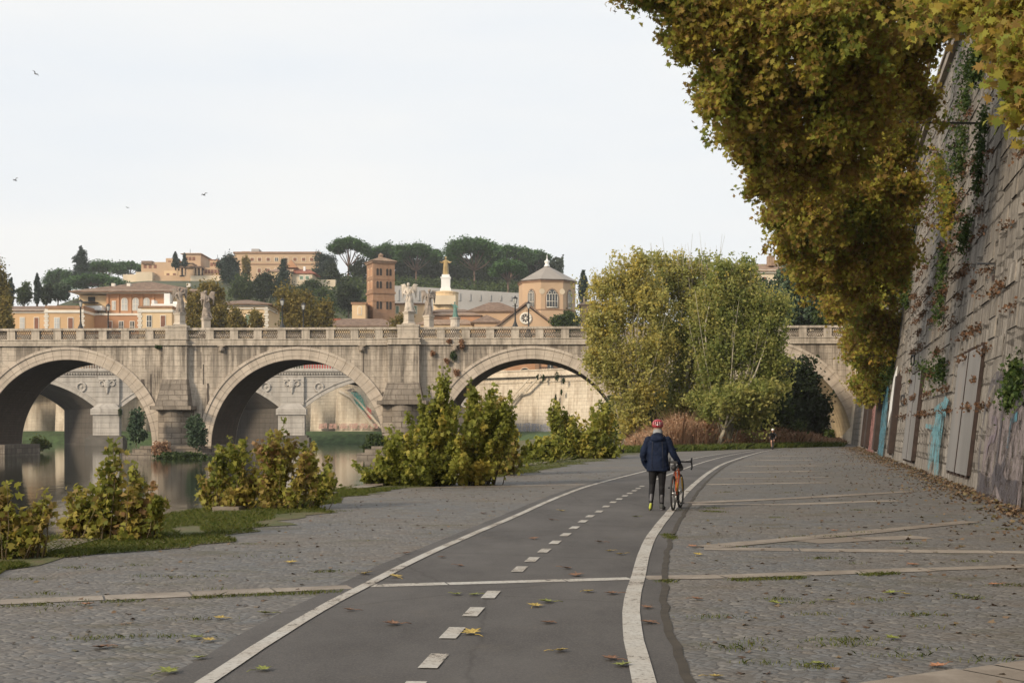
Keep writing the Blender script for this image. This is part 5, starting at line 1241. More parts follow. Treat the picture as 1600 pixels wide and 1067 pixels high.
def simple_tree(px, ytop, ybase, D, wpx, label, lm, seed, n=2600, size=.6, grp='broadleaf trees on the hillside', name='hillside_tree', cat='tree', shape=DIAM, k=5, **kw):
    s = D/F; rg = random.Random(seed); bl = []; h = ybase-ytop
    for i in range(k):
        fx = rg.uniform(-.55, .55)*wpx/2; fy = ytop+h*rg.uniform(.22, .62); bl.append(pb(px+fx, fy, D+rg.uniform(-2, 2), wpx*rg.uniform(.24, .34), h*rg.uniform(.2, .28)))
    bl.append(pb(px, ytop+h*.3, D, wpx*.3, h*.3)); bl.append(pb(px, ytop+h*.62, D, wpx*.42, h*.3))
    return tree(name, label, cat, P(px, ybase+4, D), bl, int(n*1.8), size*1.1, lm, seed, grp, tr=.35*s/.25, sub=14, subr=.5, shell=.3, **kw)
def conifer(px, ytop, ybase, D, wpx, label, seed, lm='l_conifer', ragged=1.0, n=2600, name='conifer', grp='conifers on the hill', size=.6, slim=False):
    base = P(px, ybase, D); s = D/F; h = (ybase-ytop)*s; rx = wpx/2*s; rg = random.Random(seed); bl = []
    m = 9
    for i in range(m):
        t = (i+.5)/m; r = rx*((1-t)**.7*(1+.25*ragged*rg.uniform(-1, 1))+.08) if not slim else rx*math.sin(math.pi*min(1, .15+t*.83))**.6
        bl.append(((base.x+rg.uniform(-.15, .15)*r*ragged, base.y, base.z+h*(.04+.93*t)), (r, r, h/m*.85)))
    root = empty(name, base, 0, label, 'tree', grp)
    crown('crown', bl, int(n*2.2), size, M[lm], root, seed, DIAM, sub=16, subr=.6, shell=.3, up=.2, tb=(0, .9))
    mb = MB(); mb.tube([(0, 0, -1), (0, 0, h*.5), (0, 0, h*.93)], [.35, .2, .05], 6); mb.build('trunk', M['bark'], root)
    return root
conifer(127, 385, 440, 580, 36, 'tall ragged dark conifer rising above the umbrella pines at left', 31, ragged=1.6, n=4000)
conifer(58, 427, 475, 400, 8, 'slim cypress at the far left between dark bushes', 32, slim=True, n=1500, name='cypress', grp='cypresses')
conifer(17, 433, 480, 400, 10, 'second slim cypress near the left edge', 33, slim=True, n=1300, name='cypress', grp='cypresses')
conifer(911, 423, 474, 380, 15, 'dark cypress right of the octagonal church', 34, slim=True, n=3500, name='cypress', grp='cypresses', size=.4)
conifer(274, 393, 418, 600, 12, 'small conifer before the tall convent block, left of its pair', 35, n=1300); conifer(288, 395, 416, 600, 9, 'small conifer right of its pair before the tall convent block', 36, n=1100)
conifer(443, 404, 470, 500, 34, 'pointed fir tree in front of the long hill building', 37, ragged=1.3, n=3500)
simple_tree(361, 392, 452, 540, 42, 'large blue green tree before the left end of the long hill building', 'l_conifer', 38, 6000, .6)
simple_tree(385, 397, 440, 570, 18, 'yellowish slim tree right of the blue green one', 'l_plane_far', 39, 1800)
for i, (px, yt, yb_, D, w_, lab, lm) in enumerate((
    (90, 440, 475, 420, 34, 'pale silvery tree behind the low ochre wing', 'l_teal'), (38, 440, 478, 420, 30, 'dark brownish tree at far left beside the cypress', 'l_green'), (72, 446, 478, 415, 20, 'dark bush right of the slim cypress', 'l_dark'),
    (380, 428, 474, 480, 50, 'olive green tree below the blue green one', 'l_green'), (412, 425, 474, 470, 46, 'dark round tree left of the pointed fir', 'l_dark'),
    (482, 436, 470, 480, 50, 'green tree below the red roofed villa', 'l_green'), (502, 390, 445, 590, 44, 'dark cedar spreading left of the tall umbrella pine', 'l_conifer'), (520, 410, 460, 540, 40, 'dense dark tree under the cedar', 'l_dark'),
    (545, 440, 492, 430, 50, 'dark green tree left of the bell tower', 'l_dark'), (505, 450, 495, 420, 44, 'dark mass of tree below the garden wall', 'l_green'), (560, 400, 462, 560, 34, 'evergreen tree behind the tall pine trunk', 'l_dark'), (466, 455, 492, 410, 40, 'small green tree behind the golden planes', 'l_green'),
    (590, 388, 452, 625, 50, 'dark wood edge behind the bell tower, left part', 'l_dark'), (632, 392, 456, 640, 60, 'dark evergreen behind the bell tower and pines', 'l_dark'), (672, 392, 456, 640, 56, 'dark evergreen tree left of the gilded statue', 'l_dark'), (712, 388, 456, 640, 56, 'dark evergreen behind the gilded statue', 'l_dark'),
    (752, 392, 460, 650, 60, 'dark evergreen behind the trunk of the largest pine', 'l_dark'), (790, 392, 462, 650, 50, 'dark evergreen behind the lower bright pine', 'l_dark'), (822, 396, 464, 650, 44, 'dark evergreen left of the octagon roof', 'l_dark'), (858, 404, 466, 650, 36, 'dark evergreen hidden behind the octagon roof', 'l_dark'))):
    simple_tree(px, yt, yb_, D, w_, lab, lm, 50+i, 3200 if w_ > 30 else 1800, .62)
# golden plane trees along the street
for i, (px, yt, D, w_, n, lab) in enumerate(((329, 438, 270, 62, 6500, 'golden green plane tree before the right pavilion, left of the cream house'), (300, 448, 272, 30, 1500, 'small plane tree beside the leftmost angel'), (368, 478, 262, 40, 1700, 'thin plane tree with sparse leaves before the cream house windows'), (398, 480, 262, 30, 1100, 'sparse young plane tree right of the thin one'),
    (470, 448, 268, 74, 7500, 'broad golden plane tree right of the cream house'), (508, 462, 266, 36, 2500, 'narrow golden plane tree, right shoulder of the broad one'), (630, 487, 262, 56, 2500, 'low plane tree top at the foot of the bright marble angel'), (-4, 408, 250, 46, 4500, 'autumn tree cut by the left edge of the picture'), (6, 462, 245, 34, 2500, 'lower brown tree at the left edge'))):
    simple_tree(px, yt, 545, D, w_, lab, 'l_plane_far', 90+i, n, .42, 'plane trees along the street behind the bridge', 'plane_tree', 'tree')
simple_tree(885, 486, 540, 262, 48, 'dark green bush like tree right of the rose window gable', 'l_green', 120, 3500, .42, None, 'evergreen_oak')

# scrub covering the hill: nobody could count it
rng = np.random.default_rng(77); C = []
while len(C) < 1500:
    px = rng.uniform(-40, 905); Y = rng.uniform(335, 640); x = (px-800)/F*Y
    if 180 < px < 508 and Y > 500: continue
    C.append((x, Y, hill_z(x, Y)))
C = np.array(C); cen = C[rng.integers(0, len(C), 60000)]; pts = cen+rng.normal(size=(60000, 3))*np.array([2.6, 2.6, 1.3])+np.array([0, 0, 1.0])
tag(leafmesh('hill_scrub', pts, 1.2, rng.uniform(0, 1, 60000), DIAM, M['l_green'], None, rng), 'dense green scrub covering the hillside between the buildings', 'scrub', kind='stuff')
# continuous dark wood under the umbrella pines
n = 26000; px = rng.uniform(575, 880, n); Y = rng.uniform(600, 690, n); x = (px-800)/F*Y
zt = CH+(HZ-(402+10*np.sin(px*.09)+4*np.sin(px*.31)))*Y/F; zb_ = 60
pts = np.stack([x, Y, zb_+(zt-zb_)*rng.uniform(0, 1, n)], 1)
tag(leafmesh('pine_wood_undergrowth', pts, 1.5, rng.uniform(0, .8, n), DIAM, M['l_dark'], None, rng), 'dark mass of wood in the shade below the umbrella pines', 'wood', kind='stuff')
# ============================================================ PLANE TREES ON THE QUAY WALL
def wall_tree(Y0, blobs, n, size, shape, label, seed, near=False):
    H = wall_h(Y0)-1; base = Vector((wall_x(Y0)+BAT*wall_h(Y0)+1.6, Y0, H)); root = empty('plane_tree', base, 0, label, 'tree', 'plane trees along the top of the quay wall')
    crown('crown', blobs, n, size, M['l_plane'], root, seed, shape, up=.1, droop=1.1, tb=(0, 1), tmix=.5, twig=(len(blobs)*60, -.35, .85, size*1.1))
    rng = np.random.default_rng(seed); mb = MB()
    fork = Vector((-1.2, 0, 4.5)); limb_mb(mb, (0, 0, -.5), fork, .42, .3, rng, .04)
    for c, r in blobs:
        t = Vector(c)-base; m_ = fork.lerp(t, .5)+Vector((0, 0, max(0, (fork.z-t.z)*.22)+.5)); mb.tube([fork, fork.lerp(m_, .5)+Vector((0, 0, .5)), m_, m_.lerp(t, .4), m_.lerp(t, .75)], [.2, .16, .11, .06, .03], 6)
    mb.build('trunk', M['bark'], root); return root
wall_tree(31, [pb(*a) for a in ((985,-40,31,55),(1015,-5,32,38),(1075,15,32,75),(1085,75,32,40),(1165,45,32,105),(1285,35,31,120),(1420,-30,31,120),(1140,125,33,62),(1160,175,33,55),(1215,170,34,90),(1320,140,33,105),(1170,225,35,52),(1230,255,36,70),(1395,100,35,70),(1310,235,36,75),(1450,60,34,42),(1440,170,36,36),(1195,290,37,34),(1110,165,32,24))], 88000, .165, MAPLE, 'nearest plane tree leaning over the path from the wall top, top of the picture', 201)
wall_tree(48, [pb(*a) for a in ((1215,285,46,40),(1265,315,46,68),(1340,300,48,75),(1385,230,48,58),(1235,375,50,42),(1300,385,50,70),(1270,420,52,45),(1370,370,50,62),(1415,160,46,42),(1415,300,48,34),(1400,420,52,36),(1215,340,48,26),(1330,440,52,40))], 50000, .19, STAR, 'second plane tree with rusty leaves hanging halfway down the wall', 202)
wall_tree(70, [pb(*a) for a in ((1330,445,68,52),(1310,480,70,32),(1375,440,70,45),(1360,510,72,40,52),(1352,555,76,28,48),(1372,585,78,30,45),(1362,615,80,24,26),(1395,520,72,24,50),(1400,330,66,24,50),(1410,420,68,22,50),(1300,455,70,26),(1335,540,74,22,34),(1345,600,80,20,22),(1400,560,74,20,40))], 38000, .22, STAR, 'far plane tree whose branches droop low before the bridge end', 203)
wall_tree(17, [pb(*a) for a in ((1590,20,17,60,40),(1530,10,18,70,38),(1592,100,16,36,48),(1575,60,17,45,45),(1470,0,20,60,35),(1598,165,16,22,45))], 4600, .155, MAPLE, 'plane tree branch with large orange and yellow leaves in the top right corner', 204)
# ivy and hanging plants on the wall
rngI = np.random.default_rng(91)
def ivy(strands, label, seed, n=1500, size=.12, lm='l_ivy', name='ivy'):
    p0 = wpt(*gpt(*strands[0][0])); root = empty(name, p0, 0, label, 'climbing plant', 'plants growing on the quay wall'); rng = np.random.default_rng(seed); C = []; mb = MB()
    for pts, wd in [(s_[0:-1], s_[-1]) for s_ in strands]:
        q = [wpt(*gpt(x, y), .12) for x, y in pts]; mb.tube([v-p0 for v in q], .02, 4)
        Ls = len(q)-1; m = n//len(strands)
        t = rng.uniform(0, Ls-1e-6, m); i = t.astype(int); f = (t-i)[:, None]; Q = np.array([tuple(v) for v in q])
        pt = Q[i]*(1-f)+Q[i+1]*f; g = rng.normal(size=(m, 3))*wd; g[:, 0] = -np.abs(g[:, 0])*.7; clump = 1+.6*np.sin(t*9+seed)
        C.append(pt+g*clump[:, None])
    C = np.concatenate(C)-np.array(p0)
    leafmesh('leaves', C, size, rng.uniform(0, 1, len(C)), STAR, M[lm], root, rng, .1, .8); mb.build('stem', M['stem'], root)
ivy([[(1525,80),(1518,150),(1512,230),(1508,280),.28],[(1545,60),(1535,120),.2]], 'dark ivy curtain falling from the wall coping, highest on the wall', 1, 2600)
ivy([[(1548,170),(1543,230),(1536,300),.14]], 'narrow green ivy strand in the middle of the upper wall', 2, 900)
ivy([[(1438,270),(1434,330),(1428,400),(1422,480),.3],[(1425,300),(1410,380),(1400,500),.3]], 'long ivy fringe behind the hanging plane branches', 3, 3600, .15)
ivy([[(1485,385),(1480,430),(1476,500),.16]], 'short ivy strand low on the wall left of the bent iron bar', 4, 800)
ivy([[(1522,345),(1516,385),.2]], 'small round ivy patch on the wall above the boards', 5, 350)
ivy([[(1400,560),(1395,600),.35],[(1445,575),(1470,582),(1482,565),(1478,600),.22]], 'leafy sprig growing out of the wall between the two pairs of boards', 6, 1200)
ivy([[(1612,600),(1592,615),(1588,632),.16],[(1604,575),(1596,590),.12]], 'leafy sprig at the right edge over the dark graffiti', 7, 700)
ivy([[(1500,300),(1492,330),(1485,352),.3],[(1470,250),(1490,300),.3]], 'hanging clump of brown and yellow leaves on the upper wall', 8, 1100, .17, 'l_plane')
# dry weeds rooted in the joints of the wall
rng = np.random.default_rng(14); C = []; 
for k in range(230):
    s_ = rng.uniform(14, 62); h = .72*rng.integers(3, 21)+.02
    if h > wall_h(s_)-.6: continue
    q = np.array(tuple(wpt(s_, h, .08))); m = rng.integers(18, 70); L = rng.uniform(.12, .5)
    g = rng.normal(size=(m, 3))*np.array([.06, L, .07]); g[:, 0] = -np.abs(g[:, 0]); C.append(q+g)
C = np.concatenate(C); tag(leafmesh('wall_weeds', C, .095, rng.uniform(0, .75, len(C)), STAR, leafmat('withered_weed', [(.05, .035, .02), (.11, .06, .035), (.17, .09, .05), (.1, .1, .03)], .2), None, rng, .1, .5), 'withered brown weeds in the joints of the quay wall', 'weeds', kind='stuff')
# wall lantern hidden in the leaves and bent iron bar
lp_ = P(1343, 243, 40); root = empty('wall_lantern', lp_, 0, 'old lantern hanging from a long iron arm among the plane leaves', 'lantern')
mb = MB(); mb.lathe((0, 0, 0), [(.14, -.28), (.24, .22), (.24, .24)], 6, False); mb.build('lantern_glass', M['lampglass'], root)
mb = MB(); mb.lathe((0, 0, 0), [(.3, .22), (.2, .36), (.06, .45), (.03, .55)], 6, False); mb.build('lantern_cap', M['iron'], root)
e = wpt(40, (lp_.z+1.0), 0); mb = MB(); mb.tube([(0, 0, .5), (0, 0, .95), (.4, 0, 1.05), tuple(Vector((e.x, e.y, lp_.z+1.0))-lp_)], .035, 6); mb.build('bracket', M['iron'], root)
q = wpt(*gpt(1556, 412), 0); root = empty('iron_bar', q, 0, 'bent iron bar sticking out of the wall high at right', 'bar'); mb = MB(); mb.tube([(0, 0, -.35), (-.02, .02, 0), (-.25, .6, .08)], .03, 6); mb.build('rod', M['iron'], root)
mb = MB(); mb.box(-.08, .06, -.07, .07, -.43, -.3); mb.build('plate', M['rustdark'], root)

# ============================================================ POPLARS AND RIVERSIDE TREES
def rtree(Y, bl, n, size, lm, label, seed, base_px, grp='riverside trees before the bridge', bark='palebark', tr=.22, **kw):
    b_ = G(base_px, HZ+CH*F/Y) if False else Vector(((base_px-800)*Y/F, Y, -.1))
    return tree('poplar_tree' if lm == 'l_poplar' else 'riverside_tree', label, 'tree', b_, [pb(a[0], a[1], Y+(a[4] if len(a) > 4 else 0), a[2], a[3] if len(a) > 3 and a[3] else None) for a in bl], n, size, lm, seed, grp, bark=bark, tr=tr, twig=(len(bl)*(75 if lm == 'l_poplar' else 60), (.8 if lm == 'l_poplar' else .4), .8, size*1.3), **kw)
rtree(112, [(958,480,40),(940,520,30),(985,430,34),(1010,470,42),(960,560,44),(1015,540,45),(930,560,22),(1000,600,40),(985,640,36),(945,440,22),(925,500,20),(1000,405,22)], 34000, .23, 'l_poplar', 'leftmost poplar with pale yellow green leaves, in front of the third arch', 401, 985, tb=(.35, 1))
rtree(116, [(1050,425,32),(1030,455,32),(1075,460,38),(1060,510,45),(1095,530,45),(1070,570,45),(1110,480,34),(1060,620,46),(1095,600,36),(1120,440,34),(1105,500,40,40,-5),(1110,560,42,40,-5),(1100,470,34,34,-4),(1098,415,26),(1030,405,20),(1075,420,24)], 46000, .23, 'l_poplar', 'middle poplar with thin bare twigs rising above its crown', 402, 1060, tb=(.1, .9))
rtree(110, [(1150,440,34),(1175,465,36),(1135,485,38),(1190,500,34),(1160,530,45),(1195,560,32),(1120,560,40),(1095,620,26,14),(1140,610,50,36),(1170,640,40,26),(1128,450,34),(1208,480,26),(1205,525,28),(1130,420,24),(1170,415,22),(1222,470,16),(1228,600,12,8),(1215,560,24)], 42000, .23, 'l_poplar', 'rightmost poplar, deep green with yellow patches, touching the fourth arch', 403, 1135, tb=(0, .72))
rtree(108, [(1190,605,38,16),(1150,612,34,16),(1120,630,30,18)], 6000, .28, 'l_poplar', 'low poplar branch spreading yellow green leaves before the dark arch', 404, 1120, tb=(.1, .8))
rtree(120, [(975,640,40,34),(1030,640,45,36),(1080,650,45,32),(1130,655,45,32),(1180,650,40,36),(1215,640,32,40)], 24000, .32, 'l_green', 'row of dark green bushes at the foot of the poplars', 405, 1080, tr=.15, bark='bark')
rtree(128, [(1215,600,42),(1225,650,44,38),(1190,640,40)], 16000, .34, 'l_dark', 'very dark tree filling the left half of the fourth arch', 406, 1215, bark='bark')
rtree(135, [(1250,590,34),(1262,630,34),(1275,655,18,20),(1245,665,30,22),(1285,625,12,10)], 14000, .34, 'l_dark', 'very dark tree in the right half of the fourth arch', 407, 1250, bark='bark')
rtree(150, [(1285,680,28,12),(1265,678,20,12)], 3500, .3, 'l_green', 'low dark bush beside the path under the fourth arch', 408, 1280, tr=.08)
simple_tree(1240, 415, 540, 172, 90, 'large blue green tree behind the right end of the bridge', 'l_teal', 410, 11000, .4, 'trees behind the right end of the bridge', 'street_tree')
simple_tree(1200, 430, 540, 176, 50, 'dark green tree behind the bridge, between the poplars and the blue green tree', 'l_teal', 411, 5000, .4, 'trees behind the right end of the bridge', 'street_tree')
simple_tree(1300, 445, 540, 170, 60, 'green tree behind the bridge end, under the hanging plane leaves', 'l_green', 412, 6000, .4, 'trees behind the right end of the bridge', 'street_tree')
# bare twigs over the poplars
rng = np.random.default_rng(5); r_ = bpy.data.objects['poplar_tree.001']; mb = MB()
for k in range(46):
    x0 = rng.uniform(1010, 1140); y0 = rng.uniform(430, 470); a = P(x0, y0, 115)-r_.location; bq = P(x0+rng.uniform(-12, 12), y0-rng.uniform(30, 78), 115)-r_.location
    mb.tube([a, a.lerp(bq, .5)+Vector((rng.uniform(-.2, .2), 0, 0)), bq], [.035, .022, .01], 3)
mb.build('bare_twigs', M['palebark'], r_)
# pale stems inside the poplars
for nm, base_px, Y, seed in (('poplar_tree', 985, 112, 1), ('poplar_tree.001', 1060, 116, 2), ('poplar_tree.002', 1135, 110, 3)):
    r_ = bpy.data.objects[nm]; rng = np.random.default_rng(seed); mb = MB()
    for k in range(12):
        t = Vector((rng.uniform(-3.5, 3.5), rng.uniform(-2.2, 1), rng.uniform(9, 14.5))); limb_mb(mb, (rng.uniform(-.6, .6), 0, 0), t, .055, .012, rng, .06, 5, 4)
    mb.build('stems', M['palebark'], r_)

# ============================================================ SHRUBS ALONG THE QUAY EDGE
def shrub(base_px, base_py, stems, n, size, label, seed, lm='l_shrub', shape=STAR, name='shrub', grp='shrubs along the river edge', zb=-.35, dy=0, dens=1.0):
    """many shoots rise from the stool and arch to the outline; leaves sit on their outer half"""
    b_ = G(base_px, base_py); b_.z = zb; Y = b_.y+dy; root = empty(name, b_, 0, label, 'shrub', grp); rng = np.random.default_rng(seed); mb = MB(); C = []; T = []
    area = np.array([st[2]*st[3] for st in stems])**.6; area /= area.sum(); NS = int(80*dens)
    for st, wt in zip(stems, area):
        px, py, r, ry = st[:4]; s_ = Y/F; cx, cz = (px-800)*s_, CH+(HZ-py)*s_; ns_ = max(5, int(NS*wt)); per = max(8, int(n*wt/ns_)); toff = rng.uniform(-.2, .2)
        for k in range(ns_):
            d = rng.normal(size=3); d /= np.linalg.norm(d); q = rng.uniform(.15, 1)**.5*(rng.uniform(1.1, 1.5) if rng.random() < .33 else .95)
            tip = np.array([cx+d[0]*r*s_*q, Y+d[1]*min(1.1, r*s_)*q, cz+d[2]*ry*s_*q]); st0 = np.array([b_.x+(cx-b_.x)*.75+rng.normal()*.12, b_.y+rng.normal()*.15, zb])
            if tip[2] < .05: tip[2] = .05+rng.uniform(0, .2)
            mid = st0*.5+tip*.5+np.array([(tip[0]-st0[0])*.12, 0, .08*(tip[2]-st0[2])])+rng.normal(size=3)*.05
            if k < 22: mb.tube([Vector(st0)-b_, Vector(mid)-b_, Vector(tip)-b_], [.011+.0002*Y, .007, .003], 4)
            t = 1-rng.uniform(0, 1, per)**1.1*rng.uniform(.3, .75); t = t[:, None]
            p = (1-t)**2*st0+2*t*(1-t)*mid+t*t*tip+rng.normal(size=(per, 3))*size*(.3+.8*(1-t))
            C.append(p); T.append(np.clip(rng.normal(.45+toff, .22)+rng.normal(size=per)*.16, 0, 1))
    C = np.concatenate(C)-np.array(b_)
    leafmesh('leaves', C, size, np.concatenate(T), shape, M[lm], root, rng, .35, .5)
    mb.build('stems', M['stem'], root); return root
shrub(-5, 872, [(0,790,22,38),(28,815,30,18),(60,793,26,14),(10,840,30,24),(5,760,10,22),(72,775,12,10),(-40,800,40,50)], 1700, .115, 'leafy shrub cut by the left edge of the picture, nearest to the viewer', 501)
shrub(170, 843, [(176,700,11,30),(172,740,20,22),(150,775,36,30),(213,745,14,28),(215,780,32,30),(175,810,55,26),(115,800,26,30),(245,790,18,22),(125,765,14,20),(200,815,45,18)], 2900, .115, 'bushy sapling shrub with two tall leafy spires, second from the left', 502)
shrub(395, 795, [(440,672,14,22),(410,690,22,20),(375,700,28,26),(335,715,20,18),(430,715,45,30),(480,700,28,26),(500,730,30,18),(380,745,48,30),(450,755,48,24),(315,770,12,26),(360,770,40,18),(515,750,18,12),(330,745,16,14)], 5600, .12, 'wide shrub with mixed green and rusty leaves, third from the left', 503)
shrub(690, 757, [(693,600,16,34),(672,625,16,30),(742,605,10,26),(765,612,15,26),(650,660,22,24),(700,660,48,42),(755,660,38,36),(620,690,32,28),(680,705,60,34),(745,705,52,34),(600,725,36,22),(580,738,24,14),(790,650,16,34),(655,735,50,18)], 14500, .14, 'tallest and widest shrub in the middle, before the second pier', 504, 'l_shrubg', dy=-1, dens=3.2)
shrub(770, 742, [(775,640,20,32),(795,690,26,30),(770,715,38,22),(738,625,12,22)], 5000, .2, 'yellow tipped shrub just right of the tallest shrub', 505, 'l_shrub')
shrub(905, 716, [(880,650,26,20),(910,665,36,30),(940,650,26,26),(880,685,28,24),(925,695,44,18),(955,690,26,20),(865,640,10,12)], 8500, .2, 'dark green rounded shrub left of the walker', 506, 'l_shrubg', DIAM, dens=2)
shrub(848, 722, [(848,700,28,18),(830,705,18,14),(862,690,16,12)], 3000, .22, 'low yellow green bush between the tallest and the dark shrub', 507, 'l_shrubg', DIAM)
shrub(760, 738, [(725,728,30,12),(690,745,34,10)], 1500, .16, 'low growth at the foot of the tallest shrub', 508, 'l_shrub')
# plants on the bridge piers
def pier_bush(px, py, w_, h, Y, label, seed, lm='l_teal', n=2600):
    c = P(px, py, Y); rt = empty('pier_bush', (c.x, c.y, c.z-h*Y/F), 0, label, 'bush', 'bushes on the bridge footings')
    crown('leaves', [((c.x, c.y, c.z), (w_*Y/F, 1.0, h*Y/F)), ((c.x+w_*.01, c.y, c.z-h*.5*Y/F), (w_*1.2*Y/F, 1.0, h*.5*Y/F))], n, .3, M[lm], rt, seed, DIAM, sub=20, subr=.4, shell=.2, up=0, tb=(0, .9))
    mb = MB(); mb.tube([(0, 0, -.5), (0, 0, h*Y/F)], .05, 4); mb.build('stem', M['stem'], rt)
pier_bush(213, 665, 12, 27, 139, 'grey green willow bush on the footing left of the first pier', 601); pier_bush(306, 672, 15, 26, 139.5, 'grey green bush on the footing right of the first pier', 602)
pier_bush(284, 712, 40, 7, 137, 'low dark weeds at the water line under the first pier', 603, 'l_green', 2200); pier_bush(62, 690, 12, 14, 170, 'bright green growth behind the leftmost arch', 604, 'l_grass', 1500)
pier_bush(585, 690, 20, 14, 141, 'green growth at the right foot of the second arch', 605, 'l_green', 1500); pier_bush(250, 700, 14, 12, 138.5, 'brownish weeds on the footing left of the first cutwater', 606, 'l_dry', 900)
for i, (px, py, w_, h, lm, lab) in enumerate(((702, 534, 5, 4, 'l_dry', 'dry reddish tuft on the bridge cornice right of the second pier'), (721, 538, 5, 8, 'l_dry', 'reddish plant on the cornice beside the carved mask'), (709, 556, 5, 8, 'l_ivy', 'green plant hanging below the carved mask at right'), (676, 552, 4, 5, 'l_dry', 'small reddish plant on the wall close to the second pier'), (714, 582, 6, 7, 'l_dry', 'brown plant on the haunch of the third arch'), (699, 564, 4, 5, 'l_dry', 'brown tuft left of the hanging green plant'), (249, 542, 9, 3, 'l_ivy', 'low green tuft on the cornice left of the first pier'), (188, 642, 3, 9, 'l_ivy', 'small shrub in the shade of the far bridge pier'))):
    k = (px-800)/F; Y = BY0/(1+BS*k)-.3 if i != 7 else 238; c = P(px, py, Y); rt = empty('wall_plant', c, 0, lab, 'plant', 'plants rooted in the bridge masonry')
    crown('leaves', [(tuple(c), (w_*Y/F, .3, h*Y/F))], 420, .17, M[lm], rt, 650+i, DIAM, sub=14, subr=.5, shell=.1, tb=(0, .6))

# ============================================================ DRY WEEDS, GRASS, LITTER (uncountable)
def blades(name, C, H, wd, tone, mat_, rng, lean=.25, label=None, cat=None):
    n = len(C); a = rng.uniform(0, 2*np.pi, n); d = np.stack([np.cos(a), np.sin(a), np.zeros(n)], 1); l = rng.normal(size=(n, 3))*lean; l[:, 2] = 0
    h = (H*rng.uniform(.5, 1.2, n))[:, None]; w_ = (wd*rng.uniform(.6, 1.3, n))[:, None]
    up = np.array([0, 0, 1.0])
    v = np.stack([C-d*w_, C+d*w_, C+d*w_*.6+h*.55*(up+l*.5), C+h*(up+l*1.3), C-d*w_*.6+h*.55*(up+l*.5)], 1)
    me = bpy.data.meshes.new(name); me.vertices.add(n*5); me.vertices.foreach_set('co', v.astype(np.float32).ravel()); me.loops.add(n*5); me.loops.foreach_set('vertex_index', np.arange(n*5, dtype=np.int32))
    me.polygons.add(n); me.polygons.foreach_set('loop_start', np.arange(0, n*5, 5, dtype=np.int32)); me.update(calc_edges=True)
    at_ = me.attributes.new('tone', 'FLOAT', 'FACE'); at_.data.foreach_set('value', np.clip(tone, 0, 1).astype(np.float32)); me.materials.append(mat_)
    o = bpy.data.objects.new(name, me); COL.objects.link(o); return tag(o, label, cat, kind='stuff')
rng = np.random.default_rng(31)
# verge grass
n = 110000; Y = rng.uniform(9, 70, n)**1.0; Y = 9+(Y-9)*rng.uniform(.2, 1, n); ex = np.interp(Y, [e[1] for e in EDGE], [e[0] for e in EDGE]); wv_ = np.interp(Y, Ys_v := [8+i*.45 for i in range(190)], inn)
C = np.stack([ex+rng.uniform(-.25, 1.0, n)*wv_, Y, np.zeros(n)], 1)
keep = np.array([mnoise.noise(Vector((c[0]*.9, c[1]*.5, 0))) > -.22 for c in C]); C = C[keep]
blades('verge_grass', C, .06, .005, rng.uniform(0, 1, len(C))*.75+.1*rng.uniform(0, 1, len(C)), M['l_grass'], rng, .6, 'short green grass on the verge along the river edge', 'grass')
# tufts along the joints of the strips and the path edge
C = []
def tufts(line, n, sp, seed, thr=-.05):
    r2 = np.random.default_rng(seed); pts = [Vector(p) for p in line]
    for a, b_ in zip(pts[:-1], pts[1:]):
        m = int(n*(b_-a).length)
        for k in range(m):
            t = r2.uniform(); p = a.lerp(b_, t)
            if mnoise.noise(Vector((p.x*1.3, p.y*1.3, seed))) > thr: C.append((p.x+r2.normal()*sp*.6, p.y+r2.normal()*sp, 0))
tufts([G(300, 934), G(400, 930), G(545, 924)], 500, .05, 1); tufts([G(0, 948), G(300, 935)], 300, .04, 2, .1)
tufts([G(1030, 909), G(1130, 907), G(1250, 903), G(1400, 896)], 900, .06, 3, -.1); tufts([G(1060, 797), G(1130, 800)], 500, .09, 4, -.3); tufts([G(1040, 835), G(1050, 842)], 700, .08, 5, -.5); tufts([G(1250, 1040), G(1295, 1042)], 500, .05, 6, -.5)
for k in range(46):
    c = G(rng.uniform(1060, 1600), rng.uniform(745, 1050)); m = rng.integers(20, 80); C += [(c.x+rng.normal()*.12, c.y+rng.normal()*.05, 0) for _ in range(m)]
for k in range(40):
    c = G(rng.uniform(0, 600), rng.uniform(780, 1060)); 
    if c.x < edge_x(c.y)+.5 or c.x > at_y(LLc, c.y)-.4: continue
    m = rng.integers(10, 60); C += [(c.x+rng.normal()*.12, c.y+rng.normal()*.05, 0) for _ in range(m)]
C = np.array(C); blades('joint_grass', C, .03, .0035, rng.uniform(.1, .8, len(C)), M['l_grass'], rng, .8, 'small tufts of grass in the paving joints', 'grass')
# reddish dry weeds before the poplars
n = 16000; px = rng.uniform(985, 1315, n); t = (px-985)/330; Y = rng.uniform(96, 104, n)+t*26; Y = Y+rng.uniform(0, 6, n)
dens = np.array([mnoise.noise(Vector((a*.025, b_*.1, 0))) for a, b_ in zip(px, Y)])
hh = np.interp(px, [985, 1010, 1060, 1110, 1130, 1160, 1200, 1250, 1315], [.8, 1.7, 2.4, 1.9, 1.0, 1.3, 1.6, 1.3, .7])
C = np.stack([(px-800)*Y/F, Y, np.zeros(n)-.1], 1)
blades('dry_weeds', C, 1.0*hh*(1+.5*dens), .03, np.where(dens > -.15, rng.uniform(.1, .8, n), rng.uniform(.7, 1, n)), M['l_dry'], rng, .28, 'tall reddish dry weeds at the foot of the poplars', 'weeds')
m = 22000; idx = rng.integers(0, n, m); P_ = C[idx]+np.stack([rng.normal(size=m)*.3, rng.normal(size=m)*.3, rng.uniform(.3, 1.0, m)*hh[idx]*(1+.4*dens[idx])], 1)
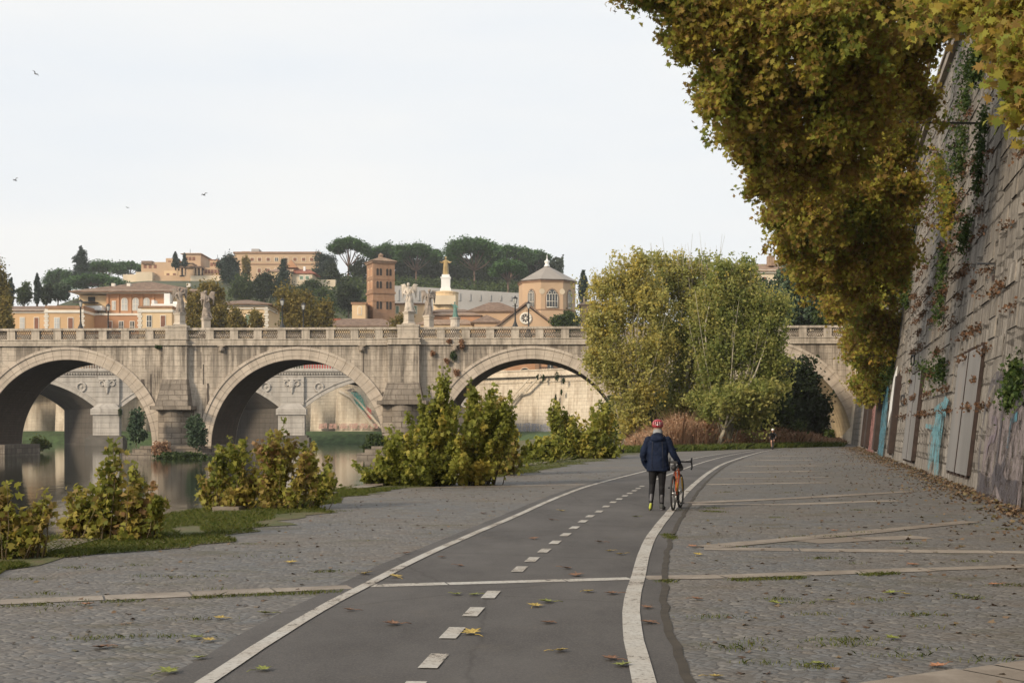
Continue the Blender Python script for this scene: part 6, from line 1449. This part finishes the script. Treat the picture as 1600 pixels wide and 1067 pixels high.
tag(leafmesh('weed_seed_heads', P_, .17, rng.uniform(0, .8, m), DIAM, M['l_dry'], None, rng), 'reddish brown seed heads over the dry weeds', 'weeds', kind='stuff')
n = 9000; px = rng.uniform(975, 1320, n); Y = np.interp(px, [975, 1100, 1320], [88, 97, 122])+rng.uniform(-3, 5, n); C = np.stack([(px-800)*Y/F, Y, np.zeros(n)-.05], 1)
blades('bank_grass', C, .5, .03, rng.uniform(0, .6, n), M['l_grass'], rng, .5, 'green grass fringe in front of the dry weeds', 'grass')
n = 9000; Y = rng.uniform(50, 96, n); ex = np.interp(Y, [e[1] for e in EDGE], [e[0] for e in EDGE]); C = np.stack([ex-rng.uniform(-.6, 2.5, n), Y, np.zeros(n)-.25], 1)
blades('slope_grass', C, .45, .02, rng.uniform(0, .8, n), M['l_grass'], rng, .5, 'rough grass on the slope below the shrubs', 'grass')
# leaf litter at the foot of the wall
n = 8500; Y = 14+rng.uniform(0, 1, n)**1.1*100; off = np.abs(rng.normal(size=n))*np.interp(Y, [14, 30, 110], [.32, .42, 1.0])+.03; far_ = rng.uniform(0, 1, n) < .16; off[far_] *= 4
C = np.stack([WO+WS*Y-off, Y, .015+np.maximum(0, .09-off*.12)*rng.uniform(0, 1, n)], 1)
keep = np.array([mnoise.noise(Vector((c[0]*.7, c[1]*.7, 4))) > -.25 for c in C]); C = C[keep]
tag(leafmesh('leaf_litter', C, .085, rng.uniform(0, 1, len(C)), STAR, M['l_litter'], None, rng, 1.2), 'brown fallen leaves drifted along the foot of the quay wall', 'leaf litter', kind='stuff')
n = 1500; Y = 7+rng.uniform(0, 1, n)**1.3*70; x = np.interp(Y, [p.y for p in RLc], [p.x for p in RLc])+.5+rng.uniform(0, 1, n)**.8*(WO+WS*Y-np.interp(Y, [p.y for p in RLc], [p.x for p in RLc])-.5)
tag(leafmesh('scattered_litter', np.stack([x, Y, np.full(n, .012)], 1), .075, rng.uniform(0, 1, n), STAR, M['l_litter'], None, rng, 3), 'bits of dry leaf scattered over the cobbles', 'leaf litter', kind='stuff')
n = 700; Y = 9+rng.uniform(0, 1, n)*40; x = np.interp(Y, [p.y for p in LLc], [p.x for p in LLc])-.4-rng.uniform(0, 1, n)*4
tag(leafmesh('scattered_litter', np.stack([x, Y, np.full(n, .012)], 1), .06, rng.uniform(0, 1, n), STAR, M['l_litter'], None, rng, 3), 'bits of dry leaf on the cobbles between path and river', 'leaf litter', kind='stuff')
# countable fallen leaves
def leafmesh1(cols, seed):
    mb = MB(); rg = random.Random(seed); pts = []
    for k, (x, y) in enumerate(MAPLE): pts.append((x, y, .10*abs(x)+.12*rg.random()*abs(y)+.06))
    c = (0, .1, .0)
    for k in range(len(pts)): mb.face([c, pts[k], pts[(k+1) % len(pts)]])
    mb.tube([(0, -.3, .04), (.05, -.6, .1), (.12, -.85, .05)], .018, 4)
    me = mb.build('fallen_leaf', cols); return me
lg = {'green': simple('green_fallen_leaf', (.16, .18, .03), .6, .4, 9), 'yellow': simple('yellow_fallen_leaf', (.34, .25, .06), .6, .4, 9), 'brown': simple('brown_fallen_leaf', (.17, .09, .05), .7, .4, 9), 'orange': simple('orange_fallen_leaf', (.3, .14, .07), .6, .4, 9)}
LV = [(616,977,'brown'),(548,955,'brown'),(737,992,'yellow'),(712,930,'green'),(742,931,'green'),(835,949,'yellow'),(857,942,'green'),(857,975,'brown'),(873,1019,'yellow'),(918,926,'yellow'),(958,929,'brown'),(973,1041,'green'),(956,1032,'brown'),(408,1049,'green'),(325,1003,'yellow'),(160,1014,'brown'),(308,998,'green'),(417,960,'green'),(345,968,'yellow'),(136,946,'orange'),(260,1053,'green'),(312,1030,'green'),(570,898,'yellow'),(618,903,'yellow'),(834,843,'brown'),(863,813,'brown'),(877,799,'yellow'),(938,848,'brown'),(953,862,'yellow'),(971,867,'yellow'),(884,889,'brown'),(717,885,'brown'),(690,872,'brown'),(994,808,'green'),(464,1080,'orange'),(1081,855,'orange'),(1090,868,'yellow'),(1087,938,'brown'),(1015,975,'brown'),(1012,951,'brown'),(1213,944,'green'),(1297,940,'green'),(1394,928,'green'),(1415,930,'yellow'),(1495,931,'green'),(1396,999,'green'),(1425,884,'orange'),(1304,830,'orange'),(1468,1043,'orange'),(1115,1060,'yellow'),(1555,915,'orange'),(1276,1040,'green'),(900,900,'brown'),(632,866,'brown'),(455,880,'yellow'),(660,826,'brown'),(755,803,'brown'),(770,800,'brown')]
protos = {}
for i, (px, py, c) in enumerate(LV):
    g = G(px, py); rg = random.Random(i); where = 'asphalt bike path' if at_y(LLc, g.y) < g.x < at_y(RLc, g.y)+.25 else 'grey cobbles'
    if c not in protos: o = leafmesh1(lg[c], i); protos[c] = o
    else: o = protos[c].copy(); COL.objects.link(o)
    s_ = rg.uniform(.11, .17); o.scale = (s_, s_, s_); o.location = (g.x, g.y, .014); o.rotation_euler = (rg.uniform(-.12, .12), rg.uniform(-.12, .12), rg.uniform(0, 6.28))
    tag(o, {'green': 'green plane leaf lying flat on the ', 'yellow': 'yellowish plane leaf lying flat on the ', 'brown': 'curled brown plane leaf lying on the ', 'orange': 'orange plane leaf lying on the '}[c]+where, 'leaf', 'fallen leaves on the path and cobbles')
# birds
for px, py, rot_, lab in ((55, 116, .5, 'bird high at the upper left of the sky'), (24, 282, -.3, 'bird in the sky at the left edge, lowest on the left'), (319, 305, -.2, 'bird with level wings above the hill pines'), (199, 325, .2, 'tiniest bird above the hill, left of the level winged one'), (960, 18, .7, 'bird beside the tip of the plane branch')):
    sc_ = .8 if px != 199 else .4; root = empty('bird', P(px, py, 110), rot_, lab, 'bird', 'birds in the sky'); mb = MB()
    mb.chain([(0, -.22, 0), (0, 0, .02), (0, .2, 0)], [.03, .07, .02], 8); mb.capsule((0, -.25, .02), (0, -.3, .02), .035, .02, 6)
    for sx in (-1, 1): mb.tube([(sx*.03, 0, .02), (sx*.22, -.04, .16), (sx*.45, .06, .1)], [.06, .05, .012], 6, .25)
    mb.build('body', simple('bird_feathers', (.12, .12, .12), .8, .2, 4) if px == 55 else bpy.data.materials['bird_feathers'], root); root.scale = (sc_,)*3; root.rotation_euler = (rot_*.6, rot_, rot_*2)

# ============================================================ BICYCLES AND PEOPLE
M['tyre'] = simple('tyre_rubber', (.025, .025, .025), .8, .2, 8); M['rim'] = simple('black_rim', (.04, .04, .04), .4, .2, 8, metal=.4); M['alu'] = simple('brushed_alloy', (.4, .4, .4), .35, .1, 8, metal=.7)
M['orange'] = simple('orange_frame_paint', (.62, .12, .03), .35, .1, 8, bmp=0); M['yellowp'] = simple('yellow_frame_paint', (.65, .4, .05), .35, .1, 8, bmp=0); M['redp'] = simple('red_frame_paint', (.5, .05, .04), .35, .1, 8, bmp=0); M['black'] = simple('black_parts', (.02, .02, .022), .6, .2, 8)
def wheel(y, root, turn=0):
    Rw = .34; mb = MB(); mb.torus((0, 0, 0), Rw-.018, .02, 'x', 40, 8); t = mb.build('wheel', M['tyre'], root); t.location = (0, y, Rw); t.rotation_euler = (0, 0, turn)
    mb = MB(); mb.torus((0, 0, 0), Rw-.045, .013, 'x', 40, 6); mb.build('rim', M['rim'], t)
    mb = MB(); mb.tube([(-.05, 0, 0), (.05, 0, 0)], .022, 8)
    for k in range(20): a = 2*math.pi*k/20; s_ = .03 if k % 2 else -.03; mb.tube([(s_, 0, 0), (0, (Rw-.05)*math.cos(a), (Rw-.05)*math.sin(a))], .0018, 3)
    mb.build('spokes', M['alu'], t); return t
def bicycle(loc, rz, label, fm, grp, steer=0.0, bags=False, lean=0):
    root = empty('bicycle', loc, rz, label, 'bicycle', grp); root.rotation_euler = (0, lean, rz)
    wheel(0, root); wheel(1.01, root, steer)
    bb = (0, .43, .28); st = (0, .28, .76); hb = (0, .83, .66); ht = (0, .79, .80); seat = (0, .24, .90)
    mb = MB(); mb.tube([bb, st], .017, 8); mb.tube([(0, .80, .77), st], .016, 8); mb.tube([bb, hb], .022, 8); mb.tube([hb, ht], .024, 8)
    for sx in (-1, 1): mb.tube([(sx*.045, 0, .34), (sx*.02, .4, .29)], .011, 6); mb.tube([(sx*.05, 0, .34), (sx*.02, .28, .74)], .009, 6)
    mb.build('frame', fm, root)
    mb = MB(); mb.tube([ht, hb, (0, .86, .60)], .02, 8)
    for sx in (-1, 1): mb.tube([(sx*.045, .86, .62), (sx*.05, .93, .45), (sx*.055, 1.01, .34)], [.014, .012, .009], 8)
    mb.build('fork', M['yellowp'] if fm is M['orange'] else fm, root)
    mb = MB(); mb.tube([st, seat], .014, 8); mb.build('seat_post', M['black'], root)
    mb = MB(); mb.loft([[(w_*math.cos(t)*1.0, y, .935+h*math.sin(t)) for t in [2*math.pi*k/12 for k in range(12)]] for y, w_, h in ((.09, .06, .02), (.12, .075, .028), (.2, .06, .028), (.3, .028, .024), (.37, .018, .018))]); mb.build('saddle', M['black'], root)
    hbar = empty('t', (0, 0, 0)); COL.objects.unlink(hbar); bpy.data.objects.remove(hbar)
    mb = MB(); mb.tube([(0, 0, 0), (0, .03, .1), (0, .1, .13)], .016, 8); mb.tube([(-.22, .1, .13), (.22, .1, .13)], .016, 8)
    for sx in (-1, 1): mb.tube([(sx*.22, .1, .13), (sx*.22, .18, .125), (sx*.225, .215, .07), (sx*.23, .19, .01), (sx*.235, .1, -.02)], .0165, 8); mb.chain([(sx*.22, .18, .13), (sx*.22, .215, .19)], [.022, .018], 8); mb.tube([(sx*.22, .22, .16), (sx*.225, .235, .07)], .008, 5)
    h_ = mb.build('handlebar', M['black'], root); h_.location = ht; h_.rotation_euler = (0, 0, steer)
    mb = MB(); mb.torus((.045, .43, .28), .085, .007, 'x', 24, 5); mb.tube([(.04, .43, .28), (.055, .50, .13)], .011, 6); mb.tube([(-.04, .43, .28), (-.055, .36, .43)], .011, 6); mb.tube([(-.055, .43, .28), (.055, .43, .28)], .018, 8)
    for a in range(5): t = a*1.256; mb.tube([(.045, .43, .28), (.045, .43+.085*math.cos(t), .28+.085*math.sin(t))], .008, 4)
    cr = mb.build('crankset', M['black'], root)
    for sx, y, z in ((1, .50, .13), (-1, .36, .43)): mb = MB(); mb.box(sx*.06-(0 if sx > 0 else .09), sx*.06+(.09 if sx > 0 else 0), y-.035, y+.035, z-.012, z+.012); mb.build('pedal', M['black'], cr)
    mb = MB(); mb.tube([(.05, 0, .30), (.05, .03, .22), (.05, .05, .17)], .012, 6); mb.torus((.045, 0, .34), .04, .008, 'x', 16, 5); mb.tube([(.045, 0, .38), (.045, .43, .365)], .004, 4); mb.tube([(.045, .05, .16), (.045, .43, .195)], .004, 4); mb.build('chain_and_gears', M['alu'], root)
    if bags:
        mb = MB(); mb.ell((0, .09, .83), (.055, .08, .06)); mb.build('saddle_bag', M['black'], root)
        mb = MB(); mb.tube([(0, .46, .34), (0, .36, .52)], .036, 10); mb.build('bottle', M['yellowp'], root)
    return root
wb = G(1052, 798); bicycle((wb.x, wb.y, 0), -R(15), 'orange and yellow road bicycle pushed along the path by the walker', M['orange'], 'bicycles on the path', R(-3), True)
M['skin'] = simple('skin', (.45, .26, .18), .6, .1, 6, bmp=0); M['navy'] = simple('navy_softshell', (.006, .012, .032), .8, .35, 5, bmp=.4, spec=.2); M['leggings'] = simple('black_leggings', (.007, .007, .009), .7, .3, 5, spec=.25); M['greyhood'] = simple('grey_hood_fabric', (.24, .25, .26), .9, .2, 12)
M['helmetred'] = simple('red_helmet', (.33, .015, .03), .35, .2, 10, bmp=0); M['shoe'] = simple('dark_shoe', (.05, .055, .055), .7, .3, 10); M['sole'] = simple('lime_sole', (.45, .5, .08), .7, .1, 10); M['reflect'] = simple('reflective_grey', (.09, .09, .1), .5, .3, 12); M['glove'] = simple('black_glove', (.02, .02, .02), .8, .2, 12)
def hand(mb, w_, d, side, curl=.5, s=1.0):
    """palm from wrist w_ along direction d, five separate fingers curling"""
    w_ = Vector(w_); d = Vector(d).normalized(); a = Vector(side).normalized(); n = d.cross(a).normalized()
    mb.capsule(w_, w_+d*.05*s, .026*s, .032*s); mb.capsule(w_+d*.03*s-a*.018*s, w_+d*.085*s-a*.024*s, .018*s, .016*s); mb.capsule(w_+d*.03*s+a*.018*s, w_+d*.085*s+a*.024*s, .018*s, .016*s)
    for k, (o_, L) in enumerate(((-.03, .065), (-.01, .078), (.011, .074), (.031, .058))):
        p = w_+d*.09*s+a*o_*s; q = p+(d*math.cos(curl)+n*math.sin(curl))*L*.5*s; r = q+(d*math.cos(curl*2.2)+n*math.sin(curl*2.2))*L*.5*s; mb.chain([p, q, r], [.0095*s, .0088*s, .0075*s], 8)
    p = w_+d*.03*s-a*.03*s; q = p+(d*.5-a*.7+n*.4).normalized()*.035*s; mb.chain([p, q, q+(d*.8+n*.6).normalized()*.03*s], [.012*s, .0105*s, .009*s], 8)
# the walker, seen from behind
wg = G(1026, 797); wk = empty('person', (wg.x, wg.y, 0), -R(9), 'person in navy jacket and red helmet walking away, right hand on a bicycle saddle', 'person')
mb = MB()
mb.capsule((.02, .03, 1.38), (.02, .05, 1.52), .058, .056); mb.ell((.02, .07, 1.625), (.076, .095, .115)); mb.capsule((.02, .13, 1.57), (.02, .14, 1.6), .055, .05)
mb.ell((.02, .168, 1.62), (.013, .02, .02))
for sx in (-1, 1): mb.ell((.02+sx*.078, .065, 1.62), (.012, .02, .03))
mb.chain([(.02, .02, 1.38), (.02, .0, 1.15), (.02, 0, .95)], [.14, .13, .14])
for sx in (-1, 1): mb.chain([(.02+sx*.1, 0, .92), (.02+sx*.09, .01, .5)], [.07, .04])
mb.chain([(-.082, .012, .5), (-.10, -.11, .14)], [.04, .03]); mb.chain([(.105, .015, .5), (.096, .05, .1)], [.04, .03])
remesh(mb.build('body', M['skin'], wk), .012, 2)
mb = MB()   # jacket: torso loft plus sleeves, fused
rings = []
for z, rx, ry, cx, cy in ((.765, .232, .165, .03, .0), (.80, .232, .165, .03, .0), (.9, .218, .155, .028, .0), (1.05, .208, .145, .022, .0), (1.2, .215, .145, .02, .005), (1.32, .222, .14, .02, .01), (1.39, .20, .12, .02, .02), (1.44, .14, .1, .02, .03), (1.48, .085, .085, .02, .04)):
    rings.append([(cx+rx*(1+.03*math.sin(5*t+z*9))*math.cos(t)*(1 if abs(math.cos(t)) < .8 else .97), cy+ry*(1+.03*math.sin(7*t+z*13))*math.sin(t), z) for t in [2*math.pi*k/36 for k in range(36)]])
mb.loft(rings)
mb.chain([(-.16, .01, 1.36), (-.235, -.01, 1.2), (-.262, -.01, 1.07), (-.235, .07, .93), (-.185, .11, .83)], [.085, .075, .067, .06, .05])
mb.chain([(.20, .01, 1.36), (.285, .02, 1.2), (.335, .03, 1.08), (.40, .08, .98), (.435, .12, .925)], [.085, .074, .064, .055, .046])
mb.ell((.02, -.1, 1.40), (.135, .07, .075)); mb.ell((.02, -.06, 1.45), (.12, .08, .06))
for z in (1.12, .98): mb.torus((-.25, .02, z), .052, .018, 'z', 16); mb.torus((.34, .04, z+.08), .05, .016, 'z', 16)
jk = remesh(mb.build('jacket', M['navy'], wk), .011, 3)
tx = bpy.data.textures.new('cloth_folds', 'CLOUDS'); tx.noise_scale = .11
dm = jk.modifiers.new('folds', 'DISPLACE'); dm.texture = tx; dm.strength = .035; dm.mid_level = .5
mb = MB(); mb.tube([(-.07, -.147, 1.34), (-.085, -.15, 1.1), (-.08, -.163, .8)], .004, 5); mb.tube([(.11, -.147, 1.34), (.125, -.15, 1.1), (.13, -.163, .8)], .004, 5); mb.build('jacket_seams', M['black'], wk)
mb = MB(); mb.lathe((.02, .045, 0), [(.088, 1.43), (.098, 1.47), (.094, 1.53), (.08, 1.57), (.06, 1.585)], 20); mb.ell((.02, -.01, 1.50), (.085, .055, .07)); remesh(mb.build('hood', M['greyhood'], wk), .012, 2)
mb = MB()
rr_ = [(.02+.108*math.cos(t), .06+.135*math.sin(t)) for t in [2*math.pi*k/24 for k in range(24)]]
mb.loft([[(.02+(x-.02)*s_, .06+(y-.06)*s_, z) for x, y in rr_] for z, s_ in ((1.615, .9), (1.63, 1.0), (1.67, 1.03), (1.71, .96), (1.745, .75), (1.765, .4), (1.77, .1))]); mb.build('helmet', M['helmetred'], wk)
mb = MB()
for a in (-.9, -.45, 0, .45, .9):
    mb.tube([(.02+.105*math.sin(a)*.98*q, .06-.135*math.cos(a)*q*1.02+ .0, z) for q, z in ((1.0, 1.635), (1.03, 1.68), (.9, 1.722))], .0035, 5)
mb.ell((.02, -.085, 1.66), (.02, .012, .012)); mb.build('helmet_trim', M['whitepaint'], wk)
mb = MB()
for a in (-.65, -.22, .22, .65): mb.chain([(.02+.105*math.sin(a)*q, .06-.139*math.cos(a)*q, z) for q, z in ((1.0, 1.66), (.97, 1.695), (.83, 1.727))], [.008, .01, .008], 8)
mb.build('helmet_vents', M['black'], wk)
mb = MB()
mb.chain([(-.065, 0, .86), (-.085, .015, .50), (-.105, -.11, .16)], [.098, .063, .044]); mb.chain([(.11, 0, .86), (.10, .02, .50), (.095, .05, .12)], [.098, .063, .044]); mb.ell((.02, 0, .86), (.17, .12, .1))
mb.chain([(-.09, -.02, .42), (-.1, -.07, .28)], [.06, .055]); mb.chain([(.10, -.0, .42), (.1, .02, .28)], [.06, .055])
remesh(mb.build('leggings', M['leggings'], wk), .011, 2)
for p0, p1 in (((-.097, -.112, .3), (-.106, -.135, .2)), ((.10, -.028, .28), (.098, .005, .17))): mb = MB(); mb.capsule(p0, p1, .032, .03); mb.build('reflective_patch', M['reflect'], wk)
mb = MB(); mb.chain([(-.105, -.12, .13), (-.115, -.085, .05)], [.045, .042]); mb.chain([(-.115, -.09, .1), (-.125, -.03, .035)], [.042, .036]); remesh(mb.build('shoe', M['shoe'], wk), .01, 2)
mb = MB(); mb.chain([(-.107, -.158, .13), (-.118, -.135, .06), (-.125, -.06, .018)], [.022, .028, .02]); mb.build('sole', M['sole'], wk)
mb = MB(); mb.chain([(.095, .03, .06), (.12, .14, .045), (.135, .2, .04)], [.045, .043, .036]); mb.capsule((.095, .04, .1), (.095, .04, .06), .046, .046); remesh(mb.build('shoe', M['shoe'], wk), .01, 2)
mb = MB(); mb.chain([(.095, .02, .018), (.12, .12, .016), (.137, .215, .016)], [.03, .032, .026]); mb.build('sole', M['reflect'], wk)
mb = MB(); hand(mb, (.44, .125, .915), (.25, .45, -.85), (1, -.2, .1), .75, 1.15); remesh(mb.build('glove', M['glove'], wk), .006, 1)
mb = MB(); hand(mb, (-.18, .115, .82), (.4, .6, -.5), (.2, .2, 1), .6, 1.1); remesh(mb.build('glove', M['glove'], wk), .006, 1)

# approaching cyclist far down the path
cg = Vector(((1210-800)/F*99.5, 99.5, 0)); hd = math.pi+R(-14)
cb = bicycle((cg.x, cg.y+.5, 0), hd, 'dark road bicycle ridden towards the viewer far down the path', M['rim'], 'bicycles on the path')
rd = empty('person', (cg.x, cg.y+.5, 0), hd, 'cyclist in dark top with white helmet riding towards the viewer, far off', 'person')
mb = MB(); mb.capsule((0, .52, 1.32), (0, .6, 1.44), .055, .055); mb.ell((0, .64, 1.5), (.075, .09, .115)); mb.ell((0, .735, 1.49), (.013, .02, .02))
for sx in (-1, 1): mb.ell((sx*.077, .64, 1.5), (.012, .02, .03))
mb.chain([(0, .25, 1.0), (0, .45, 1.25)], [.13, .13])
for sx in (-1, 1):
    kz = .62 if sx < 0 else .52; fz = .49 if sx < 0 else .2; fy = .36 if sx < 0 else .5
    mb.chain([(sx*.09, .24, .96), (sx*.1, .62, kz+.08), (sx*.09, fy+.02, fz+.07)], [.085, .058, .04]); mb.chain([(sx*.18, .5, 1.28), (sx*.25, .66, 1.08), (sx*.22, .88, .96)], [.05, .042, .032])
    hand(mb, (sx*.22, .88, .96), (0, .8, -.5), (1, 0, 0), .9)
remesh(mb.build('body', M['skin'], rd), .014, 2)
mb = MB(); mb.chain([(0, .22, .98), (0, .36, 1.15), (0, .47, 1.28)], [.15, .155, .13])
for sx in (-1, 1): mb.chain([(sx*.13, .47, 1.29), (sx*.2, .56, 1.2), (sx*.255, .66, 1.08), (sx*.235, .8, 1.0)], [.08, .065, .055, .045])
remesh(mb.build('top', M['leggings'], rd), .015, 3)
mb = MB()
for sx in (-1, 1): mb.chain([(sx*.08, .24, .97), (sx*.1, .5, .8)], [.105, .078])
remesh(mb.build('shorts', M['leggings'], rd), .015, 2)
mb = MB(); mb.loft([[(x0*s_, .63+y0*s_, z) for x0, y0 in [(.105*math.cos(t), .13*math.sin(t)) for t in [2*math.pi*k/20 for k in range(20)]]] for z, s_ in ((1.5, .92), (1.53, 1.03), (1.57, 1.0), (1.62, .75), (1.645, .35), (1.65, .1))]); mb.build('helmet', M['whitepaint'], rd)
for sx, y, z in ((-1, .36, .45), (1, .5, .16)): mb = MB(); mb.chain([(sx*.09, y-.06, z+.04), (sx*.095, y+.1, z+.02)], [.045, .04]); mb.build('shoe', M['shoe'], rd)
# seated person by the weeds
sg = G(971, 708.5); sp = empty('person', (sg.x, sg.y, 0), R(150), 'person in grey top sitting on the ground by the dry weeds beside a white bag', 'person')
mb = MB(); mb.capsule((0, .0, .5), (0, .02, .62), .055, .055); mb.ell((0, .04, .71), (.078, .095, .115)); mb.chain([(0, 0, .14), (0, -.02, .5)], [.14, .14]); mb.ell((0, .135, .7), (.012, .02, .02))
for sx in (-1, 1): mb.chain([(sx*.1, 0, .12), (sx*.13, .38, .3), (sx*.1, .62, .05)], [.09, .06, .045]); mb.chain([(sx*.2, 0, .48), (sx*.27, .12, .28), (sx*.12, .35, .3)], [.05, .042, .032]); hand(mb, (sx*.12, .35, .3), (-sx*.3, .8, -.1), (0, .2, 1), .6)
remesh(mb.build('body', M['skin'], sp), .014, 2)
mb = MB(); mb.chain([(0, 0, .16), (0, -.02, .35), (0, 0, .52)], [.165, .165, .12])
for sx in (-1, 1): mb.chain([(sx*.15, 0, .5), (sx*.25, .06, .32), (sx*.2, .22, .28)], [.075, .06, .05])
remesh(mb.build('top', simple('grey_blue_cloth', (.1, .11, .14), .9, .2, 6), sp), .016, 3)
mb = MB()
for sx in (-1, 1): mb.chain([(sx*.09, 0, .13), (sx*.13, .38, .3), (sx*.1, .6, .07)], [.105, .075, .055])
remesh(mb.build('trousers', M['leggings'], sp), .016, 2)
mb = MB(); mb.ell((0, .01, .745), (.092, .1, .1)); mb.build('hair', simple('dark_hair', (.03, .02, .015), .8, .3, 20), sp)
bgp = G(964, 709.5); mb = MB(); mb.ell((0, 0, .12), (.22, .16, .13)); mb.torus((0, 0, .24), .07, .014, 'y', 14); o = remesh(mb.build('carrier_bag', M['whitepaint']), .02, 1); o.location = (bgp.x, bgp.y, 0); tag(o, 'white bag lying beside the seated person', 'bag')

for nm, n_, lo_, hi_, sd in (('poplar_tree', 90, 400, 440, 3), ('poplar_tree.001', 110, 392, 425, 4), ('poplar_tree.002', 90, 410, 440, 5)):
    r_ = bpy.data.objects[nm]; rng = np.random.default_rng(sd); x0 = {'poplar_tree': 975, 'poplar_tree.001': 1060, 'poplar_tree.002': 1150}[nm]; C = []; mb = MB(); Yt = r_.location.y
    for k in range(n_):     # thin leader shoots with few leaves, rising over the crown
        px = x0+rng.normal()*32; py = lo_+abs(px-x0)*.55+rng.uniform(-8, 22); tip = P(px, py, Yt+rng.uniform(-1.5, 1.5))-r_.location; a = P(px+rng.uniform(-8, 8), py+45, Yt)-r_.location
        mb.tube([a, tip], [.02, .006], 3); t = rng.uniform(0, 1, 26)[:, None]; C.append(np.array(a)*(1-t)+np.array(tip)*t+rng.normal(size=(26, 3))*.16)
    leafmesh('leader_leaves', np.concatenate(C), .2, rng.uniform(.4, 1, n_*26), DIAM, M['l_poplar'], r_, rng, .3, .3); mb.build('leader_shoots', M['palebark'], r_)
# ============================================================ HAZE
mb = MB(); mb.box(-900, 900, -40, 900, -4, 110)
hz = mb.build('haze', None); m, nt, b, o = newmat('haze'); nt.nodes.remove(b)
pv = nt.nodes.new('ShaderNodeVolumePrincipled'); pv.inputs['Color'].default_value = (.9, .92, .95, 1); pv.inputs['Density'].default_value = .00017; pv.inputs['Anisotropy'].default_value = .2
nt.links.new(pv.outputs[0], o.inputs['Volume']); hz.data.materials.append(m); tag(hz, 'thin pale haze lying over the river and the hill', 'haze', kind='stuff')
